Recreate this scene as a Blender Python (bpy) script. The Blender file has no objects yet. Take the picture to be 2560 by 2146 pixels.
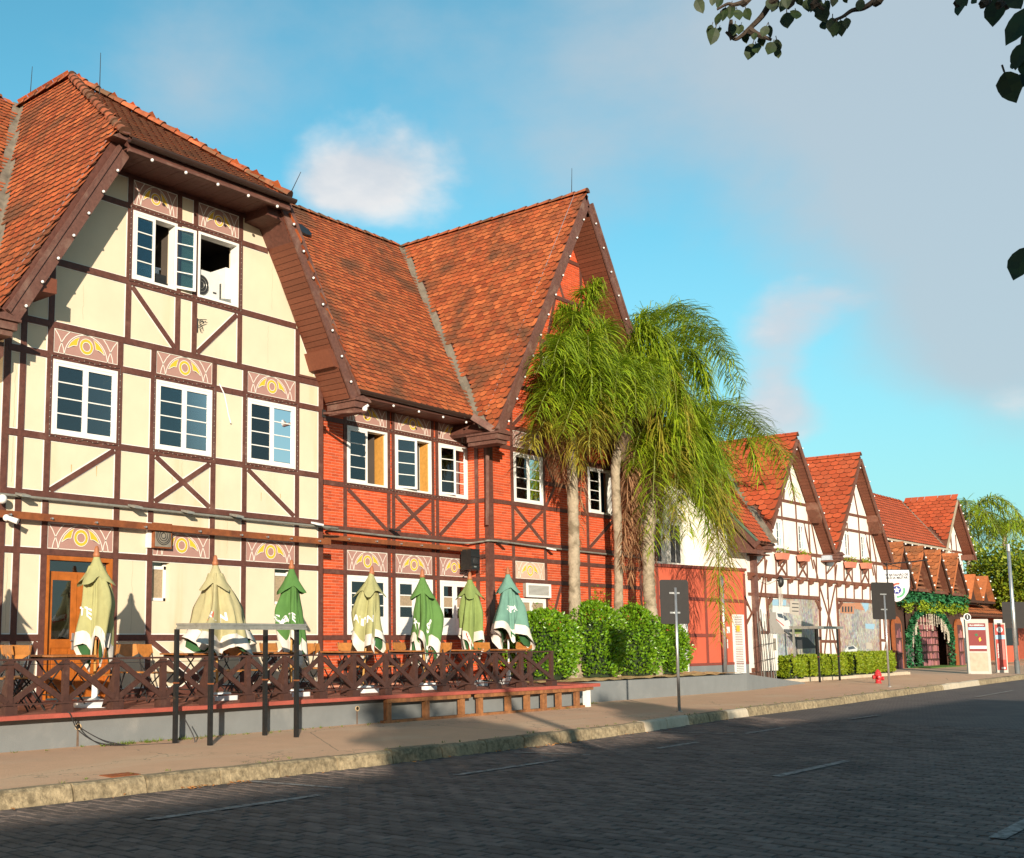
import bpy, math, random
from mathutils import Vector, Matrix
R = random.Random(11)
V = Vector
rad = math.radians
SC = bpy.context.scene
COL = SC.collection

# ------------------------------------------------------------------ camera, sky, sun, exposure
EYE = V((0, 0, 1.65))
FPX, CX, CY = 2891.616, 842.131, 1217.0        # focal length and principal point of the 2560x2146 photograph
PIT, YAW = 0.129591447, 0.811434594
_w = V((math.sin(YAW) * math.cos(PIT), math.cos(YAW) * math.cos(PIT), math.sin(PIT)))
_r = V((math.cos(YAW), -math.sin(YAW), 0))
_u = _r.cross(_w)
cam = bpy.data.cameras.new('camera')
camo = bpy.data.objects.new('camera', cam)
COL.objects.link(camo)
m3 = Matrix((_r, _u, -_w)).transposed()
camo.matrix_world = Matrix.Translation(EYE) @ m3.to_4x4()
cam.sensor_fit = 'HORIZONTAL'
cam.sensor_width = 36
cam.lens = FPX / 2560 * 36
cam.shift_x = (1280 - CX) / 2560
cam.shift_y = (CY - 1073) / 2560
cam.clip_start = 0.05
cam.clip_end = 6000
SC.camera = camo


def at(x, y, Y):
    """the point of the plane at depth Y that is seen at photo pixel (x, y)"""
    d = _r * ((x - CX) / FPX) - _u * ((y - CY) / FPX) + _w
    return EYE + d * ((Y - EYE.y) / d.y)


def direction(x, y):
    return (_r * ((x - CX) / FPX) - _u * ((y - CY) / FPX) + _w).normalized()


SUN_AZ, SUN_EL = rad(46.5), rad(11.2)           # the light travels towards +X +Y
SUN_DIR = V((math.sin(SUN_AZ) * math.cos(SUN_EL), math.cos(SUN_AZ) * math.cos(SUN_EL), -math.sin(SUN_EL)))
sl = bpy.data.lights.new('sun', 'SUN')
sl.energy = 4.6
sl.angle = rad(0.53)
sl.color = (1.0, 0.885, 0.73)
so = bpy.data.objects.new('sun', sl)
so.rotation_euler = SUN_DIR.to_track_quat('-Z', 'Y').to_euler()
so.location = (-20, -20, 20)
COL.objects.link(so)

SC.view_settings.view_transform = 'Standard'
SC.view_settings.look = 'None'
SC.view_settings.gamma = 1
SC.view_settings.exposure = 0.60
SC.view_settings.use_curve_mapping = False
SC.cycles.max_bounces = 4
SC.cycles.diffuse_bounces = 3
SC.cycles.glossy_bounces = 2
SC.cycles.transparent_max_bounces = 12

wd = bpy.data.worlds.new('World')
SC.world = wd
wd.use_nodes = True
wt = wd.node_tree
for n in list(wt.nodes):
    wt.nodes.remove(n)


class NT:
    """tiny node-graph helper"""
    def __init__(s, tree):
        s.t = tree

    def n(s, kind, **kw):
        nd = s.t.nodes.new(kind)
        for k, v in kw.items():
            setattr(nd, k, v)
        return nd

    def put(s, sock, val):
        if hasattr(val, 'is_output') or isinstance(val, bpy.types.NodeSocket):
            s.t.links.new(val, sock)
        elif val is not None:
            sock.default_value = val

    def math(s, op, a, b=None, c=None, clamp=False):
        nd = s.n('ShaderNodeMath', operation=op)
        nd.use_clamp = clamp
        s.put(nd.inputs[0], a)
        if b is not None:
            s.put(nd.inputs[1], b)
        if c is not None:
            s.put(nd.inputs[2], c)
        return nd.outputs[0]

    def vmath(s, op, a, b=None):
        nd = s.n('ShaderNodeVectorMath', operation=op)
        s.put(nd.inputs[0], a)
        if b is not None:
            s.put(nd.inputs[1], b)
        return nd.outputs['Value'] if op in ('DOT_PRODUCT', 'LENGTH', 'DISTANCE') else nd.outputs[0]

    def noise(s, vec, scale, detail=4, rough=0.55, dist=0.0):
        nd = s.n('ShaderNodeTexNoise')
        s.put(nd.inputs['Vector'], vec)
        nd.inputs['Scale'].default_value = scale
        nd.inputs['Detail'].default_value = detail
        nd.inputs['Roughness'].default_value = rough
        nd.inputs['Distortion'].default_value = dist
        return nd.outputs[0]

    def rng(s, v, a, b, c=0.0, d=1.0, smooth=True):
        nd = s.n('ShaderNodeMapRange')
        if smooth:
            nd.interpolation_type = 'SMOOTHSTEP'
        s.put(nd.inputs['Value'], v)
        for k, q in zip(('From Min', 'From Max', 'To Min', 'To Max'), (a, b, c, d)):
            nd.inputs[k].default_value = q
        return nd.outputs[0]

    def mix(s, f, a, b, blend='MIX'):
        nd = s.n('ShaderNodeMix', data_type='RGBA', blend_type=blend)
        s.put(nd.inputs[0], f)
        for i, q in ((6, a), (7, b)):
            s.put(nd.inputs[i], (q if not isinstance(q, tuple) or len(q) == 4 else q + (1,)))
        return nd.outputs[2]


g = NT(wt)
SKY_TINT, SKY_LOW, CLOUD_A, CLOUD_B = (.70, 1.46, 1.38), (2.5, 3.9, 4.5), (3.4, 3.95, 4.4), (6.0, 5.8, 5.7)
geo = g.n('ShaderNodeTexCoord')
dirv = geo.outputs['Generated']
sky = g.n('ShaderNodeTexSky', sky_type='NISHITA')
sky.sun_disc = False
sky.sun_elevation = SUN_EL
sky.sun_rotation = math.atan2(-SUN_DIR.x, -SUN_DIR.y)
sky.altitude = 10
sky.air_density = 1.0
sky.dust_density = 0.35
sky.ozone_density = 1.6
sunside = g.rng(g.vmath('DOT_PRODUCT', dirv, (-SUN_DIR.x, -SUN_DIR.y, 0.0)), -0.35, 0.75)      # paler and warmer towards the low sun
skyc = g.mix(1.0, sky.outputs[0], g.mix(sunside, SKY_TINT, (1.02, 1.12, 1.05)), 'MULTIPLY')
# thin evening cloud: soft noise, thicker where the photograph's banks hang
nz = g.noise(g.vmath('MULTIPLY', dirv, (1.0, 1.0, 1.7)), 5.0, 6, 0.56, 0.15)
def spots(rows):
    acc = None
    for px, py, rx, ry, am in rows:
        d = direction(px, py)
        e1 = V((d.y, -d.x, 0)).normalized()
        e2 = e1.cross(d)
        mp = g.n('ShaderNodeMapping', vector_type='TEXTURE')
        g.put(mp.inputs[0], dirv)
        mp.inputs[1].default_value = tuple(d)
        mp.inputs[2].default_value = tuple(Matrix((e1, e2, d)).transposed().to_euler())
        mp.inputs[3].default_value = (rx, ry, .6)
        q = g.rng(g.vmath('LENGTH', mp.outputs[0]), 0.0, 1.75, am, 0.0)
        acc = q if acc is None else g.math('ADD', acc, q)
    return acc


puffs = spots([(970, 420, .075, .036, .50), (800, 470, .055, .022, .28), (1935, 930, .045, .060, .55), (2120, 745, .060, .028, .42), (2180, 1050, .20, .022, .20)])
bank = spots([(2620, 170, .20, .155, .85), (2230, 260, .12, .10, .36), (1560, 130, .13, .075, .36), (1400, 330, .06, .06, .18), (2520, 680, .085, .085, .34), (2330, 900, .08, .03, .22), (470, 240, .07, .07, .34), (880, 90, .08, .04, .2), (1130, 330, .05, .04, .2)])
cl = g.rng(g.math('ADD', g.math('MULTIPLY', nz, 0.95), puffs), 0.68, 1.0, 0.0, 0.92)
bk = g.rng(g.math('ADD', bank, g.math('MULTIPLY_ADD', nz, 0.9, -0.47)), 0.04, 0.72, 0.0, 0.85)
hz = g.n('ShaderNodeSeparateXYZ')
g.put(hz.inputs[0], dirv)
low = g.rng(hz.outputs[2], -0.02, 0.42, 1.0, 0.0)
skyh = g.mix(g.math('MULTIPLY', low, 0.75), skyc, g.mix(sunside, SKY_LOW, (5.6, 5.2, 4.7)))
cloudc = g.mix(g.rng(nz, 0.36, 0.60), (4.2, 4.5, 4.9), CLOUD_B)
skyh = g.mix(bk, skyh, CLOUD_A)
bg = g.n('ShaderNodeBackground')
g.put(bg.inputs[0], g.mix(cl, skyh, cloudc))
bg.inputs[1].default_value = 0.10
wd.cycles.sampling_method = 'NONE'
ow = g.n('ShaderNodeOutputWorld')
wt.links.new(bg.outputs[0], ow.inputs[0])

# ------------------------------------------------------------------ materials
MATS = {}


def mat(name, col, rough=0.75, var=0.16, scale=6.0, stain=None, amt=0.0, sscale=1.2, lo=.50, hi=.72, bump=0.0, bscale=40.0,
        rand=0.0, col2=None, metal=0.0, spec=0.4, streak=False, trans=0.0):
    """procedural surface: base colour, grain, stains of their own shape, per-piece variation, fine relief"""
    if name in MATS:
        return MATS[name]
    m = bpy.data.materials.new(name)
    m.use_nodes = True
    t = NT(m.node_tree)
    b = m.node_tree.nodes['Principled BSDF']
    ge = t.n('ShaderNodeNewGeometry')
    pos = ge.outputs['Position']
    c = tuple(col) + (1,)
    out = c
    if rand or col2:
        oi = t.n('ShaderNodeObjectInfo')
        rr = t.math('FRACT', t.math('ADD', oi.outputs['Random'], t.math('MULTIPLY', ge.outputs['Random Per Island'], 7.31)))
        if col2:
            out = t.mix(rr, out, tuple(col2) + (1,))
        if rand:
            r2 = t.math('FRACT', t.math('MULTIPLY', rr, 13.7))
            out = t.mix(1.0, out, t.rng(r2, 0, 1, 1 - rand, 1 + rand, False), 'MULTIPLY')
    if var:
        nv = t.noise(pos, scale, 5, 0.6)
        out = t.mix(1.0, out, t.rng(nv, 0.25, 0.75, 1 - var, 1 + var, False), 'MULTIPLY')
    if stain:
        vec = pos
        if streak:
            vec = t.vmath('MULTIPLY', pos, (1, 1, 0.12))
        sn = t.noise(vec, sscale, 7, 0.62, 0.3)
        out = t.mix(t.rng(sn, lo, hi, 0, amt), out, tuple(stain) + (1,))
    t.put(b.inputs['Base Color'], out)
    b.inputs['Roughness'].default_value = rough
    b.inputs['Metallic'].default_value = metal
    b.inputs['Specular IOR Level'].default_value = spec
    if bump:
        bn = t.n('ShaderNodeBump')
        bn.inputs['Strength'].default_value = bump
        bn.inputs['Distance'].default_value = 0.02
        t.put(bn.inputs['Height'], t.noise(pos, bscale, 5, 0.65))
        t.put(b.inputs['Normal'], bn.outputs[0])
    if trans:
        tl = t.n('ShaderNodeBsdfTranslucent')
        t.put(tl.inputs[0], out)
        mx = t.n('ShaderNodeMixShader')
        mx.inputs[0].default_value = trans
        m.node_tree.links.new(b.outputs[0], mx.inputs[1])
        m.node_tree.links.new(tl.outputs[0], mx.inputs[2])
        m.node_tree.links.new(mx.outputs[0], m.node_tree.nodes['Material Output'].inputs[0])
    MATS[name] = m
    return m


CREAM = mat('cream_plaster', (.700, .585, .415), .9, .07, 1.3, (.56, .43, .22), .55, 1.5, .54, .80, .15, 70, streak=True)
CREAMW = mat('white_lining', (.80, .78, .72), .8, .06, 9)
TIMBER = mat('brown_timber', (.112, .041, .028), .62, .30, 14, (.215, .105, .075), .6, 2.6, .52, .75, .25, 60)
TIMBERW = mat('weathered_brown_timber', (.130, .056, .040), .7, .32, 18, (.25, .155, .115), .55, 3.0, .48, .72, .3, 60)
SOFFIT = mat('reddish_brown_boards', (.150, .046, .023), .6, .16, 20, None, 0, rand=.12, bump=.15)
WHITE = mat('white_paint', (.80, .78, .72), .5, .05, 8, (.50, .46, .38), .30, 3.2, .56, .82)
PLASW = mat('white_plaster', (.80, .76, .68), .9, .05, 2, (.56, .48, .36), .32, .9, .55, .8, .1, 70)
BRICK = mat('orange_red_brick', (.54, .066, .014), .78, .12, 3, (.36, .055, .018), .65, .7, .48, .78, .3, 80, rand=.20, col2=(.62, .095, .026))
MORTAR = mat('pale_mortar', (.60, .28, .18), .95, .12, 12)
TILE = mat('terracotta_tile', (.37, .072, .019), .85, .22, 9, (.095, .052, .026), .85, .8, .46, .70, .35, 60, rand=.30, col2=(.46, .120, .034))
TILE2 = mat('bright_terracotta_tile', (.46, .075, .022), .85, .14, 9, (.20, .085, .045), .6, 1.1, .56, .8, .3, 60, rand=.16, col2=(.52, .10, .034))
TILE3 = mat('orange_tile', (.46, .140, .045), .85, .2, 7, (.16, .085, .04), .8, 1.0, .47, .72, .3, 60, rand=.22)
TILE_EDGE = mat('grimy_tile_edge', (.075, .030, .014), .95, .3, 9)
RIDGE = mat('ridge_tile', (.40, .105, .040), .85, .25, 12, (.11, .075, .04), .85, 1.6, .42, .62, .35, 50, rand=.3)
FLASH = mat('dull_metal_flashing', (.30, .245, .18), .6, .25, 6, (.10, .08, .06), .6, 2, .45, .7, .15, metal=.3)
GUTTER = mat('dark_brown_gutter', (.045, .024, .018), .42, .15, 10)
PINK = mat('dusty_pink_paint', (.40, .222, .182), .85, .06, 3, (.34, .20, .17), .4, 2, .55, .8)
PINKP = mat('pale_peach_paint', (.58, .40, .29), .85, .06, 3)
YELL = mat('golden_yellow_paint', (.76, .45, .035), .7, .05, 4)
LINE = mat('ivory_line_paint', (.78, .72, .62), .8, .05, 6)
DOORW = mat('varnished_orange_wood', (.42, .115, .016), .35, .25, 9, (.20, .045, .008), .6, 3, .48, .75, .08, 30, streak=True)
REVEAL = mat('honey_wood', (.55, .27, .06), .5, .2, 12, streak=True, stain=(.35, .15, .03), amt=.4)
RUST = mat('rusty_steel', (.24, .072, .022), .6, .3, 10, (.11, .032, .015), .7, 2.2, .45, .7, .2)
CONDUIT = mat('grey_conduit', (.22, .215, .18), .5, .2, 12, (.09, .08, .07), .6, 5)
BLACKM = mat('black_metal', (.016, .015, .014), .45, .3, 20, (.10, .055, .02), .5, 7, .58, .74)
DARKIRON = mat('dark_iron', (.028, .026, .025), .5, .25, 15)
GREYM = mat('aluminium_trim', (.34, .33, .29), .38, .2, 12, (.16, .14, .11), .5, 5, metal=.4)
GALV = mat('galvanised_steel', (.55, .54, .52), .32, .12, 15, (.32, .31, .30), .5, 6, metal=.75)
SIGNB = mat('sign_back', (.022, .018, .015), .55, .15, 6)
BULB = mat('white_bulb', (.82, .80, .76), .25, .02, 5)
PLASTIC = mat('white_plastic', (.78, .77, .74), .4, .04, 6)
ACGREY = mat('aircon_casing', (.66, .65, .60), .5, .06, 6)
STEELG = mat('grille_grey', (.24, .21, .165), .6, .2, 8)
DECKE = mat('red_painted_concrete', (.40, .088, .058), .8, .16, 4, (.22, .08, .06), .5, 2.2, .5, .75, .3, 50)
DECKT = mat('worn_red_floor', (.36, .120, .070), .85, .2, 5, (.20, .09, .06), .5, 2)
GWALL = mat('blue_grey_wall_paint', (.200, .210, .205), .85, .08, 2.5, (.34, .33, .30), .5, 1.3, .55, .78, .25, 55)
SALMON = mat('salmon_plaster', (.62, .120, .060), .85, .06, 1.6, (.48, .10, .052), .4, 1.0, .5, .75, .2, 50)
SALMT = mat('dark_salmon_trim', (.22, .052, .034), .8, .12, 4)
RAILW = mat('railing_brown_wood', (.066, .028, .020), .55, .25, 14, (.14, .07, .05), .5, 6, .54, .75, .15, 50)
RAWWOOD = mat('raw_brown_wood', (.30, .125, .045), .75, .35, 12, (.10, .04, .02), .7, 5, .45, .68, .3, 40, streak=True)
CHAIRW = mat('chair_wood', (.42, .165, .040), .42, .25, 16, rand=.18)
TABLEW = mat('table_wood', (.32, .118, .035), .45, .3, 16, rand=.15)
POLEW = mat('umbrella_pole_wood', (.55, .30, .09), .45, .2, 14)
FINIAL = mat('finial_wood', (.36, .13, .055), .5, .2, 10)
LEAFP = mat('palm_leaf', (.210, .340, .016), .42, .15, 6, rand=.36, col2=(.340, .400, .020), spec=.5, trans=.34)
LEAFP2 = mat('yellowed_palm_leaf', (.28, .28, .025), .55, .15, 6, rand=.3, col2=(.38, .29, .04), trans=.30)
DEADP = mat('dead_palm_leaf', (.40, .215, .105), .85, .2, 8, rand=.3, col2=(.28, .14, .07), trans=.2)
RACHIS = mat('palm_midrib', (.24, .27, .07), .6, .2, 8)
PALMT = mat('palm_trunk_bark', (.36, .29, .20), .9, .30, 9, (.13, .10, .06), .8, 4.5, .44, .66, .7, 24)
BOOTS = mat('palm_leaf_bases', (.13, .085, .05), .9, .4, 9, bump=.5)
SHRUB = mat('glossy_shrub_leaf', (.085, .225, .010), .34, .15, 4, rand=.35, col2=(.20, .34, .014), spec=.55, trans=.22)
HEDGE = mat('hedge_leaf', (.150, .235, .010), .5, .15, 4, rand=.35, col2=(.27, .31, .014), trans=.2)
TREEL = mat('street_tree_leaf', (.10, .18, .012), .5, .15, 4, rand=.35, col2=(.30, .33, .016), trans=.3)
NEARL = mat('broad_leaf', (.016, .034, .007), .6, .2, 12, rand=.3, col2=(.030, .044, .008), trans=.15)  # leaf colour darkened to stand in for the shade over the twigs
BARK = mat('grey_brown_bark', (.060, .042, .028), .9, .3, 10, bump=.5)
GARL = mat('garland_green', (.020, .120, .050), .6, .2, 6, rand=.4, col2=(.035, .17, .05))
GARL2 = mat('garland_yellow_green', (.16, .27, .015), .6, .2, 6, rand=.4, col2=(.30, .36, .02))
GRASSM = mat('weed_grass', (.12, .17, .02), .8, .2, 8, rand=.3)
SAND = mat('dry_leaf_mulch', (.62, .40, .17), .95, .35, 14, (.26, .15, .06), .6, 6, bump=.6, bscale=30)
HYD = mat('hydrant_red', (.50, .032, .034), .4, .1, 8)
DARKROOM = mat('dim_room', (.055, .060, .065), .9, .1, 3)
CURTAIN = mat('pale_curtain', (.46, .58, .52), .9, .2, 10)
CONC = mat('old_kerb_concrete', (.36, .275, .160), .95, .40, 16, (.075, .055, .028), .75, 11.0, .36, .78, .9, 30, rand=.14)
CONCN = mat('new_kerb_concrete', (.56, .47, .34), .9, .14, 8, (.38, .30, .2), .5, 3, .5, .7, .3, 40, rand=.06)
PAVER = mat('road_paver', (.150, .112, .093), .82, .32, 5, (.060, .050, .044), .75, .55, .50, .70, .6, 60, rand=.26)
JOINT = mat('paver_joint', (.018, .015, .012), .95, .2, 12)


def glass(name, tint, refl):
    m = bpy.data.materials.new(name)
    m.use_nodes = True
    t = NT(m.node_tree)
    m.node_tree.nodes.remove(m.node_tree.nodes['Principled BSDF'])
    tr = t.n('ShaderNodeBsdfTransparent')
    tr.inputs[0].default_value = tint + (1,)
    gl = t.n('ShaderNodeBsdfGlossy')
    gl.inputs['Color'].default_value = (.95, .97, 1, 1)
    gl.inputs['Roughness'].default_value = 0.03
    fr = t.n('ShaderNodeFresnel')
    fr.inputs[0].default_value = 1.5
    mx = t.n('ShaderNodeMixShader')
    t.put(mx.inputs[0], t.math('MULTIPLY_ADD', fr.outputs[0], 1.0, refl, clamp=True))
    m.node_tree.links.new(tr.outputs[0], mx.inputs[1])
    m.node_tree.links.new(gl.outputs[0], mx.inputs[2])
    m.node_tree.links.new(mx.outputs[0], m.node_tree.nodes['Material Output'].inputs[0])
    return m


GLASS = glass('window_glass', (.40, .56, .60), 0.05)
FROST = mat('frosted_glass', (.36, .27, .17), .35, .25, 30)


# ------------------------------------------------------------------ geometry helpers
class MB:
    def __init__(s):
        s.v = []
        s.f = []

    def face(s, pts):
        n = len(s.v)
        s.v += [V(p) for p in pts]
        s.f.append(tuple(range(n, n + len(pts))))
        return s

    def hexa(s, p):
        """eight corners: bottom ring then top ring"""
        n = len(s.v)
        s.v += [V(q) for q in p]
        for f in ((3, 2, 1, 0), (4, 5, 6, 7), (0, 1, 5, 4), (1, 2, 6, 5), (2, 3, 7, 6), (3, 0, 4, 7)):
            s.f.append(tuple(n + i for i in f))
        return s

    def box(s, a, b):
        x0, y0, z0 = a
        x1, y1, z1 = b
        return s.hexa([(x0, y0, z0), (x1, y0, z0), (x1, y1, z0), (x0, y1, z0), (x0, y0, z1), (x1, y0, z1), (x1, y1, z1), (x0, y1, z1)])

    def bar(s, p, q, w, d, n=(0, -1, 0)):
        """beam from p to q, w wide across, d deep, its outer face on the line's +n side"""
        p, q, n = V(p), V(q), V(n).normalized()
        t = (q - p).normalized()
        sd = t.cross(n).normalized() * (w / 2)
        k = n * d
        return s.hexa([p - sd, p + sd, q + sd, q - sd, p - sd + k, p + sd + k, q + sd + k, q - sd + k])

    def tube(s, pts, r, n=8, cap=True):
        pts = [V(p) for p in pts]
        m = len(pts)
        rs = r if isinstance(r, (list, tuple)) else [r] * m
        b = len(s.v)
        ref = V((0, 0, 1))
        t0 = (pts[1] - pts[0]).normalized()
        if abs(t0.dot(ref)) > .9:
            ref = V((1, 0, 0))
        for i in range(m):
            t = (pts[min(i + 1, m - 1)] - pts[max(i - 1, 0)]).normalized()
            a = ref - t * ref.dot(t)
            if a.length < 1e-5:
                a = V((0, 1, 0)) - t * t.y
            a.normalize()
            ref = a
            c = t.cross(a)
            for k in range(n):
                an = 2 * math.pi * k / n
                s.v.append(pts[i] + (a * math.cos(an) + c * math.sin(an)) * rs[i])
        for i in range(m - 1):
            for k in range(n):
                k2 = (k + 1) % n
                s.f.append((b + i * n + k, b + i * n + k2, b + (i + 1) * n + k2, b + (i + 1) * n + k))
        if cap:
            s.f.append(tuple(b + k for k in reversed(range(n))))
            s.f.append(tuple(b + (m - 1) * n + k for k in range(n)))
        return s

    def lathe(s, prof, c, n=14):
        b = len(s.v)
        c = V(c)
        for r, z in prof:
            for k in range(n):
                a = 2 * math.pi * k / n
                s.v.append(c + V((r * math.cos(a), r * math.sin(a), z)))
        for i in range(len(prof) - 1):
            for k in range(n):
                k2 = (k + 1) % n
                s.f.append((b + i * n + k, b + i * n + k2, b + (i + 1) * n + k2, b + (i + 1) * n + k))
        s.f.append(tuple(b + k for k in reversed(range(n))))
        s.f.append(tuple(b + (len(prof) - 1) * n + k for k in range(n)))
        return s

    def slab(s, poly, k):
        """polygon pushed along k"""
        k = V(k)
        p = [V(q) for q in poly]
        m = len(p)
        n = len(s.v)
        s.v += p + [q + k for q in p]
        s.f.append(tuple(n + i for i in range(m)))
        s.f.append(tuple(n + m + i for i in reversed(range(m))))
        for i in range(m):
            j = (i + 1) % m
            s.f.append((n + i, n + m + i, n + m + j, n + j))
        return s

    def ball(s, c, r, seg=10, rings=6, sq=(1, 1, 1)):
        prof = [(max(1e-4, math.sin(math.pi * i / rings)) * r, -math.cos(math.pi * i / rings) * r) for i in range(rings + 1)]
        b = len(s.v)
        s.lathe(prof, (0, 0, 0), seg)
        for i in range(b, len(s.v)):
            q = s.v[i]
            s.v[i] = V((q.x * sq[0], q.y * sq[1], q.z * sq[2])) + V(c)
        return s

    def ribbon(s, pts, w, n):
        """flat painted line of width w lying on a plane of normal n"""
        pts = [V(p) for p in pts]
        n = V(n)
        L, Q = [], []
        for i, p in enumerate(pts):
            t = (pts[min(i + 1, len(pts) - 1)] - pts[max(i - 1, 0)]).normalized()
            sd = t.cross(n).normalized() * (w / 2)
            L.append(p - sd)
            Q.append(p + sd)
        b = len(s.v)
        s.v += L + Q
        m = len(pts)
        for i in range(m - 1):
            s.f.append((b + i, b + i + 1, b + m + i + 1, b + m + i))
        return s

    def extend(s, o, M=None):
        b = len(s.v)
        s.v += [M @ q for q in o.v] if M else list(o.v)
        s.f += [tuple(b + i for i in f) for f in o.f]
        return s

    def mesh(s, name, off, material, smooth):
        me = bpy.data.meshes.new(name)
        me.from_pydata([tuple(q - off) for q in s.v], [], s.f)
        if material:
            me.materials.append(material)
        if smooth:
            me.shade_smooth()
        me.update()
        return me


ORG = {}


def thing(name, label, cat, loc=(0, 0, 0), group=None, kind=None):
    o = bpy.data.objects.new(name, None)
    o.location = loc
    o.empty_display_size = .2
    COL.objects.link(o)
    ORG[o.name] = V(loc)
    if label:
        o['label'] = label
    if cat:
        o['category'] = cat
    if group:
        o['group'] = group
    if kind:
        o['kind'] = kind
    return o


def part(name, mb, material, parent, smooth=False, label=None, kind=None):
    off = ORG[parent.name]
    o = bpy.data.objects.new(name, mb.mesh(name, off, material, smooth))
    COL.objects.link(o)
    o.parent = parent
    ORG[o.name] = off
    if label:
        o['label'] = label
    if kind:
        o['kind'] = kind
    return o


def solo(name, mb, material, label, cat, group=None, smooth=False, kind=None):
    lo = [min(q[i] for q in mb.v) for i in range(3)]
    hi = [max(q[i] for q in mb.v) for i in range(3)]
    off = V(((lo[0] + hi[0]) / 2, (lo[1] + hi[1]) / 2, lo[2]))
    o = bpy.data.objects.new(name, mb.mesh(name, off, material, smooth))
    o.location = off
    COL.objects.link(o)
    ORG[o.name] = off
    for k, v in (('label', label), ('category', cat), ('group', group), ('kind', kind)):
        if v:
            o[k] = v
    return o


def struct(name, mb, material, smooth=False):
    return solo(name, mb, material, None, None, kind='structure', smooth=smooth)


def inst(name, me, M, parent):
    o = bpy.data.objects.new(name, me)
    COL.objects.link(o)
    o.parent = parent
    o.matrix_local = Matrix.Translation(-ORG[parent.name]) @ M
    return o


def clone(root, loc, rz=0.0, label=None, scale=None, group=None):
    def cp(o, par):
        c = o.copy()
        COL.objects.link(c)
        c.parent = par
        for ch in list(o.children):
            cp(ch, c)
        return c
    r = cp(root, None)
    r.location = loc
    r.rotation_euler = (0, 0, rz)
    if scale:
        r.scale = scale
    if label:
        r['label'] = label
    if group:
        r['group'] = group
    return r


def frame_mat(o, u, v, n):
    M = Matrix((u, v, n)).transposed().to_4x4()
    M.translation = o
    return M


def many(name, base, mats, material, parent, limit=300, edge=None):
    """pieces sharing one mesh: the nearest ones as objects, the others joined into one part"""
    mats = sorted(mats, key=lambda M: (M.translation - EYE).length)
    me = base.mesh(name, V((0, 0, 0)), material, False)

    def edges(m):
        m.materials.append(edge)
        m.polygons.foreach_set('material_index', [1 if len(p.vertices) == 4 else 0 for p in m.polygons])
    if edge:
        edges(me)
    for M in mats[:limit]:
        inst(name, me, M, parent)
    if len(mats) > limit:
        mb = MB()
        for M in mats[limit:]:
            mb.extend(base, M)
        o = part(name + '_field', mb, material, parent, kind='stuff')
        if edge:
            edges(o.data)


YF, YR = 16.3, 16.9          # main facade plane, recessed facade plane
# ------------------------------------------------------------------ ground, road, kerb, pavement
KP = [(-80, 10.6), (6, 10.32), (14.6, 10.24), (18.5, 10.40), (23, 10.82), (29.6, 11.05), (36, 11.50), (41, 11.73), (53, 12.35), (70, 13.2), (140, 17)]


def kerb_y(x):
    for (a, ya), (b, yb) in zip(KP, KP[1:]):
        if a <= x <= b:
            t = (x - a) / (b - a)
            return ya + (yb - ya) * t
    return 12.0


gm = mat('bare_ground', (.16, .12, .08), .95, .3, 2)
struct('ground', MB().face([(-900, -900, -.09), (1200, -900, -.09), (1200, 1200, -.09), (-900, 1200, -.09)]), gm)

rm = bpy.data.materials.new('far_road_pavers')
rm.use_nodes = True
t = NT(rm.node_tree)
ge = t.n('ShaderNodeNewGeometry')
sx = t.n('ShaderNodeSeparateXYZ')
t.put(sx.inputs[0], ge.outputs['Position'])
cb = t.n('ShaderNodeCombineXYZ')
t.put(cb.inputs[0], sx.outputs[1])
t.put(cb.inputs[1], sx.outputs[0])
bt = t.n('ShaderNodeTexBrick')
t.put(bt.inputs['Vector'], cb.outputs[0])
bt.inputs['Color1'].default_value = (.150, .114, .096, 1)
bt.inputs['Color2'].default_value = (.118, .090, .076, 1)
bt.inputs['Mortar'].default_value = (.026, .022, .018, 1)
bt.inputs['Scale'].default_value = 1
bt.inputs['Mortar Size'].default_value = .010
bt.inputs['Brick Width'].default_value = .25
bt.inputs['Row Height'].default_value = .135
pn = t.noise(ge.outputs['Position'], 1.2, 6, .65)
cc = t.mix(t.rng(t.noise(ge.outputs['Position'], .55, 6, .6), .48, .72, 0, .6), t.mix(t.rng(pn, .42, .72, 0, .4), bt.outputs[0], (.20, .155, .128, 1)), (.075, .06, .052, 1))
pb = rm.node_tree.nodes['Principled BSDF']
t.put(pb.inputs['Base Color'], cc)
pb.inputs['Roughness'].default_value = .85
bn = t.n('ShaderNodeBump')
bn.inputs['Strength'].default_value = .5
bn.inputs['Distance'].default_value = .02
t.put(bn.inputs['Height'], t.math('ADD', t.math('MULTIPLY', bt.outputs[1], -1), t.noise(ge.outputs['Position'], 40, 4)))
t.put(pb.inputs['Normal'], bn.outputs[0])
mb = MB()
xs = [-80, -20, -5, 6, 10, 14.6, 18.5, 23, 29.6, 36, 41, 53, 70, 140]
for a, b in zip(xs, xs[1:]):
    mb.face([(a, -3.2, -.012), (b, -3.2, -.012), (b, kerb_y(b), -.012), (a, kerb_y(a), -.012)])
road = struct('road', mb, rm)

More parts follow.
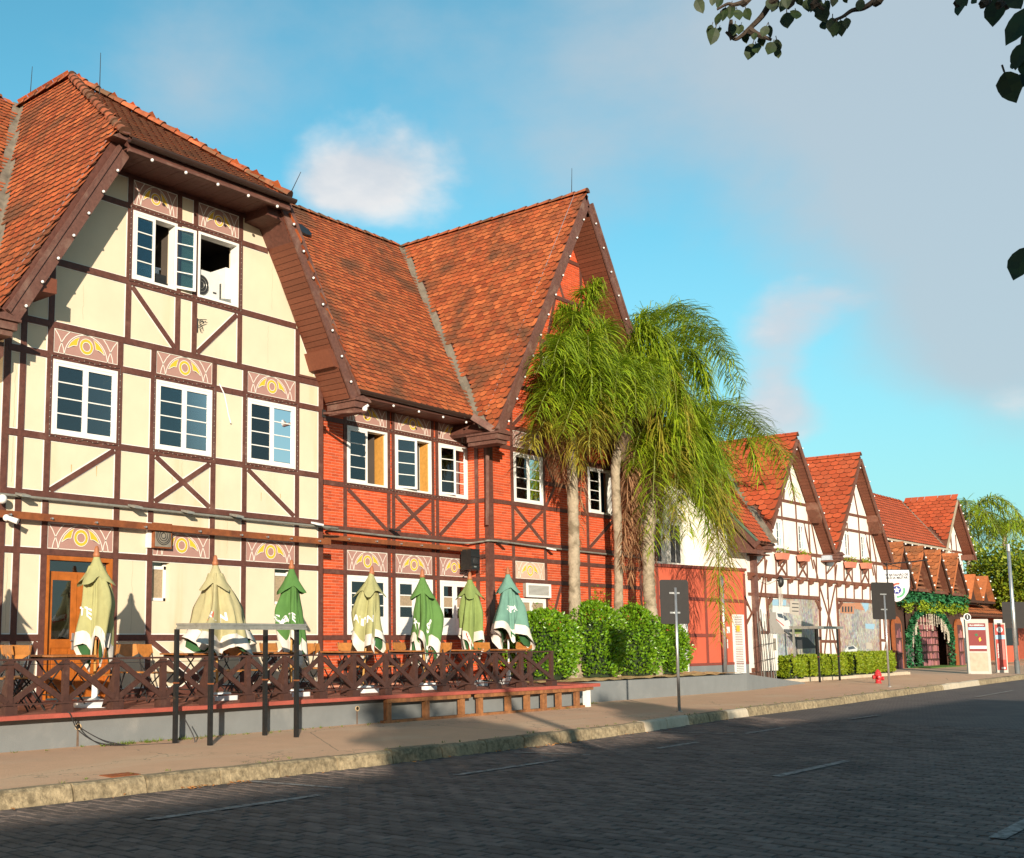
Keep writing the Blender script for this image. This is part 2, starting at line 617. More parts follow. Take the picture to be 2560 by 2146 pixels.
# single pavers on the near part of the road, laid in rows across the street
base = MB()
hw, hl = .0605, .118
rg = random.Random(5)
top = [(-hw + .006, -hl + .006, 0), (hw - .006, -hl + .006, 0), (hw - .006, hl - .006, 0), (-hw + .006, hl - .006, 0)]
sk = [(-hw, -hl, -.009), (hw, -hl, -.009), (hw, hl, -.009), (-hw, hl, -.009)]
lo = [(x, y, -.03) for x, y, z in sk]
base.v = [V(q) for q in top + sk + lo]
base.f = [(0, 1, 2, 3)]
for i in range(4):
    j = (i + 1) % 4
    base.f += [(4 + i, 4 + j, j, i), (8 + i, 8 + j, 4 + j, 4 + i)]
ms = []
i = 0
x = 4.2
while x < 24.0:
    y = 1.6 + (.125 if i % 2 else 0)
    wob = rg.uniform(-.004, .004)
    while y < kerb_y(x) - .14:
        d = V((x, y, 0)) - V((0, 0, 0))
        ang = math.degrees(math.atan2(x, y))
        if 28 < ang < 80 and d.length > 7.5:
            M = Matrix.Translation((x + wob + rg.uniform(-.003, .003), y + rg.uniform(-.004, .004), rg.uniform(-.006, .003)))
            M = M @ Matrix.Rotation(rg.uniform(-.02, .02), 4, 'Z') @ Matrix.Rotation(rg.uniform(-.008, .008), 4, 'X') @ Matrix.Rotation(rg.uniform(-.012, .012), 4, 'Y')
            ms.append(M)
        y += .25
    x += .135
    i += 1
many('paver', base, ms, PAVER, road)

# worn parking and lane lines
LINEP = mat('worn_white_road_paint', (.30, .275, .245), .9, .3, 12, (.12, .10, .09), .9, 9, .46, .60)
for k, (a, b, w) in enumerate((((6.67, 8.71), (8.95, 8.74), .11), ((11.34, 8.79), (13.63, 8.84), .10), ((16.1, 8.68), (17.5, 8.73), .10), ((19.6, 8.9), (21.4, 8.95), .10),
                               ((9.22, 10.2), (9.52, 8.94), .10), ((14.15, 9.9), (14.58, 8.9), .10), ((19.0, 10.1), (19.4, 9.0), .10),
                               ((13.88, 5.94), (16.32, 5.97), .11), ((10.9, 2.83), (12.6, 2.88), .13), ((24.5, 8.9), (26.2, 8.9), .1), ((36, 9.6), (41, 9.9), .1))):
    p, q = V((a[0], a[1], .0055)), V((b[0], b[1], .0055))
    mb = MB()
    sd = (q - p).normalized().cross(V((0, 0, 1))) * (w / 2)
    n = 10
    pts = [p + (q - p) * (i / n) for i in range(n + 1)]
    for u, v in zip(pts, pts[1:]):
        j1, j2 = rg.uniform(-.012, .012), rg.uniform(-.012, .012)
        mb.face([u - sd * (1 + j1 * 3), v - sd * (1 + j2 * 3), v + sd * (1 + j1 * 3), u + sd * (1 + j2 * 3)])
    struct('road_marking', mb, LINEP)

# pavement slab
def walk_z(y):
    return .155 + .006 * (y - 10.25)


sw = bpy.data.materials.new('pavement_concrete')
sw.use_nodes = True
t = NT(sw.node_tree)
ge = t.n('ShaderNodeNewGeometry')
ps = ge.outputs['Position']
c1 = t.mix(t.noise(ps, 2.2, 6, .6), (.75, .46, .275, 1), (.60, .36, .21, 1))
c1 = t.mix(t.rng(t.noise(t.vmath('MULTIPLY', ps, (.35, 1, 1)), 1.1, 5, .55), .50, .75, 0, .65), c1, (.70, .51, .32, 1))
c1 = t.mix(t.rng(t.noise(ps, 26, 4, .7), .48, .78, 0, .35), c1, (.33, .235, .16, 1))
vo = t.n('ShaderNodeTexVoronoi', feature='DISTANCE_TO_EDGE')
t.put(vo.inputs['Vector'], t.vmath('ADD', ps, t.noise(ps, 3, 3)))
vo.inputs['Scale'].default_value = .33
c1 = t.mix(t.rng(vo.outputs[0], .0, .006, .7, 0), c1, (.20, .14, .09, 1))
pb = sw.node_tree.nodes['Principled BSDF']
t.put(pb.inputs['Base Color'], c1)
pb.inputs['Roughness'].default_value = .95
bn = t.n('ShaderNodeBump')
bn.inputs['Strength'].default_value = .55
bn.inputs['Distance'].default_value = .02
t.put(bn.inputs['Height'], t.noise(ps, 45, 5, .7))
t.put(pb.inputs['Normal'], bn.outputs[0])
mb = MB()
for a, b in zip(xs, xs[1:]):
    ya, yb = kerb_y(a) + .13, kerb_y(b) + .13
    for u, v in ((0, .5), (.5, 1)):
        P = lambda x, y0, k: (x, y0 + (30 - y0) * k, walk_z(min(y0 + (30 - y0) * k, 16)))
    mb.face([(a, ya, walk_z(ya)), (b, yb, walk_z(yb)), (b, 17.0, walk_z(17)), (a, 17.0, walk_z(17))])
    mb.face([(a, 17.0, walk_z(17)), (b, 17.0, walk_z(17)), (b, 40, walk_z(17)), (a, 40, walk_z(17))])
pave = struct('pavement', mb, sw)
# far side pavement, the camera stands on it
mb = MB().box((-80, -7.2, -.08), (140, -3.2, .14))
struct('pavement', mb, sw)

kerb = thing('kerb', None, None, (10, 10.2, 0), kind='structure')
x = 3.0
k = 0
new = {}
while x < 62:
    L = rg.uniform(.92, 1.06)
    y0, y1 = kerb_y(x), kerb_y(x + L)
    bright = (19.2 <= x + .5 <= 21.2) or (22.6 <= x + .5 <= 24.2) or (40 <= x + .5 <= 45.5)
    mb = MB()
    g_ = .012
    h = .165 + rg.uniform(-.012, .008)
    a, b = x + g_, x + L - g_
    w = .15
    j = lambda s: rg.uniform(-s, s)
    # slightly battered face, rubbed upper edge, cut in three along its length
    n = 4
    prof = []
    for i in range(n + 1):
        xx = a + (b - a) * i / n
        yy = y0 + (y1 - y0) * i / n
        q = 0 if bright else 1
        prof.append([V((xx, yy - .035 + j(.006) * q, -.03)), V((xx, yy - .012 + j(.010) * q, .09 + j(.015) * q)), V((xx, yy + j(.009) * q, h - .025 + j(.008) * q)),
                     V((xx, yy + .03 + j(.008) * q, h + j(.005) * q)), V((xx, yy + w, h + j(.003) * q)), V((xx, yy + w, -.03))])
    bi = len(mb.v)
    for p in prof:
        mb.v += p
    m = 6
    for i in range(n):
        for e in range(m):
            e2 = (e + 1) % m
            mb.f.append((bi + i * m + e, bi + (i + 1) * m + e, bi + (i + 1) * m + e2, bi + i * m + e2))
    mb.f.append(tuple(bi + e for e in range(m)))
    mb.f.append(tuple(bi + n * m + e for e in reversed(range(m))))
    part('kerb_stone', mb, CONCN if bright else CONC, kerb)
    x += L
    k += 1

# iron cover let into the pavement beside the kerb
p = V((7.75, 10.62, walk_z(10.6) + .004))
mb = MB().box(p - V((.19, .12, .02)), p + V((.19, .12, .004)))
for i in range(5):
    mb.box(p + V((-.16 + i * .075, -.09, 0)), p + V((-.13 + i * .075, .09, .009)))
solo('utility_cover', mb, RUST, 'small rusty utility cover set in the pavement by the kerb', 'cover')

# loose things in the gutter: leaves, bits of litter, weeds
LIT = mat('dry_leaf', (.46, .20, .06), .9, .3, 20, rand=.3)
mb = MB()
for i in range(120):
    x = rg.choice([rg.uniform(5.5, 24), rg.uniform(8.2, 9.3), rg.uniform(14, 16.5)])
    y = kerb_y(x) - abs(rg.gauss(.07, .07)) - .05
    s_ = rg.uniform(.012, .035)
    c = V((x, y, .008))
    a = rg.uniform(0, 6.3)
    u, v = V((math.cos(a), math.sin(a), rg.uniform(-.2, .5))) * s_, V((-math.sin(a), math.cos(a), rg.uniform(-.2, .5))) * s_ * .6
    mb.face([c - u, c - v + V((0, 0, .006)), c + u, c + v + V((0, 0, .004))])
solo('fallen_leaves', mb, LIT, 'dry brown leaves lying in the gutter', 'leaves', kind='stuff')
mb = MB()


def tuft(mb, c, h, n, r=.05):
    for i in range(n):
        a = rg.uniform(0, 6.3)
        b = c + V((math.cos(a), math.sin(a), 0)) * rg.uniform(0, r)
        t_ = b + V((math.cos(a) * h * .6, math.sin(a) * h * .6, h * rg.uniform(.5, 1)))
        s_ = V((-math.sin(a), math.cos(a), 0)) * .006
        mb.face([b - s_, b + s_, t_])


for i in range(170):
    x = rg.choice([rg.uniform(8, 22), rg.uniform(9.5, 11.8), rg.uniform(20.5, 23.2)])
    y = (13.56 if x < 21.5 else 14.1) - abs(rg.gauss(0, .07)) - .03
    tuft(mb, V((x, y, walk_z(y))), rg.uniform(.02, .07), 7)
for i in range(70):
    x = rg.uniform(6, 40)
    y = kerb_y(x) + rg.uniform(.10, .3)
    tuft(mb, V((x, y, walk_z(y))), rg.uniform(.02, .045), 6)
solo('weeds', mb, GRASSM, 'thin green weeds in the cracks along the wall and kerb', 'weeds', kind='stuff')
PAPER = mat('litter_paper', (.7, .68, .62), .8, .1, 9)
mb = MB()
for px, py, z in ((1157, 1790, .17), (680, 1862, .17), (113, 1882, .17), (390, 1992, 0), (600, 2005, 0), (185, 1877, .17)):
    d = at(px, py, 12)
    dd = (d - EYE)
    c = EYE + dd * ((z - 1.65) / dd.z)
    for i in range(3):
        q = c + V((rg.uniform(-.02, .02), rg.uniform(-.02, .02), .01))
        mb.face([q + V((-.02, 0, 0)), q + V((.012, -.015, .012)), q + V((.02, .012, .004))])
solo('litter', mb, PAPER, 'few scraps of white litter on the pavement and road', 'litter', kind='stuff')

# ------------------------------------------------------------------ raised terrace in front of the houses
DZ = .655
mb = MB().box((2, 13.62, .0), (21.9, 16.25, DZ - .075))
mb.box((21.9, 14.22, 0), (31.6, 16.25, DZ - .02))
tb = thing('terrace', 'raised terrace with blue grey retaining wall and red painted edge', 'terrace', (12, 14.5, .15))
part('retaining_wall', mb, GWALL, tb)
part('floor_slab', MB().box((2, 13.40, DZ - .055), (21.75, 16.3, DZ - .004)), DECKT, tb)
mb = MB()
n = 60
for i in range(n):                                     # lumpy painted edge
    a, b = 2 + 19.75 * i / n, 2 + 19.75 * (i + 1) / n
    w1 = .004 * math.sin(i * 1.7) + .003 * math.sin(i * .61)
    w2 = .004 * math.sin((i + 1) * 1.7) + .003 * math.sin((i + 1) * .61)
    mb.hexa([(a, 13.345 + w1, DZ - .06), (b, 13.345 + w2, DZ - .06), (b, 13.47, DZ - .06), (a, 13.47, DZ - .06),
             (a, 13.345 + w1, DZ + w1), (b, 13.345 + w2, DZ + w2), (b, 13.47, DZ), (a, 13.47, DZ)])
part('edge_strip', mb, DECKE, tb)
mb = MB().slab([(21.4, 13.345, DZ - .06), (22.35, 13.345, DZ - .06), (22.25, 14.3, DZ - .06), (21.4, 14.3, DZ - .06)], (0, 0, .07))
part('corner_slab', mb, DECKE, tb)
mb = MB()
mb.slab([(31.6, 14.22, .0), (31.6, 14.22, DZ - .02), (37.6, 15.0, .21), (37.9, 15.0, 0)], (0, .22, 0))
part('ramp_wall', mb, GWALL, tb)
mb = MB().face([(31.6, 14.4, DZ - .03), (37.7, 15.2, .205), (37.7, 16.3, .205), (31.6, 16.3, DZ - .03)])
part('ramp', mb, gm, tb)
mb = MB()
nx, ny = 40, 12
gx = lambda i: 21.95 + (31.6 - 21.95) * i / nx
gy = lambda j: 14.30 + (16.28 - 14.30) * j / ny
hh = [[DZ + rg.uniform(-.01, .035) for j in range(ny + 1)] for i in range(nx + 1)]
for i in range(nx):
    for j in range(ny):
        mb.face([(gx(i), gy(j), hh[i][j]), (gx(i + 1), gy(j), hh[i + 1][j]), (gx(i + 1), gy(j + 1), hh[i + 1][j + 1]), (gx(i), gy(j + 1), hh[i][j + 1])])
struct('planting_bed', mb, SAND)
# two drain stubs and their stains in the wall
for x in (9.22, 14.85):
    mb = MB().tube([(x, 13.64, .44), (x, 13.60, .44)], [.045, .045], 12)
    part('drain_hole', mb, mat('drain_rim', (.62, .45, .25), .9), tb)
    part('drain_dark', MB().tube([(x - .012, 13.603, .445), (x - .012, 13.594, .445)], .030, 12), JOINT, tb)
    part('rust_streak', MB().face([(x - .018, 13.616, .40), (x + .012, 13.616, .40), (x + .018, 13.616, .18), (x - .022, 13.616, .18)]), mat('rust_stain', (.16, .105, .07), .9, .3, 20), tb)

# timber props under the terrace edge
FR = 'timber prop frames under the terrace edge'
for name, x0, x1, posts, lab in (('p', 15.36, 17.75, (15.45, 16.5, 17.55), 'nearer raw timber frame propping the red terrace edge, three posts'),
                                 ('q', 17.95, 21.75, (18.12, 19.05, 19.7, 20.3, 20.85, 21.55), 'longer raw timber frame propping the terrace edge near its corner, six posts')):
    f = thing('support_frame', lab, 'frame', ((x0 + x1) / 2, 13.45, .17), FR)
    part('sill_board', MB().box((x0 - .05, 13.40, walk_z(13.4)), (x1 + .05, 13.50, walk_z(13.4) + .045)), RAWWOOD, f)
    part('head_board', MB().box((x0, 13.37, DZ - .135), (x1, 13.44, DZ - .062)), RAWWOOD, f)
    for px in posts:
        part('post', MB().box((px - .055, 13.405, walk_z(13.4) + .04), (px + .055, 13.495, DZ - .06)), RAWWOOD, f)
f = thing('corner_prop', 'pale painted prop with cap under the terrace corner', 'post', (22.0, 13.5, .17))
part('post', MB().box((21.93, 13.42, .17), (22.06, 13.53, DZ - .12)), WHITE, f)
part('cap', MB().box((21.80, 13.38, DZ - .12), (22.12, 13.56, DZ - .062)), RAWWOOD, f)

# ------------------------------------------------------------------ terrace railing
rl = thing('terrace_railing', 'dark brown wooden railing with crossed braces along the terrace edge', 'railing', (14, 13.5, DZ))
RX = [6.42, 7.25, 8.073, 8.918, 9.74, 10.565, 11.397, 12.213, 13.013, 13.832, 14.63, 15.46, 16.27, 17.074, 17.92, 18.726, 19.6, 20.687]
YRL = 13.5
for i, x in enumerate(RX):
    part('post', MB().box((x - .045, YRL - .03, DZ + .11), (x + .045, YRL + .03, 1.345)), RAILW, rl)
    part('post_block', MB().box((x - .09, YRL - .075, DZ - .002), (x + .09, YRL + .075, DZ + .112)), RAILW, rl)
    if i % 2 == 0:
        part('stay', MB().slab([(x - .02, YRL + .03, 1.2), (x - .02, YRL + .03, DZ + .02), (x - .02, YRL + .30, DZ + .02)], (.045, 0, 0)), RAILW, rl)
for a, b in zip(RX, RX[1:]):
    z0, z1 = DZ + .165, 1.30
    a2, b2 = a + .045, b - .045
    part('brace', MB().bar((a2, YRL + .012, z0), (b2, YRL + .012, z1), .075, .028), RAILW, rl)
    part('brace', MB().bar((a2, YRL - .018, z1), (b2, YRL - .018, z0), .075, .026), RAILW, rl)
part('top_rail', MB().box((6.2, YRL - .025, 1.347), (20.75, YRL + .03, 1.372)), RAILW, rl)
part('bottom_rail', MB().box((6.2, YRL - .05, DZ + .118), (20.75, YRL - .034, DZ + .142)), RAILW, rl)
mb = MB().tube([(6.2, YRL - .04, 1.30), (9, YRL - .04, 1.295), (12, YRL - .04, 1.305)], .004, 5)
part('wire', mb, DARKIRON, rl)
# short return towards the planting bed
part('post', MB().box((20.70, YRL + .5, DZ), (20.76, YRL + .56, 1.35)), RAILW, rl)
part('post_block', MB().box((19.85, YRL - .02, DZ + .11), (19.93, YRL + .03, 1.345)), RAILW, rl)

# loose black cable from the terrace over the wall to the stand
c1 = [(8.87, 13.36, DZ + .01), (8.9, 13.33, DZ - .02), (9.05, 13.36, .42), (9.35, 13.33, .24), (9.75, 13.28, .18), (10.1, 13.2, .172), (10.5, 13.08, .172), (10.75, 12.98, .172), (10.62, 13.05, .5)]


def smooth_path(pts, n=8):
    pts = [V(p) for p in pts]
    out = []
    for i in range(len(pts) - 1):
        p0, p1, p2, p3 = pts[max(i - 1, 0)], pts[i], pts[i + 1], pts[min(i + 2, len(pts) - 1)]
        for k in range(n):
            u = k / n
            out.append(.5 * ((2 * p1) + (p2 - p0) * u + (2 * p0 - 5 * p1 + 4 * p2 - p3) * u * u + (3 * p1 - p0 - 3 * p2 + p3) * u ** 3))
    out.append(pts[-1])
    return out


mb = MB().tube(smooth_path(c1), .008, 6)
mb.tube(smooth_path([(9.1, 13.5, DZ - .1), (9.2, 13.58, .45), (9.5, 13.45, .26), (9.78, 13.28, .18)]), .007, 6)
solo('loose_cable', mb, DARKIRON, 'thin black cable hanging over the wall and trailing along the pavement', 'cable')
# ------------------------------------------------------------------ facade kit
def atX(x, y, X):
    d = _r * ((x - CX) / FPX) - _u * ((y - CY) / FPX) + _w
    return EYE + d * ((X - EYE.x) / d.x)


DN = [0]


def fbeam(parent, p, q, w, Y, kind='H', m=None, lining=True, nm=None, extra=0.0):
    if kind == 'D':
        DN[0] += 1
        extra += .0022 * (DN[0] % 2)
    pr = {'H': .030, 'V': .026, 'D': .022}[kind] + extra
    ln = {'H': .0035, 'V': .0050, 'D': .0065 + .0015 * (DN[0] % 2)}[kind]
    o = part(nm or {'H': 'beam', 'V': 'post', 'D': 'brace'}[kind], MB().bar((p[0], Y, p[1]), (q[0], Y, q[1]), w, pr), m or TIMBER, parent)
    if lining:
        part('lining', MB().bar((p[0], Y, p[1]), (q[0], Y, q[1]), w + .034, ln), CREAMW if lining is True else lining, o)
    return o


def wall_mb(X0, X1, Z0, top, holes, Y, th=.25):
    """wall slab with rectangular openings; top is a polyline of (x, z)"""
    def tz(x):
        for (a, za), (b, zb) in zip(top, top[1:]):
            if a - 1e-6 <= x <= b + 1e-6:
                return za + (zb - za) * (x - a) / max(b - a, 1e-6)
        return top[-1][1]
    br = sorted({X0, X1} | {h[0] for h in holes} | {h[1] for h in holes} | {x for x, z in top if X0 < x < X1})
    br = [x for x in br if X0 <= x <= X1]
    mb = MB()
    for a, b in zip(br, br[1:]):
        if b - a < 1e-4:
            continue
        hs = sorted([h for h in holes if h[0] <= a + 1e-5 and h[1] >= b - 1e-5], key=lambda h: h[2])
        z = Z0
        for h in hs:
            if h[2] > z:
                mb.box((a, Y, z), (b, Y + th, h[2]))
            z = h[3]
        mb.hexa([(a, Y, z), (b, Y, z), (b, Y + th, z), (a, Y + th, z), (a, Y, tz(a)), (b, Y, tz(b)), (b, Y + th, tz(b)), (a, Y + th, tz(a))])
    return mb


def arc(cx, cz, r, a0, a1, n=14, sx=1.0):
    return [(cx + sx * r * math.cos(rad(a0 + (a1 - a0) * i / n)), cz + r * math.sin(rad(a0 + (a1 - a0) * i / n))) for i in range(n + 1)]


def panel(parent, X0, X1, Z0, Z1, Y, m=None):
    """painted infill panel: pink field, ivory line work, golden ring and wings"""
    W, H = X1 - X0, Z1 - Z0
    o = part('panel', MB().box((X0, Y - .009, Z0), (X1, Y, Z1)), m or PINK, parent)
    N = (0, -1, 0)
    s = H / .415
    sw_ = W / 1.29
    P = lambda u, v, y=.0160: (X0 + W / 2 + (u - .645) * sw_, Y - y, Z0 + v * s)
    l = MB()
    lw = .016

    def curve(pts, w=lw):
        pts = [(max(.004, min(1.286, u)), max(.004, min(.411, v))) for u, v in pts]
        l.ribbon([P(u, v) for u, v in pts], w, N)
    curve([(0, 0), (1.29, 0)])
    curve([(0, .415), (1.29, .415)])
    l.ribbon([P(.006, 0, .0172), P(.006, .415, .0172)], .012, N)
    l.ribbon([P(1.284, 0, .0172), P(1.284, .415, .0172)], .012, N)
    curve(arc(.645, -.03, .435, 4, 176, 26))
    for sg in (0, 1):
        f = (lambda u: u) if sg == 0 else (lambda u: 1.29 - u)
        curve([(f(u), v) for u, v in ((.02, .40), (.09, .31), (.15, .20), (.19, .10), (.205, .01))])
        curve([(f(u), v) for u, v in ((.095, .01), (.115, .10), (.16, .21), (.23, .32), (.31, .405))])
        w = [(f(u), v) for u, v in ((.265, .115), (.33, .23), (.41, .305), (.515, .36), (.475, .28), (.455, .19), (.39, .185), (.33, .155))]
        curve(w + [w[0]], .011)
        wy = [P(u * .94 + f(.40) * .06, v * .94 + .235 * .06, .0112) for u, v in w]
        k = len(wy) // 2
        yb = MB()
        for i in range(1, len(wy) - 1):
            yb.face([wy[0], wy[i], wy[i + 1]])
        part('wing_motif', yb, YELL, o)
    cx, cz = P(.645, .205)[0], P(.645, .205)[2]
    rr = .132 * min(s, sw_ * 1.02)
    for r_, w_ in ((rr + .006, .012), (rr * .60, .012)):
        l.ribbon([(x, Y - .0185, z) for x, z in arc(cx, cz, r_, 0, 360, 30)], w_, N)
    ring = MB().ribbon([(x, Y - .0136, z) for x, z in arc(cx, cz, rr * .80, 0, 360, 30)], rr * .40, N)
    part('ring_motif', ring, YELL, o)
    part('line_motif', l, LINE, o)
    return o


def leaf_mb(w, h, rows, st=.05, bar_=.02):
    """one casement leaf in local coordinates: hinge at x=0, outside towards -y"""
    f = MB()
    f.box((0, -.02, 0), (st, .02, h)).box((w - st, -.02, 0), (w, .02, h))
    f.box((st, -.019, 0), (w - st, .019, st)).box((st, -.019, h - st), (w - st, .019, h))
    panes = []
    ph = (h - 2 * st) / rows
    for i in range(rows):
        z0 = st + i * ph
        if i:
            f.box((st, -.015, z0 - bar_ / 2), (w - st, .015, z0 + bar_ / 2))
        p = MB().box((st, -.003, z0 + .01), (w - st, .003, z0 + ph - .01))
        panes.append(p)
    return f, panes


def xf(mb, M):
    o = MB()
    return o.extend(mb, M)


def window(parent, X0, X1, Z0, Z1, Y, rows=4, leaves=((0, 1), (1, 1)), fr=.05, depth=.16, room=1.1, roomm=None, curtain=0.0, wood=True, paneM=None, wood_m=None, name='window'):
    """leaves: list of (side, openness): 0 left / 1 right; angle in degrees or None when missing"""
    o = part(name, MB().box((X0, Y - .034, Z0), (X0 + fr, Y + depth, Z1)).box((X1 - fr, Y - .034, Z0), (X1, Y + depth, Z1))
             .box((X0 + fr, Y - .033, Z1 - fr), (X1 - fr, Y + depth, Z1)).box((X0 + fr, Y - .045, Z0), (X1 - fr, Y + depth, Z0 + fr * .9)), WHITE, parent)
    w = (X1 - X0 - 2 * fr) / 2 - .002
    h = Z1 - Z0 - 2 * fr
    zb = Z0 + fr * .95
    for side, ang in leaves:
        if ang is None:
            continue
        f, ps = leaf_mb(w, h, rows)
        if side == 0:
            M = Matrix.Translation((X0 + fr + .001, Y - .008, zb)) @ Matrix.Rotation(rad(-ang), 4, 'Z')
        else:
            M = Matrix.Translation((X1 - fr - .001, Y - .008, zb)) @ Matrix.Rotation(rad(ang), 4, 'Z') @ Matrix.Scale(-1, 4, (1, 0, 0))
        part('casement', xf(f, M), WHITE, o)
        for i, p in enumerate(ps):
            part('pane', xf(p, M), (paneM[i % len(paneM)] if paneM else GLASS), o)
    if room:
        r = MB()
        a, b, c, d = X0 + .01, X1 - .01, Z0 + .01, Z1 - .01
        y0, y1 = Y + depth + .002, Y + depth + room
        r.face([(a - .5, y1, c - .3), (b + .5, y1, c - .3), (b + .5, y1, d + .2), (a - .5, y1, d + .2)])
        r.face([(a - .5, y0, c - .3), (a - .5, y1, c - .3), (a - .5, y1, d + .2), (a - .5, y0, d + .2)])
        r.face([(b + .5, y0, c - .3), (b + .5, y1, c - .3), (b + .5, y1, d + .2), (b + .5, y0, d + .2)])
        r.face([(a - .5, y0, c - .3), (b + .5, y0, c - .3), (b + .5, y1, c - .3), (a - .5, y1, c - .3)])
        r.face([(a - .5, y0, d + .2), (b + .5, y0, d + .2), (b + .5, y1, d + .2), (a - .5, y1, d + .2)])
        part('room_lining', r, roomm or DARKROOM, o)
    if wood:
        part('inner_jamb', MB().box((X1 - fr - .035, Y + .03, Z0 + fr), (X1 - fr, Y + depth + .12, Z1 - fr)), wood_m or REVEAL, o)
    if curtain:
        cw = (X1 - X0) * curtain
        for a in (X0 + fr, X1 - fr - cw):
            m_ = MB()
            n = 10
            pts = [(a + cw * i / n, Y + depth + .1 + .03 * math.sin(i * 2.1), 0) for i in range(n + 1)]
            for p, q in zip(pts, pts[1:]):
                m_.face([(p[0], p[1], Z0), (q[0], q[1], Z0), (q[0], q[1], Z1), (p[0], p[1], Z1)])
            part('curtain', m_, CURTAIN, o)
    return o


# beaver-tail roof tile, local frame: x along the eave, y up the slope, z off the roof
def tile_mb(w=.2, L=.30, th=.024, lift=.044):
    b = MB()
    hw = w / 2 - .003
    ar = [(hw * math.cos(math.pi + math.pi * i / 6), .055 * math.sin(math.pi + math.pi * i / 6) + .055) for i in range(7)]
    top = [(x, y, lift) for x, y in ar] + [(hw, L, .006), (-hw, L, .006)]
    b.v = [V(p) for p in top] + [V((x, y, lift - th)) for x, y in ar]
    b.f = [tuple(range(9))] + [(9 + i, 9 + i + 1, i + 1, i) for i in range(6)]
    b.f = [b.f[0]] + [tuple(f) for f in b.f[1:]]
    return b


TILEB = tile_mb()


def tile_mats(O, u, v, n, U0, U1, V1, inside, w=.2, ex=.165, seed=1, sc=1.0):
    rg = random.Random(seed)
    out = []
    r = 0
    while r * ex < V1:
        s = (r % 2) * w / 2
        k = 0
        while U0 + s + k * w < U1:
            a = U0 + s + k * w + w / 2
            b = r * ex
            P = O + u * a + v * b
            if inside(P + v * .06):
                M = frame_mat(P + n * rg.uniform(0, .006), u, v, n) @ Matrix.Rotation(rg.uniform(-.025, .025), 4, 'Z') @ Matrix.Rotation(rg.uniform(-.02, .012), 4, 'X')
                if sc != 1.0:
                    M = M @ Matrix.Scale(sc, 4)
                out.append(M)
            k += 1
        r += 1
    return out


def ridge_caps(parent, p, q, r=.10, L=.36, m=None, nm='ridge_tile'):
    p, q = V(p), V(q)
    n = max(1, int((q - p).length / L))
    t = (q - p) / n
    up = V((0, 0, 1))
    sd = t.cross(up).normalized()
    up2 = sd.cross(t).normalized()
    for i in range(n):
        mb = MB()
        a, b = p + t * (i - .04), p + t * (i + 1.04)
        ks = 7
        A, B, A2, B2 = [], [], [], []
        j = random.Random(i * 7 + n).uniform(-.006, .006)
        for k in range(ks):
            an = math.pi * k / (ks - 1)
            d = sd * math.cos(an) + up2 * math.sin(an)
            A.append(a + d * (r * 1.22 + j))
            B.append(b + d * (r * .86 + j))
        nb = len(mb.v)
        mb.v += A + B
        for k in range(ks - 1):
            mb.f.append((nb + k, nb + k + 1, nb + ks + k + 1, nb + ks + k))
        mb.f.append(tuple(nb + k for k in range(ks)))
        mb.f.append(tuple(nb + ks + k for k in reversed(range(ks))))
        o = part(nm, mb, m or RIDGE, parent)
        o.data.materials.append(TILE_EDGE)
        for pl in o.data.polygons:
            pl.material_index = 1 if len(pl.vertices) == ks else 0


def gutter(parent, p, q, r=.075):
    p, q = V(p), V(q)
    mb = MB()
    t = (q - p).normalized()
    up = V((0, 0, 1))
    sd = up.cross(t).normalized()
    k = 9
    A = []
    for e in (p, q):
        A += [e + (sd * math.cos(math.pi + math.pi * i / (k - 1)) + up * math.sin(math.pi + math.pi * i / (k - 1))) * r for i in range(k)]
        A += [e + (sd * math.cos(2 * math.pi - math.pi * i / (k - 1)) + up * math.sin(2 * math.pi - math.pi * i / (k - 1))) * (r - .012) for i in range(k)]
    mb.v = A
    m = 2 * k
    for i in range(m):
        j = (i + 1) % m
        mb.f.append((i, j, m + j, m + i))
    mb.f.append(tuple(range(m)))
    mb.f.append(tuple(m + i for i in reversed(range(m))))
    o = part('gutter', mb, GUTTER, parent)
    n = int((q - p).length / .8)
    for i in range(n + 1):
        c = p + (q - p) * (i + .5) / (n + 1)
        part('gutter_clip', MB().tube([c + sd * (r + .006) + up * .01, c + sd * (r * .75) - up * r * .75, c - up * (r + .006)], .009, 5), GUTTER, o)
    return o


def valley(parent, p0, p1, d1, d2, w=.15, up=.055):
    p0, p1, d1, d2 = V(p0) + V((0, 0, up)), V(p1) + V((0, 0, up)), V(d1) * w, V(d2) * w
    k = V((0, 0, -.03))
    mb = MB()
    mb.hexa([p0 + k, p1 + k, p1 + d1 + k, p0 + d1 + k, p0, p1, p1 + d1, p0 + d1])
    mb.hexa([p0 + k, p1 + k, p1 + d2 + k, p0 + d2 + k, p0, p1, p1 + d2, p0 + d2])
    return part('valley_flashing', mb, FLASH, parent)


def bulbs(parent, p, q, n, off=(0, -.045, 0), r=.026):
    p, q = V(p), V(q)
    for i in range(n):
        c = p + (q - p) * ((i + .5) / n) + V(off)
        o = part('bulb', MB().ball(c, r, 9, 6), BULB, parent, True)
        part('socket', MB().tube([c - V(off) * .6, c - V(off) * 1.0], .016, 7), DARKIRON, o)


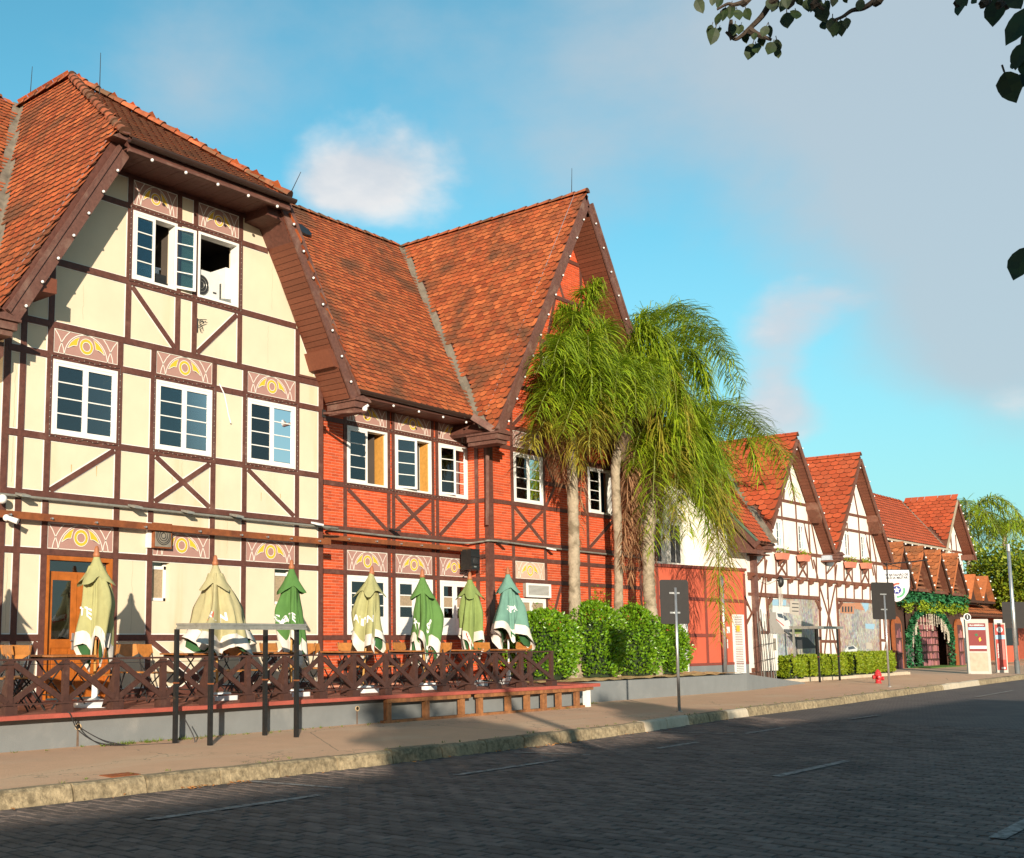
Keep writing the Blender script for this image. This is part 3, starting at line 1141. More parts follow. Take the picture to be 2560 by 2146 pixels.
def barge(parent, p, q, w=.21, Y=15.6, strip=True, m=None, up=1):
    """raking board from p to q (x, z) with a narrower cover strip along its upper edge"""
    m = m or TIMBERW
    o = part('barge_board', MB().bar((p[0], Y, p[1]), (q[0], Y, q[1]), w, .04), m, parent)
    if strip:
        d = V((q[0] - p[0], 0, q[1] - p[1])).normalized()
        nrm = V((-d.z, 0, d.x)) * (1 if d.x > 0 else -1)
        if nrm.z < 0:
            nrm = -nrm
        k = nrm * (w / 2 + .035)
        part('cover_strip', MB().bar(V((p[0], Y, p[1])) + k, V((q[0], Y, q[1])) + k, .075, .065), m, o)
    return o


def soffit(parent, p, q, y0, y1, pitch=.118, m=None):
    """boards across the underside of a roof overhang between wall and verge, p to q is a line (x, z)"""
    p, q = V((p[0], 0, p[1])), V((q[0], 0, q[1]))
    L = (q - p).length
    d = (q - p) / L
    nrm = V((-d.z, 0, d.x))
    if nrm.z > 0:
        nrm = -nrm
    n = int(L / pitch)
    for i in range(n):
        a, b = p + d * (i * pitch + .006), p + d * ((i + 1) * pitch - .004)
        j = nrm * (.002 * math.sin(i * 5.1))
        A = [a + j, b + j, b + j - nrm * .02, a + j - nrm * .02]
        mb = MB().hexa([V((v.x, y0, v.z)) for v in A] + [V((v.x, y1, v.z)) for v in A])
        part('soffit_board', mb, m or SOFFIT, parent)


def eave_return(parent, x0, x1, y0, y1, z):
    """boxed and moulded end of an eave"""
    mb = MB().box((x0, y0, z), (x1, y1, z + .13))
    mb.box((x0 - .04, y0 - .05, z + .13), (x1 + .04, y1, z + .17))
    mb.box((x0 + .05, y0 + .05, z - .09), (x1 - .05, y1, z))
    mb.slab([(x0 - .04, y0 - .05, z + .17), (x1 + .04, y0 - .05, z + .17), ((x0 + x1) / 2, y0 - .05, z + .25)], (0, y1 - y0, 0))
    return part('eave_return', mb, TIMBERW, parent)


BW = .108                                               # beam width of the facade grid
ZLOW, ZLIN, ZBELT, ZSIL, ZHEAD, ZUP, ZASIL, ZAHEAD = 1.645, 3.028, 3.953, 4.908, 6.281, 6.803, 7.888, 9.268
YV = 15.6

# ------------------------------------------------------------------ cream half-timbered house
ch = thing('cream_house', 'cream half-timbered house with hipped gable and open attic windows', 'house', (13.1, 16.3, DZ))
PX = {0: 9.50, 1: 9.779, 2: 10.279, 3: 11.678, 4: 12.405, 5: 13.818, 6: 14.601, 7: 16.003, 8: 16.676}
holes = [(10.332, 11.625, 4.96, 6.225), (12.458, 13.765, 4.96, 6.225), (14.653, 15.948, 4.96, 6.225),
         (11.872, 12.875, 7.94, 9.215), (13.372, 14.385, 7.94, 9.215), (10.332, 11.625, DZ - .1, 2.975), (12.47, 12.86, 2.28, 2.97), (15.42, 15.93, 2.28, 2.97)]
LS, RS = 1.72, 1.61                                     # roof slopes left / right of the ridge
zl = lambda x: 6.66 + LS * (x - 8.98)
zr = lambda x: 13.30 - RS * (x - 12.85)
ctop = [(9.44, zl(9.44) - .2), (11.0, 9.93), (14.85, 9.93), (16.735, zr(16.735) - .16)]
part('wall', wall_mb(9.44, 16.735, DZ - .1, ctop, holes, YF), CREAM, ch)
part('side_wall', MB().box((16.49, YF + .25, DZ - .1), (16.735, 24, 6.7)), CREAM, ch)
part('side_wall', MB().box((9.44, YF + .25, DZ - .1), (9.68, 24, 6.7)), CREAM, ch)
tl = lambda x: zl(x) - .22
tr = lambda x: zr(x) - .18
# rust drips and hairline cracks in the plaster
DRIP = mat('rust_drip', (.58, .30, .10), .9, .2, 20)
for x, z0, z1 in ((10.76, 4.50, 4.33), (11.26, 4.53, 4.35), (12.88, 4.60, 4.42), (13.36, 4.60, 4.42), (15.05, 4.42, 4.25), (15.56, 4.44, 4.28)):
    part('rust_drip', MB().face([(x - .008, YF - .0012, z0), (x + .008, YF - .0012, z0), (x + .004, YF - .0012, z1), (x - .003, YF - .0012, z1)]), DRIP, ch)
CRK = mat('hairline_crack', (.40, .31, .18), .95, .1, 20)
rgc = random.Random(8)
for x, z0, z1 in ((9.66, 6.0, 4.1), (9.64, 2.9, 1.7), (12.05, 3.0, 1.75), (15.3, 9.1, 8.1), (13.1, 4.8, 4.5), (15.2, 7.75, 7.0), (10.9, 7.6, 7.0), (14.2, 3.9, 3.2)):
    n = 14
    pts = [(x + rgc.uniform(-.012, .012), YF - .0016, z0 + (z1 - z0) * i / n) for i in range(n + 1)]
    part('hairline_crack', MB().ribbon(pts, .0045, (0, -1, 0)), CRK, ch)
# posts
for k, z0, z1 in ((0, DZ, 7.2), (1, DZ, 7.85), (2, DZ, 8.7), (3, DZ, 6.76), (4, DZ, 6.76), (5, 3.03, 6.76), (6, DZ, 6.76), (7, DZ, 7.85), (8, DZ, 6.95)):
    fbeam(ch, (PX[k], z0), (PX[k], z1), .116 if k in (0, 8) else .104, YF, 'V')
for x in (11.82, 12.925, 13.319, 14.44):
    fbeam(ch, (x, 6.80), (x, ZASIL), .104, YF, 'V')
    fbeam(ch, (x, ZAHEAD - 1.33), (x, 9.93), .104, YF, 'V')
# rails
for z, a, b, w in ((ZLOW, 9.5, 10.28, .104), (ZLOW, 11.68, 16.68, .104), (ZLIN, 9.5, 16.68, .10), (ZBELT, 9.44, 16.74, .10), (ZSIL, 9.5, 16.68, .108), (ZHEAD, 9.5, 16.68, .108),
                   (ZUP, 9.5, 16.66, .108), (ZASIL, 9.98, 15.95, .112), (ZAHEAD, 10.75, 15.15, .10), (9.86, 11.0, 14.95, .15), (.72, 11.68, 16.7, .13), (.72, 9.5, 10.28, .13)):
    fbeam(ch, (a, z), (b, z), w, YF, 'H', extra=.02 if z == ZBELT else 0)
# braces
for p, q in (((10.36, 4.03), (11.6, 4.83)), ((12.49, 4.03), (13.74, 4.83)), ((12.49, 4.83), (13.74, 4.03)), ((14.69, 4.83), (15.92, 4.03)),
             ((11.9, 7.80), (12.86, 6.88)), ((13.40, 6.88), (14.36, 7.80)),
             ((12.48, 1.58), (13.75, .78)), ((14.5, 1.58), (13.0, .62)), ((14.70, .75), (15.93, 1.58)), ((9.86, .75), (10.2, 1.58))):
    fbeam(ch, p, q, .094, YF, 'D')
# raking timbers that follow the roof inside the gable
fbeam(ch, (15.02, 9.90), (16.55, zr(16.55) - .36), .10, YF, 'D', lining=True, extra=.006)
# painted panels
for a, b in ((10.336, 11.622), (12.460, 13.762), (14.655, 15.946)):
    panel(ch, a, b, 6.337, 6.747, YF)
    panel(ch, a, b, 3.080, 3.500, YF)
panel(ch, 11.876, 12.870, 9.322, 9.775, YF)
panel(ch, 13.374, 14.385, 9.322, 9.775, YF)
# windows
for a, b, cu in ((10.335, 11.622, 0), (12.461, 13.762, .16), (14.656, 15.945, .10)):
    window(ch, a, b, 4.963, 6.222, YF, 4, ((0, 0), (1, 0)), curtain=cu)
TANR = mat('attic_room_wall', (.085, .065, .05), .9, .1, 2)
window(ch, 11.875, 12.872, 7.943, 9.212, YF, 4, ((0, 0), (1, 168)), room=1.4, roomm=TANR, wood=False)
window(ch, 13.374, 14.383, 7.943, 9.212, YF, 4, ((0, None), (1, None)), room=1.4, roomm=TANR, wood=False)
part('inner_wall', MB().box((14.22, YF + .165, 7.7), (14.34, YF + 1.3, 8.75)), WHITE, ch)
for a, b in ((12.475, 12.855), (15.425, 15.925)):
    o = part('small_window', MB().box((a, YF + .10, 2.29), (a + .05, YF + .16, 2.93)).box((b - .05, YF + .10, 2.29), (b, YF + .16, 2.93)).box((a, YF + .10, 2.29), (b, YF + .16, 2.34)).box((a, YF + .10, 2.84), (b, YF + .16, 2.90)), WHITE, ch)
    part('pane', MB().box((a + .05, YF + .125, 2.34), (b - .05, YF + .132, 2.84)), FROST, o)
# door
d = part('door', MB().box((10.335, YF - .02, DZ), (10.395, YF + .16, 2.97)).box((11.565, YF - .02, DZ), (11.625, YF + .16, 2.97)).box((10.395, YF - .02, 2.90), (11.565, YF + .16, 2.97))
         .box((10.395, YF + .06, 2.68), (11.565, YF + .13, 2.72)), DOORW, ch)
for i, (a, b) in enumerate(((10.40, 10.975), (10.985, 11.56))):
    lf = MB().box((a, YF + .06, DZ + .02), (a + .11, YF + .11, 2.68)).box((b - .10, YF + .06, DZ + .02), (b, YF + .11, 2.68))
    lf.box((a + .11, YF + .061, DZ + .02), (b - .10, YF + .109, DZ + .22)).box((a + .11, YF + .061, 1.48), (b - .10, YF + .109, 1.62)).box((a + .11, YF + .061, 2.58), (b - .10, YF + .109, 2.68))
    part('leaf_frame', lf, DOORW, d)
    part('lower_board', MB().box((a + .11, YF + .08, DZ + .22), (b - .10, YF + .10, 1.48)).box((a + .15, YF + .068, DZ + .27), (b - .14, YF + .08, 1.43)), DOORW, d)
    part('pane', MB().box((a + .11, YF + .082, 1.62), (b - .10, YF + .088, 2.58)), GLASS, d)
part('fanlight', MB().box((10.395, YF + .085, 2.72), (11.565, YF + .09, 2.90)), GLASS, d)
part('handle_plate', MB().box((10.90, YF + .045, 1.45), (10.94, YF + .06, 1.72)).tube([(10.92, YF + .05, 1.60), (10.92, YF + .0, 1.60), (10.84, YF + .0, 1.60)], .011, 7), GALV, d)
part('hallway', MB().face([(10.2, YF + 1.2, DZ), (11.8, YF + 1.2, DZ), (11.8, YF + 1.2, 3), (10.2, YF + 1.2, 3)]).face([(10.3, YF + .2, DZ), (10.3, YF + 1.2, DZ), (10.3, YF + 1.2, 3), (10.3, YF + .2, 3)])
     .face([(11.7, YF + .2, DZ), (11.7, YF + 1.2, DZ), (11.7, YF + 1.2, 3), (11.7, YF + .2, 3)]).face([(10.3, YF + .2, 3), (11.7, YF + .2, 3), (11.7, YF + 1.2, 3), (10.3, YF + 1.2, 3)]), DARKROOM, d)

# roof: left slope, right slope, front hip, tiled; neighbouring cross roof on the left with valley
UL = V((0, 1, 0))
APEX = V((12.80, 19.82, 13.24))
HY, HZ = 15.36, 10.02                                   # hip eave
hs = (APEX.z - HZ) / (APEX.y - HY)
zhip = lambda y: HZ + hs * (y - HY)
zm = lambda y: 6.87 + 1.136 * (y - 16.25)               # cross roofs sloping to the street
vl = V((1, 0, LS)).normalized()
nl = V((-LS, 0, 1)).normalized()
vr = V((-1, 0, RS)).normalized()
nr = V((RS, 0, 1)).normalized()
rf = part('roof', MB().slab([(8.98, 15.62, zl(8.98)), (11.02, 15.62, zl(11.02)), (APEX.x, APEX.y, zl(APEX.x)), (APEX.x, 22.6, zl(APEX.x)), (8.98, 22.6, zl(8.98))], nl * -.14)
          .slab([(16.98, 15.62, zr(16.98)), (16.98, 22.6, zr(16.98)), (12.9, 22.6, zr(12.9)), (12.9, APEX.y, zr(12.9)), (14.98, 15.62, zr(14.98))], nr * -.14)
          .slab([(11.08, HY + .02, HZ), (14.92, HY + .02, HZ), (APEX.x, APEX.y, APEX.z)], (0, .08, -.12)), TIMBER, ch)
ml = tile_mats(V((8.95, 0, zl(8.95))), UL, vl, nl, 15.60, 22.4, 8.6,
               lambda P: P.x < 12.9 and P.y < 16.25 + (P.z - 6.87) / 1.136 - .15 and (P.x < 10.95 or P.z < zhip(P.y) - .02) and P.y < 22.2, seed=3)
mr = tile_mats(V((17.0, 0, zr(17.0))), -UL, vr, nr, -22.4, -15.6, 8.6, lambda P: P.x > 12.8 and P.z > zm(P.y) + .05 and (P.x > 15.05 or P.z < zhip(P.y)), seed=4)
vh = V((0, 1, hs)).normalized()
nh = V((0, -hs, 1)).normalized()
mh = tile_mats(V((0, HY, HZ)), V((1, 0, 0)), vh, nh, 10.9, 15.1, 6.0, lambda P: P.z < zl(P.x) - .05 and P.z < zr(P.x + .26) - .05, w=.19, ex=.20, seed=5)
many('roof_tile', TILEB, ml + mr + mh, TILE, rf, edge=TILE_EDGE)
ridge_caps(rf, (11.06, HY + .1, HZ + .10), APEX + V((0, 0, .05)), .095, .36, nm='hip_tile')
ridge_caps(rf, (14.93, HY + .1, HZ + .09), APEX + V((0, 0, .05)), .105, .36, nm='hip_tile')
ridge_caps(rf, APEX + V((0, -.05, .04)), (APEX.x, 22.4, APEX.z + .04), .10, .38)
part('lightning_wire', MB().tube(smooth_path([APEX + V((.05, 0, .16)), (11.9, 17.6, 11.75), (11.05, 15.5, 10.20)]), .012, 5), GALV, rf)
part('lightning_wire', MB().tube(smooth_path([(11.0, 15.75, zl(11.0) + .06), (10.1, 15.85, zl(10.1) + .06), (9.2, 15.95, zl(9.2) + .06)]), .010, 5), GALV, rf)
# hip eave: boarded soffit, fascia, gutter
for i in range(31):
    a = 11.12 + i * .121
    part('soffit_board', MB().box((a, HY + .05, 9.86 + .002 * math.sin(i * 4.3)), (a + .115, YF, 9.88)), TIMBER, rf)
part('fascia', MB().box((11.10, HY + .03, 9.84), (14.90, HY + .06, 10.0)), TIMBER, rf)
part('fascia_trim', MB().box((11.10, HY + .012, 9.80), (14.90, HY + .075, 9.845)), TIMBERW, rf)
gutter(rf, (11.06, HY - .055, 9.99), (14.95, HY - .055, 9.99))
bulbs(rf, (11.2, HY, 9.80), (14.9, HY, 9.80), 5, (0, -.01, -.03), .030)
part('bracket_box', MB().slab([(10.78, 15.40, 9.98), (11.14, 15.40, 9.98), (11.14, 15.40, 10.14), (11.0, 15.40, 10.12)], (0, .25, 0)), TIMBERW, rf)
barge(rf, (9.17, 6.56), (11.16, 9.84), .20)
barge(rf, (16.93, 6.47), (14.93, 9.93), .20)
bulbs(rf, (9.2, YV - .04, 6.53), (11.12, YV - .04, 9.68), 7)
bulbs(rf, (16.90, YV - .04, 6.52), (15.0, YV - .04, 9.86), 7)
soffit(rf, (16.80, 6.43), (14.86, 9.84), YV + .005, YF - .03)
# wedge purlins under the right overhang and at the hip corner
part('purlin_end', MB().slab([(16.35, YV - .0, 7.02), (16.20, YV - .0, 7.36), (16.42, YV - .0, 7.38), (16.60, YV, 7.0)], (0, .70, 0)), SOFFIT, rf)
part('purlin_end', MB().slab([(14.55, YV + .05, 9.70), (14.55, YV + .05, 9.88), (14.98, YV + .05, 9.88), (14.98, YV + .05, 9.66)], (0, .65, 0)), TIMBER, rf)
part('purlin_end', MB().slab([(9.62, YV + .02, 7.08), (9.80, YV + .02, 7.34), (9.94, YV + .02, 7.34), (9.94, YV + .02, 7.10)], (0, .66, 0)), SOFFIT, rf)
eave_return(rf, 16.88, 17.28, 15.52, 16.3, 6.27)
eave_return(rf, 8.72, 9.20, 15.52, 16.3, 6.33)
part('rafter_tail', MB().slab([(8.9, 15.9, 6.22), (9.2, 15.9, 6.22), (9.2, 15.9, 6.0), (9.02, 15.9, 5.8)], (0, .12, 0)), TIMBERW, rf)
# neighbouring cross roof on the left
vm = V((0, 1, 1.136)).normalized()
nm_ = V((0, -1.136, 1)).normalized()
ux = V((1, 0, 0))
xvl = lambda y: 8.98 + (zm(y) - 6.66) / LS
cr = part('cross_roof', MB().slab([(2, 16.25, zm(16.25)), (9.3, 16.25, zm(16.25)), (12.8, 22, zm(22)), (2, 22, zm(22))], nm_ * -.12), TIMBER, ch)
mm = tile_mats(V((0, 16.22, zm(16.22))), ux, vm, nm_, 5.5, 13, 8.7, lambda P: P.x < xvl(P.y) - .13, seed=6)
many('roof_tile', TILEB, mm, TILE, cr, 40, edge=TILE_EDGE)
ridge_caps(cr, (5, 22, zm(22) + .02), (12.4, 22, zm(22) + .02))
valley(cr, (xvl(16.0), 16.0, zm(16.0)), (xvl(22), 22, zm(22)), (-1, 0, 0), (0, -1, 0), .17)
gutter(cr, (4, 16.18, 6.80), (8.7, 16.18, 6.80))
part('wall', MB().box((2, YR, DZ), (9.44, YR + .2, 6.8)), CREAM, ch)
for z in (ZLIN, ZBELT, ZSIL, ZHEAD):
    fbeam(ch, (2, z), (9.44, z), .108, YR, 'H')
part('eave_board', MB().box((3, 16.2, 6.66), (8.8, YR, 6.70)), SOFFIT, cr)

# ------------------------------------------------------------------ red brick house: recessed part and gabled wing
rh = thing('red_brick_house', 'orange red brick house with timber framing and steep gable behind palms', 'house', (23, 16.5, DZ))
RPX = (17.985, 19.43, 19.59, 21.00, 21.17, 22.60)
rpost = ((18.045, .10), (19.475, .104), (19.64, .10), (21.05, .104), (21.22, .10), (22.45, .10))
rwin = ((18.10, 19.42), (19.69, 20.995), (21.27, 22.39))
rholes = [(a, b, 4.96, 6.225) for a, b in rwin] + [(a, b, 1.70, 2.975) for a, b in rwin]
part('wall', wall_mb(16.735, 22.40, DZ - .1, [(16.735, 6.95), (22.4, 6.95)], rholes, YR), MORTAR, rh)
WPX = (22.40, 29.70)
wholes = [(23.475, 24.757, 4.96, 6.20), (26.92, 28.20, 4.96, 6.20), (23.475, 24.757, 1.45, 2.60)]
WXR, WZR, WS = 26.05, 13.40, 1.605
zw = lambda x: WZR - WS * abs(x - WXR)
wtop = [(22.40, zw(22.4) - .22), (WXR, WZR - .26), (29.70, zw(29.7) - .22)]
part('wall', wall_mb(22.40, 29.70, DZ - .1, wtop, wholes, YF), MORTAR, rh)
part('side_wall', MB().box((22.40, YF + .25, DZ - .1), (22.65, YR + .02, 7)).box((22.9, YR + 1.5, DZ - .1), (23.1, 24, 7)), MORTAR, rh)
part('side_wall', MB().box((29.45, YF + .25, DZ - .1), (29.70, 24, 7)), MORTAR, rh)
# bricks
BL, BH, BJ = .218, .0545, .0085
bbase = MB()
bbase.hexa([(-BL / 2 + .002, -.0075, -BH / 2 + .002), (BL / 2 - .002, -.0075, -BH / 2 + .002), (BL / 2, .004, -BH / 2), (-BL / 2, .004, -BH / 2),
            (-BL / 2 + .002, -.0075, BH / 2 - .002), (BL / 2 - .002, -.0075, BH / 2 - .002), (BL / 2, .004, BH / 2), (-BL / 2, .004, BH / 2)])
bbase.f = [f for f in bbase.f if f != bbase.f[4]]


def brick_mats(X0, X1, Z0, Z1, Y, holes, top=None, flip=None, seed=2):
    rg = random.Random(seed)
    out = []
    z = Z0 + BH / 2
    r = 0
    while z + BH / 2 < Z1:
        x = X0 + (-(BL + BJ) / 2 if r % 2 else 0)
        while x < X1:
            a, b = max(x, X0), min(x + BL, X1)
            x += BL + BJ
            segs = [(a, b)]
            for h in holes:
                if h[2] < z + BH / 2 and h[3] > z - BH / 2:
                    ns = []
                    for s, e in segs:
                        if e <= h[0] or s >= h[1]:
                            ns.append((s, e))
                        else:
                            if s < h[0]:
                                ns.append((s, h[0]))
                            if e > h[1]:
                                ns.append((h[1], e))
                    segs = ns
            for s, e in segs:
                if e - s < .03 or (top and z > top((s + e) / 2) - .28):
                    continue
                M = Matrix.Translation(((s + e) / 2, Y + rg.uniform(-.0012, .0008), z)) if not flip else Matrix.Translation((flip, (s + e) / 2, z)) @ Matrix.Rotation(rad(-90), 4, 'Z')
                out.append(M @ Matrix.Scale((e - s) / BL, 4, (1, 0, 0)))
        z += BH + BJ
        r += 1
    return out


pn1 = [(a - .01, b + .01, 3.07, 3.51) for a, b in rwin] + [(a - .01, b + .01, 6.33, 6.76) for a, b in rwin]
bm = brick_mats(16.74, 22.40, DZ, 6.85, YR, rholes + pn1, seed=21)
pn2 = [(23.47, 24.76, 3.07, 3.51), (23.47, 24.76, 6.33, 6.75)]
bm += brick_mats(22.40, 29.70, DZ, 13.2, YF, wholes + pn2, top=zw, seed=22)
bm += brick_mats(YF, YR, DZ, 6.8, 0, [], flip=22.40, seed=23)
many('brick', bbase, bm, BRICK, rh)
TLN = mat('tan_timber_edge', (.46, .24, .15), .8, .1, 6)
for x, w in rpost:
    fbeam(rh, (x, DZ), (x, 6.9), w, YR, 'V', lining=TLN)
for z, w in ((ZLOW, .10), (ZLIN, .10), (3.56, .095), (ZBELT, .10), (ZSIL, .105), (ZHEAD, .105), (6.82, .12), (.74, .15)):
    fbeam(rh, (16.74, z), (22.40, z), w, YR, 'H', lining=False, extra=.02 if z == ZBELT else 0)
for p, q in (((18.13, 4.83), (19.40, 4.03)), ((19.72, 4.83), (20.97, 4.03)), ((19.72, 4.03), (20.97, 4.83)), ((21.30, 4.03), (22.38, 4.83)),
             ((18.13, .85), (19.40, 1.57)), ((19.72, 1.57), (20.97, .85)), ((21.30, 1.57), (22.38, .85))):
    fbeam(rh, p, q, .088, YR, 'D', lining=TLN)
for a, b in rwin:
    panel(rh, a + .003, b - .003, 6.337, 6.755, YR)
    panel(rh, a + .003, b - .003, 3.080, 3.505, YR)
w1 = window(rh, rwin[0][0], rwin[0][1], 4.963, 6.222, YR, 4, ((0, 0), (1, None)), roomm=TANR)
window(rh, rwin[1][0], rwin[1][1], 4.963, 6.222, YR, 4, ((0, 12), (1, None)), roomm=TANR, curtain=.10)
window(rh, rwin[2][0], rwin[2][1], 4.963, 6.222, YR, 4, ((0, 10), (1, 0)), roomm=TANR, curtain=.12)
for i, (a, b) in enumerate(rwin):
    o = window(rh, a, b, 1.705, 2.972, YR, 4, (), fr=.06, wood=False, room=.8)
    m_ = (a + b) / 2
    lf = MB()
    for s, e in ((a + .06, m_ - .004), (m_ + .004, b - .06)):
        lf.box((s, YR - .03, 1.76), (s + .075, YR + .01, 2.91)).box((e - .075, YR - .03, 1.76), (e, YR + .01, 2.91)).box((s + .075, YR - .029, 2.84), (e - .075, YR + .009, 2.91))
        lf.box((s + .075, YR - .028, 1.76), (e - .075, YR + .008, 2.10))
        for z in (2.34, 2.59):
            lf.box((s + .075, YR - .025, z - .012), (e - .075, YR + .006, z + .012))
        for j, (z0, z1) in enumerate(((2.10, 2.33), (2.35, 2.58), (2.60, 2.84))):
            part('pane', MB().box((s + .075, YR - .012, z0), (e - .075, YR - .006, z1)), FROST if (i > 0 and j == 1) else GLASS, o)
    part('casement', lf, WHITE, o)
# side wall posts of the wing (face towards the left)
for y, w in ((16.32, .09), (16.60, .10)):
    part('post', MB().box((22.372, y - w / 2 if y > 16.4 else YF - .03, DZ), (22.40, y + w / 2, 6.9)), TIMBER, rh)
for z in (ZLOW, ZLIN, 3.56, ZBELT, ZSIL, ZHEAD):
    part('beam', MB().box((22.368, YF, z - .05), (22.40, YR, z + .05)), TIMBER, rh)
# wing front
fbeam(rh, (22.505, DZ), (22.505, 7.0), .21, YF, 'V', lining=False)
for x, z1 in ((23.417, 8.7), (24.813, 11.0), (26.862, 11.8), (28.26, 9.5), (29.6, 7.0)):
    fbeam(rh, (x, DZ), (x, z1), .108, YF, 'V', lining=TLN)
for z, a, b in ((ZLOW, 22.4, 29.7), (ZLIN, 22.4, 29.7), (3.56, 22.4, 29.7), (ZBELT, 22.4, 29.7), (ZSIL, 22.4, 29.7), (ZHEAD, 22.4, 29.7), (6.80, 22.4, 29.7), (5.55, 24.8, 26.9), (ZASIL, 23.0, 29.1), (ZAHEAD, 23.9, 28.2), (10.6, 24.6, 27.5), (11.75, 25.2, 26.9)):
    fbeam(rh, (a, z), (b, z), .10, YF, 'H', lining=False, extra=.02 if z == ZBELT else 0)
for p, q in (((23.50, 4.83), (24.73, 4.03)), ((23.50, 4.03), (24.73, 4.83)), ((24.87, 6.2), (25.35, 5.55)), ((24.87, 4.93), (25.35, 5.55)), ((26.8, 6.2), (26.3, 5.55)), ((26.8, 4.93), (26.3, 5.55)),
             ((26.95, 4.03), (28.2, 4.83)), ((24.87, 1.7), (25.5, 2.95)), ((25.1, 9.3), (25.55, 10.55)), ((26.9, 9.3), (26.5, 10.55)), ((23.5, 6.88), (24.75, 7.8)), ((25.4, 11.7), (26.0, 10.6))):
    fbeam(rh, p, q, .088, YF, 'D', lining=TLN)
panel(rh, 23.476, 24.755, 6.337, 6.748, YF)
panel(rh, 23.476, 24.755, 3.080, 3.500, YF, PINKP)
window(rh, 23.478, 24.755, 4.963, 6.198, YF, 4, ((0, 0), (1, 0)), curtain=.24)
BLUER = mat('blue_painted_room', (.02, .20, .36), .8, .05, 3)
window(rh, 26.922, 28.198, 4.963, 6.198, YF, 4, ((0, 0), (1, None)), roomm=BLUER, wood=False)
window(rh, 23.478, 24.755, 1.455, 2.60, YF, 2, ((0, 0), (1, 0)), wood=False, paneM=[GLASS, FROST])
part('attic_board', MB().box((24.9, YF - .03, 8.15), (26.0, YF, 8.9)), PLASW, rh)

# red house roofs
mr_ = part('main_roof', MB().slab([(16.0, 16.25, zm(16.25)), (23.0, 16.25, zm(16.25)), (26.2, 22, zm(22)), (12.5, 22, zm(22))], nm_ * -.12), TIMBER, rh)
xvw = lambda y: WXR - (WZR - zm(y)) / WS
ins = lambda P: P.z > zr(P.x) + .05 and P.x < xvw(P.y) - .13 and P.x < WXR
mm = tile_mats(V((0, 16.20, zm(16.20))), ux, vm, nm_, 13.0, 26.5, 8.75, ins, seed=7)
wr = part('gable_roof', MB().slab([(21.72, 15.55, zw(21.72)), (WXR, 15.55, WZR), (WXR, 22.4, WZR), (21.72, 22.4, zw(21.72))], V((-WS, 0, 1)).normalized() * -.12)
          .slab([(30.38, 15.55, zw(30.38)), (WXR, 15.55, WZR), (WXR, 22.4, WZR), (30.38, 22.4, zw(30.38))], V((WS, 0, 1)).normalized() * -.12), TIMBER, rh)
vwl, nwl = V((1, 0, WS)).normalized(), V((-WS, 0, 1)).normalized()
mw = tile_mats(V((21.70, 0, zw(21.70))), UL, vwl, nwl, 15.52, 22.2, 8.2, lambda P: P.y < 16.25 + (P.z - 6.87) / 1.136 - .14 and P.x < WXR - .02, seed=8)
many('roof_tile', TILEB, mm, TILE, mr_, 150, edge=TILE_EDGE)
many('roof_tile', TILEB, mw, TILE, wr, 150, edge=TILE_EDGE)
ridge_caps(mr_, (13.5, 22, zm(22) + .03), (25.9, 22, zm(22) + .03), .095, .38)
ridge_caps(wr, (WXR, 15.52, WZR + .03), (WXR, 22.1, WZR + .03), .095, .38)
valley(mr_, (xvw(15.9), 15.9, zm(15.9)), (xvw(22), 22, zm(22)), (-1, 0, 0), (0, -1, 0), .16)
_d = direction(752, 582)
_t = (6.87 + 1.136 * (0 - 16.25) - EYE.z) / (_d.z - 1.136 * _d.y)
_q = EYE + _d * _t
part('roof_vent', MB().slab([_q + V((x, 0, 0)) + vm * z + nm_ * .07 for x, z in arc(0, 0, .27, 0, 360, 18)][:-1], nm_ * .05), BLACKM, mr_)
gutter(mr_, (17.5, 16.15, 6.84), (22.05, 16.15, 6.80))
part('fascia', MB().box((17.2, 16.22, 6.70), (22.0, 16.26, 6.84)), TIMBER, mr_)
for i in range(34):
    a = 17.2 + i * .15
    part('soffit_board', MB().box((a, 16.25, 6.715 + .002 * math.sin(i * 3)), (a + .143, YR, 6.735)), SOFFIT, mr_)
bulbs(mr_, (17.55, 16.2, 6.70), (21.9, 16.2, 6.68), 5, (0, -.01, -.03), .028)
barge(wr, (21.86, 6.36), (26.0, 13.08), .21, 15.53)
barge(wr, (30.24, 6.36), (26.1, 13.08), .21, 15.53)
bulbs(wr, (21.95, 15.49, 6.38), (25.9, 15.49, 12.85), 11)
bulbs(wr, (30.1, 15.49, 6.5), (26.15, 15.49, 12.9), 11)
soffit(wr, (30.0, 6.42), (26.10, 12.83), 15.54, YF - .03)
eave_return(wr, 21.62, 22.12, 15.42, 16.3, 6.20)
part('return_board', MB().bar((21.4, 15.98, 6.75), (21.75, 15.6, 6.42), .16, .05, (-.6, -.7, 0)), TIMBERW, wr)
part('downpipe', MB().tube([(22.28, 16.18, 6.5), (22.28, 16.22, 4.6), (22.30, 16.25, 4.3)], .05, 8), TIMBERW, rh)
part('lightning_wire', MB().tube(smooth_path([(26.0, 15.9, zw(26.0) + .1), (24.0, 15.95, zw(24.0) + .05), (22.0, 16.0, zw(22.0) + .05)]), .010, 5), GALV, wr)
# rods on the ridges
for p, q, lab in ((APEX + V((0, 1.6, .12)), V((.03, .0, .75)), 'thin lightning rod on the hipped ridge, left of its peak'), (V((12.2, 17.9, 12.05)), V((0, 0, .85)), 'thin lightning rod standing on the hip of the cream house'),
                  (V((14.9, 15.45, 10.05)), V((.35, 0, .65)), 'slanting lightning rod at the right end of the hip gutter'), (V((WXR, 16.0, WZR + .1)), V((.05, 0, .75)), 'thin lightning rod on the peak of the red gable')):
    solo('lightning_rod', MB().tube([p, p + q], [.011, .006], 5), DARKIRON, lab, 'rod', 'lightning rods on the roofs')

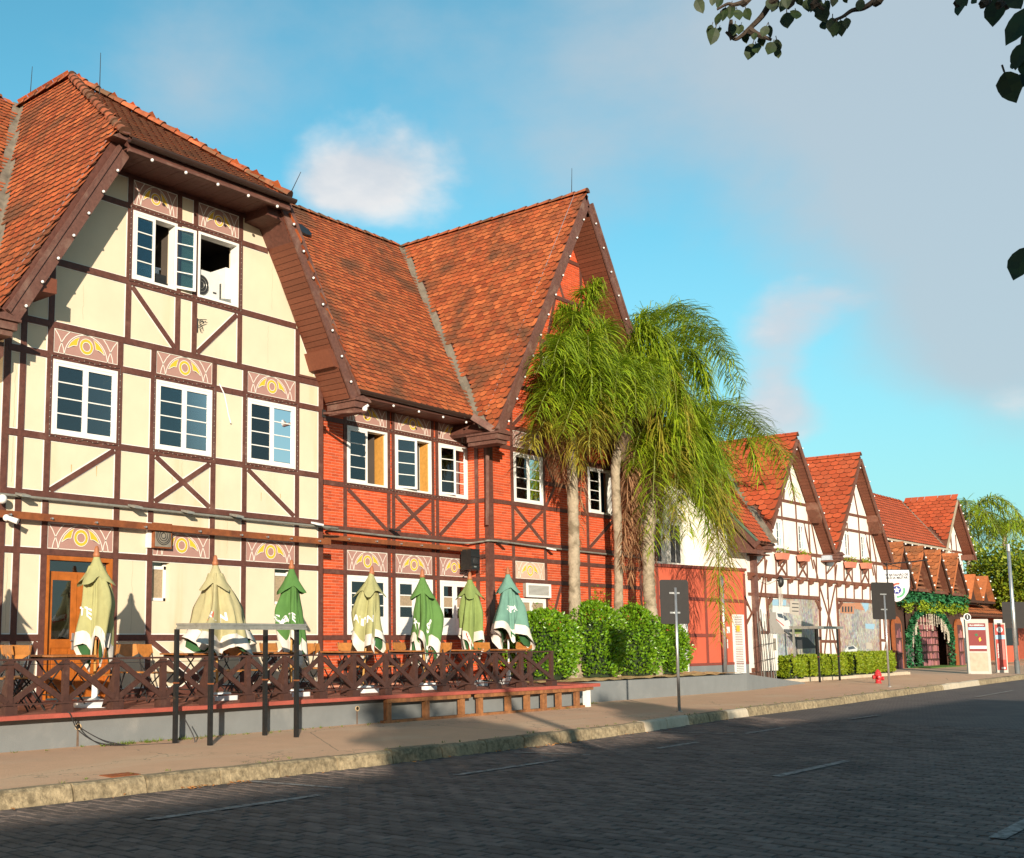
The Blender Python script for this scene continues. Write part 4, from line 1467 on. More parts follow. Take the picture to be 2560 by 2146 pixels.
# ------------------------------------------------------------------ things fixed to the two houses
# rusty carrier beam with bolts
rb = thing('steel_beam', 'rust brown steel beam with bolts across the cream and brick fronts', 'beam', (15, 16.1, 3.5))
p0, p1 = at(0, 1288, 16.15), at(806, 1354, 16.15)
part('beam_length', MB().bar((8.6, 16.16, 3.56), (16.78, 16.16, 3.555), .115, .07), RUST, rb)
part('beam_length', MB().bar((16.80, 16.72, 3.72), (22.2, 16.72, 3.72), .10, .07), RUST, rb)
for px, py in ((24, 1287), (128, 1297), (239, 1307), (362, 1318), (498, 1329), (602, 1338), (667, 1343), (726, 1347), (797, 1353)):
    q = at(px, py, 16.085)
    part('bolt', MB().tube([q + V((0, .01, 0)), q + V((0, -.05, 0))], .017, 8), GALV, rb)
for px, py in ((870, 1348), (940, 1354), (1001, 1360), (1052, 1364), (1119, 1371)):
    q = at(px, py, 16.645)
    part('bolt', MB().tube([q + V((0, .01, 0)), q + V((0, -.05, 0))], .017, 8), GALV, rb)
for x in (9.6, 12.4, 16.6):
    part('wall_plate', MB().box((x - .04, 16.16, 3.50), (x + .04, YF, 3.61)), RUST, rb)
for x in (18.05, 21.05):
    part('wall_plate', MB().box((x - .04, 16.72, 3.67), (x + .04, YR, 3.77)), RUST, rb)
cd = smooth_path([(8.9, 16.20, 3.875), (11, 16.20, 3.872), (14, 16.20, 3.862), (16.9, 16.20, 3.86), (17.2, 16.5, 3.88), (17.5, 16.80, 3.90), (19.5, 16.80, 3.88), (22.0, 16.80, 3.885), (22.3, 16.4, 3.91), (22.55, 16.2, 3.93), (25, 16.2, 3.89), (29.5, 16.2, 3.87)], 6)
cdt = solo('conduit', MB().tube(cd, .024, 8), CONDUIT, 'grey conduit pipe running along the belt beam of both houses', 'pipe', smooth=True)
FG = 'floodlights on the belt beam'
for px, py, ww, m_, lab in ((54, 1237, .16, GREYM, 'flat grey floodlight on the conduit, leftmost of the row'), (335, 1266, .17, GREYM, 'flat grey floodlight on the conduit above the fan box'),
                            (466, 1279, .15, GREYM, 'grey floodlight on the conduit right of the fan box'), (588, 1289, .18, GREYM, 'wide grey floodlight on the conduit above the third pink panel'),
                            (790, 1309, .16, PLASTIC, 'white-lipped floodlight at the corner of the cream house'), (985, 1325, .17, DARKIRON, 'dark tilted floodlight on the first brick cross brace'),
                            (1375, 1372, .13, PLASTIC, 'white square floodlight under the conduit beside the palm'), (1254, 1358, .12, DARKIRON, 'small dark spotlight on the conduit left of the brick wing window')):
    Yw = 16.12 if px < 806 or px > 1220 else 16.72
    q = at(px, py, Yw)
    f = thing('floodlight', lab, 'floodlight', q, FG)
    part('housing', MB().hexa([q + V((-ww / 2, -.14, -.05)), q + V((ww / 2, -.14, -.05)), q + V((ww / 2, .06, .0)), q + V((-ww / 2, .06, .0)),
                               q + V((-ww / 2, -.14, -.015)), q + V((ww / 2, -.14, -.015)), q + V((ww / 2, .06, .035)), q + V((-ww / 2, .06, .035))]), m_, f)
    part('bracket', MB().tube([q + V((0, .05, .0)), q + V((0, .16, -.02))], .015, 6), DARKIRON, f)
# speaker boxes, fan, aircon
q = at(405, 1340, 16.2)
f = thing('exhaust_fan', 'square rusty framed fan box covering the left of the second pink panel', 'fan', q)
part('casing', MB().box(q + V((-.20, -.03, -.22)), q + V((.20, .09, .22))), RUST, f)
part('grille', MB().box(q + V((-.175, -.036, -.195)), q + V((.175, -.03, .195))), STEELG, f)
mb = MB()
for r_ in (.05, .09, .13, .16):
    mb.tube([(q.x + x, q.y - .045, q.z + z) for x, z in arc(0, 0, r_, 0, 360, 20)], .006, 5, False)
part('guard_ring', mb, DARKIRON, f)
part('side_strip', MB().box(q + V((-.29, .03, -.22)), q + V((-.205, .09, .22))), WHITE, f)
q = at(1175, 1400, 16.55)
f = thing('loudspeaker', 'black loudspeaker in a wire cage on the brick corner', 'speaker', q)
part('cabinet', MB().box(q + V((-.17, -.16, -.24)), q + V((.17, .14, .24))), BLACKM, f)
part('woofer', MB().tube([q + V((0, -.158, -.04)), q + V((0, -.175, -.04))], [.10, .07], 16), DARKIRON, f)
part('badge', MB().box(q + V((-.06, -.165, -.185)), q + V((.03, -.16, -.155))), GREYM, f)
mb = MB()
for i in range(9):
    x = .22 + i * .045
    mb.box(q + V((x, -.2, -.27)), q + V((x + .004, -.196, .24)))
for z in (-.27, -.1, .07, .24):
    mb.box(q + V((-.22, -.205, z - .004)), q + V((.60, -.199, z + .004)))
part('wire_cage', mb, DARKIRON, f)
part('mount', MB().tube([q + V((0, .1, -.25)), q + V((0, .30, -.30))], .02, 6).tube([q + V((-.2, -.15, -.27)), q + V((.1, .30, -.40))], .012, 6), DARKIRON, f)
f = thing('air_conditioner', 'white outdoor air conditioner standing in the open attic window', 'air conditioner', (13.62, 16.5, 7.95))
part('casing', MB().box((13.36, 16.36, 7.95), (13.98, 16.66, 8.52)), ACGREY, f)
part('fan_opening', MB().tube([(13.52, 16.365, 8.22), (13.52, 16.352, 8.22)], .20, 20), DARKIRON, f)
mb = MB()
for r_ in (.07, .13, .19):
    mb.tube([(13.52 + x, 16.345, 8.22 + z) for x, z in arc(0, 0, r_, 0, 360, 20)], .004, 4, False)
part('fan_guard', mb, GREYM, f)
part('badge', MB().box((13.82, 16.352, 8.12), (13.90, 16.36, 8.15)), DARKIRON, f)
solo('metal_bracket', MB().hexa([(14.0, 16.34, 7.95), (14.25, 16.34, 7.95), (14.25, 16.6, 7.95), (14.0, 16.6, 7.95), (14.02, 16.34, 8.06), (14.26, 16.34, 8.10), (14.25, 16.5, 8.02), (14.0, 16.5, 8.0)]), GREYM, 'bent grey metal piece on the attic sill beside the air conditioner', 'bracket')
f = thing('toaster', 'small black box standing on the sill of the left attic window', 'appliance', (12.58, 16.4, 8.0))
part('body', MB().box((12.44, 16.33, 7.99), (12.68, 16.5, 8.19)), BLACKM, f)
part('slot', MB().box((12.50, 16.36, 8.19), (12.64, 16.38, 8.195)), GREYM, f)
solo('storage_box', MB().box((12.3, 16.7, 7.95), (12.8, 17.0, 8.42)).box((12.28, 16.69, 8.42), (12.82, 17.01, 8.45)), mat('pale_blue_plastic', (.42, .55, .68), .5), 'pale blue storage box behind the left attic window', 'box')
f = thing('aircon_grille', 'white louvred air conditioner box above the small brick window', 'air conditioner', (24.3, 16.2, 2.6))
part('frame', MB().box((23.80, 16.17, 2.63), (24.86, 16.20, 2.68)).box((23.80, 16.17, 2.92), (24.86, 16.20, 2.97)).box((23.80, 16.17, 2.68), (23.86, 16.20, 2.92)).box((24.80, 16.17, 2.68), (24.86, 16.20, 2.92)), WHITE, f)
part('case', MB().box((23.80, 16.20, 2.63), (24.86, 16.33, 2.97)), STEELG, f)
for i in range(8):
    part('slat', MB().hexa([(23.86, 16.175, 2.685 + i * .03), (24.80, 16.175, 2.685 + i * .03), (24.80, 16.20, 2.70 + i * .03), (23.86, 16.20, 2.70 + i * .03),
                            (23.86, 16.175, 2.690 + i * .03), (24.80, 16.175, 2.690 + i * .03), (24.80, 16.20, 2.705 + i * .03), (23.86, 16.20, 2.705 + i * .03)]), ACGREY, f)
# bracket arms with small lamps at the house corners
for (ax, ay, az), (px, py), lab in (((16.75, 16.28, at(806, 1037, 16.3).z), (914, 1031), 'weathered bracket arm with a small white lamp at the cream house corner'),
                                    ((22.36, 16.45, at(1190, 1115, 16.5).z), (1257, 1098), 'short bracket arm below the eave corner of the brick wing')):
    e = atX(px, py, ax)
    f = thing('bracket_arm', lab, 'bracket', (ax, ay, az), 'bracket arms at the house corners')
    part('arm', MB().bar((ax, ay, az), e, .06, .045, (0, 0, 1)), TIMBERW, f)
    part('foot', MB().box((ax - .05, ay - .02, az - .06), (ax + .05, ay + .04, az + .1)), DARKIRON, f)
    part('lamp', MB().ball(e + V((0, .02, .07)), .055, 8, 5).tube([e + V((0, .02, .1)), e + V((.03, -.05, .14))], .03, 7), PLASTIC, f)
# scroll hook, hanging strap, security globe and camera
q = at(500, 815, 16.27)
mb = MB()
mb.tube([q + V((-.06, 0, .13)), q + V((-.06, 0, -.13))], .010, 6)
for s_, r_ in ((1, .05), (-1, .04)):
    mb.tube([(q.x + .02 + x, q.y - .02, q.z + s_ * .06 + z) for x, z in arc(0, 0, r_, 0, 300, 14)], .007, 5)
mb.tube([q + V((-.06, 0, .11)), q + V((.12, -.05, .13))], .008, 5)
mb.tube([q + V((-.06, 0, -.03)), q + V((.10, -.05, .10))], .007, 5)
solo('scroll_bracket', mb, DARKIRON, 'small scrolled iron bracket under the attic window', 'bracket')
pts = smooth_path([at(548, 960, 16.26), at(560, 985, 16.24), at(566, 1010, 16.24), at(572, 1040, 16.25), at(577, 1058, 16.25)])
solo('loose_strap', MB().tube(pts, .013, 6), PLASTIC, 'loose white strap hanging between the second and third windows', 'strap', smooth=True)
q = at(6, 1248, 16.1)
solo('globe_lamp', MB().ball(q, .075, 12, 8).tube([q, q + V((0, .2, 0))], .03, 8), PLASTIC, 'round white globe lamp at the left edge above the steel beam', 'lamp', smooth=True)
q = at(16, 1295, 16.05)
f = thing('security_camera', 'white security camera under the left end of the steel beam', 'camera', q)
part('mount', MB().ball(q, .055, 10, 7), PLASTIC, f, True)
part('body', MB().tube([q + V((.03, -.03, -.01)), q + V((.12, -.14, -.06))], [.04, .045], 10), PLASTIC, f)
# fairy lights stapled round the upper windows
mb = MB()
wm = MB()


def fairy(P, n):
    for i in range(n):
        q = V(P[0]) + (V(P[1]) - V(P[0])) * (i / n) + V((0, -.004, 0.012 * math.sin(i * 2.3)))
        wm.box(q - V((.004, .008, .006)), q + V((.004, 0, .006)))
    pp = [V(P[0]) + (V(P[1]) - V(P[0])) * (i / 14) + V((0, -.006, .018 * math.sin(i * 1.9))) for i in range(15)]
    mb.tube(pp, .003, 4, False)


for a, b in ((10.30, 11.66), (12.43, 13.80), (14.62, 15.98)):
    y = YF - .034
    fairy(((a, y, 6.27), (b, y, 6.27)), 13)
    fairy(((a - .01, y, 4.92), (a - .01, y, 6.27)), 13)
    fairy(((b + .01, y, 4.92), (b + .01, y, 6.27)), 13)
    fairy(((a, y, 4.92), (b, y, 4.92)), 13)
for a, b in ((11.82, 14.44),):
    y = YF - .034
    for z in (7.89, 9.26):
        fairy(((a, y, z), (b, y, z)), 26)
    fairy(((a, y, 7.89), (a, y, 9.26)), 13)
    fairy(((b, y, 7.89), (b, y, 9.26)), 13)
for z in (4.92, 6.28):
    fairy(((18.05, YR - .034, z), (22.4, YR - .034, z)), 40)
f = thing('fairy_lights', 'string of tiny fairy lights stapled around the upper windows', 'lights', (13, 16.2, 4.9))
part('cable', mb, DARKIRON, f)
part('lamps', wm, mat('dull_lamp', (.45, .40, .33), .5), f, kind='stuff')
# ------------------------------------------------------------------ text helper
FONT = None


def text_mb(s, size, bold=.0, cond=1.0):
    cu = bpy.data.curves.new('txt', 'FONT')
    cu.body = s
    cu.size = size
    cu.offset = bold
    cu.align_x = 'CENTER'
    cu.align_y = 'CENTER'
    cu.resolution_u = 2
    o = bpy.data.objects.new('txt', cu)
    COL.objects.link(o)
    bpy.context.view_layer.update()
    me = bpy.data.meshes.new_from_object(o.evaluated_get(bpy.context.evaluated_depsgraph_get()))
    mb = MB()
    mb.v = [V((v.co.x * cond, v.co.y, 0)) for v in me.vertices]
    mb.f = [tuple(p.vertices) for p in me.polygons]
    bpy.data.objects.remove(o)
    bpy.data.curves.remove(cu)
    bpy.data.meshes.remove(me)
    return mb


def text_on(s, size, o, u, v, bold=.0, cond=1.0):
    u, v = V(u).normalized(), V(v).normalized()
    return xf(text_mb(s, size, bold, cond), frame_mat(V(o), u, v, u.cross(v)))


BLACKT = mat('black_print', (.02, .02, .02), .7, 0)

# ------------------------------------------------------------------ salmon annexe wall
sa = thing('salmon_annexe', 'low salmon plastered annexe between the brick house and white house', 'building', (33.4, 16.3, DZ))
top = [(29.70, 3.66), (36.40, 3.78)]
fanh = [(30.98, 31.36, 2.66, 3.08)]
part('wall', wall_mb(29.70, 36.40, .80, top, fanh, YF, .2), SALMON, sa)
part('plinth', MB().box((29.70, YF - .02, .15), (36.40, YF + .2, .80)), GWALL, sa)
part('base_band', MB().box((29.70, YF - .03, .80), (36.40, YF, .88)), SALMT, sa)
part('coping', MB().slab([(29.68, YF - .06, 3.66), (36.44, YF - .06, 3.78), (36.44, YF - .06, 3.87), (29.68, YF - .06, 3.75)], (0, .35, 0)), SALMT, sa)
for x in (30.56, 33.55, 36.33):
    part('post', MB().box((x - .07, YF - .022, .88), (x + .07, YF, 3.70 if x > 31 else 3.66)), SALMT, sa)
part('post', MB().box((34.80, YF - .022, .88), (34.88, YF, 1.66)), SALMT, sa)
for z, a, b in ((2.80, 30.56, 36.33), (1.71, 32.1, 34.1)):
    part('beam', MB().box((a, YF - .026, z - .05), (b, YF, z + .05)), SALMT, sa)
part('roof', MB().box((29.70, YF + .2, 3.3), (36.4, 19, 3.4)), FLASH, sa)
# corrugated sheet leaning in front
f = thing('corrugated_sheet', 'upright corrugated metal sheet against the salmon wall behind the sign pole', 'sheet', (31.67, 16.2, .65))
mb = MB()
n = 48
for i in range(n):
    a, b = 31.22 + .92 * i / n, 31.22 + .92 * (i + 1) / n
    ya, yb = 16.2 + .022 * math.sin(i * math.pi / 3), 16.2 + .022 * math.sin((i + 1) * math.pi / 3)
    mb.face([(a, ya, .65), (b, yb, .65), (b, yb, 2.34), (a, ya, 2.34)])
part('sheet', mb, GALV, f)
# louvred door with yellow notice
f = thing('louvred_door', 'narrow white louvred metal door with small yellow notice on the salmon wall', 'door', (35.7, 16.25, .53))
part('frame', MB().box((35.34, YF - .06, .52), (35.39, YF, 2.37)).box((36.03, YF - .06, .52), (36.08, YF, 2.37)).box((35.39, YF - .06, 2.32), (36.03, YF, 2.37)).box((35.39, YF - .06, 1.36), (36.03, YF, 1.41)).box((35.39, YF - .06, .52), (36.03, YF, .57)), WHITE, f)
for i in range(33):
    z = .58 + i * .053
    if 1.33 < z < 1.40:
        continue
    part('louvre', MB().hexa([(35.39, YF - .05, z), (36.03, YF - .05, z), (36.03, YF - .015, z + .03), (35.39, YF - .015, z + .03),
                              (35.39, YF - .05, z + .008), (36.03, YF - .05, z + .008), (36.03, YF - .015, z + .038), (35.39, YF - .015, z + .038)]), WHITE, f)
part('notice', MB().box((35.50, YF - .07, 1.83), (35.73, YF - .062, 2.03)), YELL, f)
for x, z, w, h in ((35.03, 1.88, .20, .20), (34.86, 1.45, .20, .28)):
    solo('paper_notice', MB().box((x - w / 2, YF - .012, z - h / 2), (x + w / 2, YF - .004, z + h / 2)), PLASTIC, 'white paper notice on the salmon wall, %s' % ('upper one by the louvred door' if z > 1.6 else 'lower one behind the steel pipe'), 'notice', 'notices on the salmon wall')
solo('steel_pipe', MB().tube([(34.40, 16.15, .58), (34.41, 16.15, 3.55)], .055, 10), GALV, 'vertical grey steel pipe in front of the salmon wall', 'pipe', smooth=True)
f = thing('exhaust_fan', 'round mesh fan opening high in the salmon wall beside the sign', 'fan', (31.17, 16.2, 2.87))
part('hole', MB().tube([(31.17, YF + .15, 2.87), (31.17, YF + .10, 2.87)], .30, 18), BLACKM, f)
part('rim', MB().tube([(31.17 + x, YF - .02, 2.87 + z) for x, z in arc(0, 0, .28, 0, 360, 24)], .03, 6, False), GREYM, f)
mb = MB()
for i in range(5):
    mb.tube([(31.17 + x, YF - .03, 2.87 + z) for x, z in arc(0, 0, .05 + i * .05, 0, 360, 18)], .006, 4, False)
part('guard', mb, GREYM, f)
q = V((30.78, 16.2, 2.75))
f = thing('security_camera', 'white bulb camera on the salmon wall left of the round fan', 'camera', q)
part('body', MB().ball(q, .07, 10, 7), PLASTIC, f, True)
part('arm', MB().tube([q, q + V((.12, .08, -.10))], .03, 7), PLASTIC, f)
# taller rear wall above the annexe
rw = thing('rear_wing', 'pale rear wing with yellow sign showing through the palm fronds', 'building', (33.5, 18, 3.5))
part('wall', MB().box((29.9, 18.2, 3.3), (36.5, 18.4, 7.0)), PLASW, rw)
part('sign_board', MB().box((31.3, 18.08, 3.9), (32.9, 18.16, 5.1)), YELL, rw)
for x in (33.6, 34.9):
    o = part('window', MB().box((x, 18.12, 4.0), (x + .8, 18.2, 5.4)), WHITE, rw)
    part('pane', MB().box((x + .08, 18.11, 4.08), (x + .37, 18.118, 5.32)).box((x + .43, 18.11, 4.08), (x + .72, 18.118, 5.32)), DARKROOM, o)
part('roof', MB().slab([(29.6, 17.6, 6.9), (36.6, 17.6, 6.9), (36.6, 21, 9.0), (29.6, 21, 9.0)], (0, .08, -.12)), TILE2, rw)

# ------------------------------------------------------------------ white half-timbered house
wh = thing('white_house', 'white half-timbered house with two steep red tiled gables and flower boxes', 'house', (43, 16.3, .3))
G1, G2, GZ, GS, YG = 40.2, 46.32, 8.66, 1.29, 15.87
gz = lambda x: GZ - GS * min(abs(x - G1), abs(x - G2))
mvx = (G1 + G2) / 2
wtop = [(36.55, gz(36.55) - .2), (37.3, gz(37.3) - .2), (G1, GZ - .25), (mvx, gz(mvx) - .2), (G2, GZ - .25), (49.3, gz(49.3) - .2), (49.75, gz(49.75) - .2)]
wtop[0] = (36.55, 4.9)
WW = [(39.02, 39.50), (40.80, 41.48), (45.27, 45.88), (46.97, 47.64)]
WW = [(38.95, 39.55), (40.85, 41.45), (45.27, 45.87), (46.99, 47.60)]
wholes = [(a, b, 4.68, 5.67) for a, b in WW]
part('wall', wall_mb(36.55, 49.75, .5, wtop, wholes, YF), PLASW, wh)
part('plinth', MB().box((36.5, YF - .05, .1), (49.8, YF + .2, .52)), mat('brown_plinth', (.13, .06, .04), .9), wh)
# left side wall, gable end of the cross roof
part('side_wall', MB().slab([(36.55, 16.55, .2), (36.55, 16.55, 5.3), (36.55, 19.3, 8.2), (36.55, 22.5, 5.0), (36.55, 22.5, .2)], (.25, 0, 0)), PLASW, wh)
wp = lambda x, y: at(1860 + x / 4.89, 1400 + y / 4.89, YF)


def wb(p, q, w, kind, extra=0.0, m=None, nm=None):
    a, b = wp(*p), wp(*q)
    fbeam(wh, (a.x, a.z), (b.x, b.z), w, YF, kind, m=m or WT, lining=False, extra=extra, nm=nm)


WT = mat('light_brown_timber', (.155, .058, .034), .65, .25, 10, (.26, .15, .10), .5, 3)
for z, a, b, w, e in ((3.70, 36.6, 49.75, .12, .03), (3.05, 37.1, 42.45, .13, .05), (3.05, 44.2, 48.75, .13, .05), (4.60, 37.0, 49.75, .12, 0), (5.76, 38.2, 42.3, .10, 0), (5.76, 44.3, 48.4, .10, 0),
                   (6.38, 38.75, 41.75, .10, 0), (6.38, 44.8, 47.9, .10, 0), (3.05, 36.6, 37.2, .10, 0), (.60, 36.6, 38.0, .14, 0), (.60, 48.4, 49.75, .12, 0), (.60, 42.3, 44.4, .12, 0)):
    fbeam(wh, (a, z), (b, z), w, YF, 'H', m=WT, lining=False, extra=e)
fbeam(wh, (36.99, .55), (36.99, 4.6), .29, YF, 'V', m=TIMBERW, lining=False, extra=.10)
for x in (255, 395, 530, 660, 785, 915, 1015, 1125, 1235, 1340, 1440, 1535, 1640):
    wb((x, 190 + (x - 130) * .08), (x + 4, 440 + (x - 140) * .05), .075, 'V')
for x in (255, 390, 520, 645, 770, 885, 1000, 1110, 1220, 1320, 1425, 1520, 1615):
    wb((x - 6, -30), (x + 2, 190 + (x - 130) * .08), .075, 'V')
for p, q in (((395, 0), (520, 200)), ((515, 0), (400, 195)), ((650, 0), (770, 215)), ((770, 10), (660, 215)), ((1220, 20), (1322, 270)), ((1320, 60), (1230, 262)), ((1425, 60), (1523, 285)), ((1520, 80), (1435, 280)),
             ((845, 0), (900, 230)), ((275, 0), (250, 175)), ((1575, 30), (1615, 280)), ((1130, 60), (1110, 240)),
             ((918, 320), (1030, 690)), ((1113, 310), (1035, 690)), ((1028, 690), (978, 1170)), ((1038, 690), (1168, 1290)), ((1018, 320), (1062, 1180)),
             ((0, 440), (85, 640)), ((235, 220), (160, 660)), ((140, 600), (235, 880)), ((95, 640), (30, 780)), ((1690, 520), (1720, 980)), ((1740, 980), (1690, 1260))):
    wb(p, q, .085, 'D')
for p, q in (((160, 885), (300, 890)), ((950, 995), (1170, 1000)), ((1655, 980), (1755, 990))):
    wb(p, q, .10, 'H')
for p, q in (((268, 440), (300, 890)), ((912, 470), (935, 1200)), ((1128, 470), (1168, 1200)), ((1645, 500), (1668, 1260)), ((1745, 520), (1775, 1270))):
    wb(p, q, .12, 'V', .02)
for p, q in (((855, 490), (925, 610)), ((1185, 510), (1135, 590)), ((1580, 525), (1650, 620)), ((325, 465), (285, 530))):
    wb(p, q, .13, 'D', .05)
for x, y in ((50, 200), (150, 205), (280, 222), (545, 245), (675, 255), (800, 265), (920, 280), (1030, 290), (1140, 295), (1240, 305), (1350, 320), (1450, 325), (1545, 335)):
    c = wp(x, y)
    part('corbel', MB().slab([(c.x - .07, YF - .03, c.z + .10), (c.x - .07, YF - .26, c.z + .10), (c.x - .07, YF - .26, c.z + .02), (c.x - .07, YF - .14, c.z - .03), (c.x - .07, YF - .12, c.z - .10), (c.x - .07, YF - .03, c.z - .12)], (.14, 0, 0)), WT, wh)
# gable framing
for g_ in (G1, G2):
    for x in (g_ - 1.72, g_ - .62, g_ + .62, g_ + 1.72):
        zt = gz(x) - .35
        fbeam(wh, (x, 4.6), (x, min(zt, 6.4)), .075, YF, 'V', m=WT, lining=False)
    for p, q in (((g_ + 1.30, 5.7), (g_ + 1.95, 4.1)), ((g_ + .05, 8.0), (g_ + .6, 6.4)), ((g_ + 2.0, 5.7), (g_ + 2.35, 4.65)), ((g_ - 2.3, 5.2), (g_ - 2.0, 4.65)), ((g_ - .05, 7.6), (g_ - .4, 6.4))):
        fbeam(wh, p, q, .085, YF, 'D', m=WT, lining=False)
for a, b in WW:
    window(wh, a, b, 4.69, 5.66, YF, 3, ((0, 0), (1, 0)), fr=.045, room=.7, wood=False)
# roofs
YM, ZM, MS = 15.66, 4.72, 1.10
zwm = lambda y: ZM + MS * (y - YM)
wm_ = part('cross_roof', MB().slab([(36.0, YM, ZM), (37.1, YM, ZM), (40.05, 19.2, zwm(19.2)), (36.0, 19.2, zwm(19.2))], V((0, -MS, 1)).normalized() * -.12), WT, wh)
vq, nq = V((0, 1, MS)).normalized(), V((0, -MS, 1)).normalized()
mt = tile_mats(V((0, YM - .04, zwm(YM - .04))), ux, vq, nq, 36.0, 41, 5.4, lambda P: P.x < G1 - (GZ - zwm(P.y)) / GS - .15, w=.24, ex=.20, seed=31, sc=1.2)
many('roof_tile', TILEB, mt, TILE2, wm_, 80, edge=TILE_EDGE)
part('verge_board', MB().bar((35.98, YM - .05, ZM - .16), (35.98, 19.2, zwm(19.2) - .16), .26, .05, (-1, 0, 0)), TIMBERW, wm_)
part('verge_trim', MB().bar((35.97, YM - .05, ZM - .01), (35.97, 19.2, zwm(19.2) - .01), .06, .07, (-1, 0, 0)), mat('green_metal_trim', (.10, .16, .11), .5), wm_)
part('soffit', MB().slab([(36.0, YM, ZM - .25), (36.55, YM, ZM - .25), (36.55, 19.2, zwm(19.2) - .25), (36.0, 19.2, zwm(19.2) - .25)], (0, 0, -.03)), SOFFIT, wm_)
part('gable_apron', MB().slab([(36.02, YM + .02, ZM - .25), (36.02, YM + .02, 4.30), (36.02, YM + .75, 4.40), (36.02, YM + .75, zwm(YM + .75) - .3)], (.52, 0, 0)), TIMBERW, wm_)
ridge_caps(wm_, (36.0, 19.2, zwm(19.2) + .02), (40, 19.2, zwm(19.2) + .02), .1, .4, TILE2)
xvq = lambda y: G1 - (GZ - zwm(y)) / GS
valley(wm_, (xvq(15.6), 15.6, zwm(15.6)), (xvq(19.2), 19.2, zwm(19.2)), (-1, 0, 0), (0, -1, 0), .17, .07)
for k, g_ in enumerate((G1, G2)):
    o = part('gable_roof', MB().slab([(g_ - 3.06, YG, gz(g_ - 3.06)), (g_, YG, GZ), (g_, 19.6, GZ), (g_ - 3.06, 19.6, GZ - GS * 3.06)], V((-GS, 0, 1)).normalized() * -.10)
             .slab([(g_ + 3.06, YG, GZ - GS * 3.06), (g_, YG, GZ), (g_, 19.6, GZ), (g_ + 3.06, 19.6, GZ - GS * 3.06)], V((GS, 0, 1)).normalized() * -.10), WT, wh)
    vv, nn = V((1, 0, GS)).normalized(), V((-GS, 0, 1)).normalized()
    mt = tile_mats(V((g_ - 3.02, 0, GZ - GS * 3.02)), UL, vv, nn, YG - .02, 19.5, 4.95, lambda P: (k == 1 or P.y < YM + (P.z - ZM) / MS - .17) and P.z < GZ - .03, w=.30, ex=.235, seed=33 + k, sc=1.5)
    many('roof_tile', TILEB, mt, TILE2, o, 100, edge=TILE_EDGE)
    ridge_caps(o, (g_, YG - .02, GZ + .02), (g_, 19.6, GZ + .02), .10, .4, TILE2)
    barge(o, (g_ - 2.98, GZ - GS * 2.98 - .16), (g_ - .03, GZ - .16), .17, YG, False, WT)
    barge(o, (g_ + 2.98, GZ - GS * 2.98 - .16), (g_ + .03, GZ - .16), .17, YG, False, WT)
    soffit(o, (g_ + 2.9, GZ - GS * 2.9 - .20), (g_ + .1, GZ - .33), YG + .005, YF - .03, .14)
    part('purlin_end', MB().slab([(g_ + 1.55, YG, GZ - GS * 1.55 - .46), (g_ + 1.55, YG, GZ - GS * 1.55 - .2), (g_ + 1.9, YG, GZ - GS * 1.9 - .2), (g_ + 1.9, YG, GZ - GS * 1.9 - .46)], (0, .42, 0)), WT, o)
    bulbs(o, (g_ - 2.9, YG - .04, GZ - GS * 2.9 - .12), (g_, YG - .04, GZ - .14), 5)
    bulbs(o, (g_ + .05, YG - .04, GZ - .14), (g_ + 2.95, YG - .04, GZ - GS * 2.95 - .12), 7)
    eave_return(o, g_ - 3.2, g_ - 2.75, YG - .14, YF, 4.50)
# two printed photo collages on the ground floor, flat boards
mu = bpy.data.materials.new('photo_collage_print')
mu.use_nodes = True
t = NT(mu.node_tree)
ge = t.n('ShaderNodeNewGeometry')
vo = t.n('ShaderNodeTexVoronoi', feature='F1', distance='CHEBYCHEV')
t.put(vo.inputs['Vector'], ge.outputs['Position'])
vo.inputs['Scale'].default_value = 1.25
vo2 = t.n('ShaderNodeTexVoronoi', feature='F1')
t.put(vo2.inputs['Vector'], t.vmath('MULTIPLY', ge.outputs['Position'], (1.6, 1, 1)))
vo2.inputs['Scale'].default_value = 9
vo3 = t.n('ShaderNodeTexVoronoi', feature='F1', distance='CHEBYCHEV')
t.put(vo3.inputs['Vector'], ge.outputs['Position'])
vo3.inputs['Scale'].default_value = 24
s1 = t.n('ShaderNodeSeparateColor')
t.put(s1.inputs[0], vo.outputs['Color'])
cr_ = t.n('ShaderNodeValToRGB')
el = cr_.color_ramp.elements
el[0].color = (.30, .27, .23, 1)
el[1].color = (.46, .40, .32, 1)
for p_, c_ in ((.2, (.40, .38, .34, 1)), (.35, (.22, .24, .25, 1)), (.5, (.48, .42, .33, 1)), (.62, (.33, .40, .45, 1)), (.75, (.42, .27, .18, 1)), (.88, (.24, .27, .16, 1))):
    e_ = cr_.color_ramp.elements.new(p_)
    e_.color = c_
cr_.color_ramp.interpolation = 'CONSTANT'
t.put(cr_.inputs[0], s1.outputs[0])
s2 = t.n('ShaderNodeSeparateColor')
t.put(s2.inputs[0], vo2.outputs['Color'])
s3 = t.n('ShaderNodeSeparateColor')
t.put(s3.inputs[0], vo3.outputs['Color'])
c1 = t.mix(.38, cr_.outputs[0], t.mix(s2.outputs[1], (.03, .03, .04, 1), (.66, .60, .50, 1)))
c1 = t.mix(.16, c1, t.mix(s3.outputs[2], (.02, .03, .03, 1), (.66, .60, .52, 1)))
c1 = t.mix(.10, c1, vo2.outputs['Color'])
t.put(mu.node_tree.nodes['Principled BSDF'].inputs['Base Color'], c1)
mu.node_tree.nodes['Principled BSDF'].inputs['Roughness'].default_value = .5
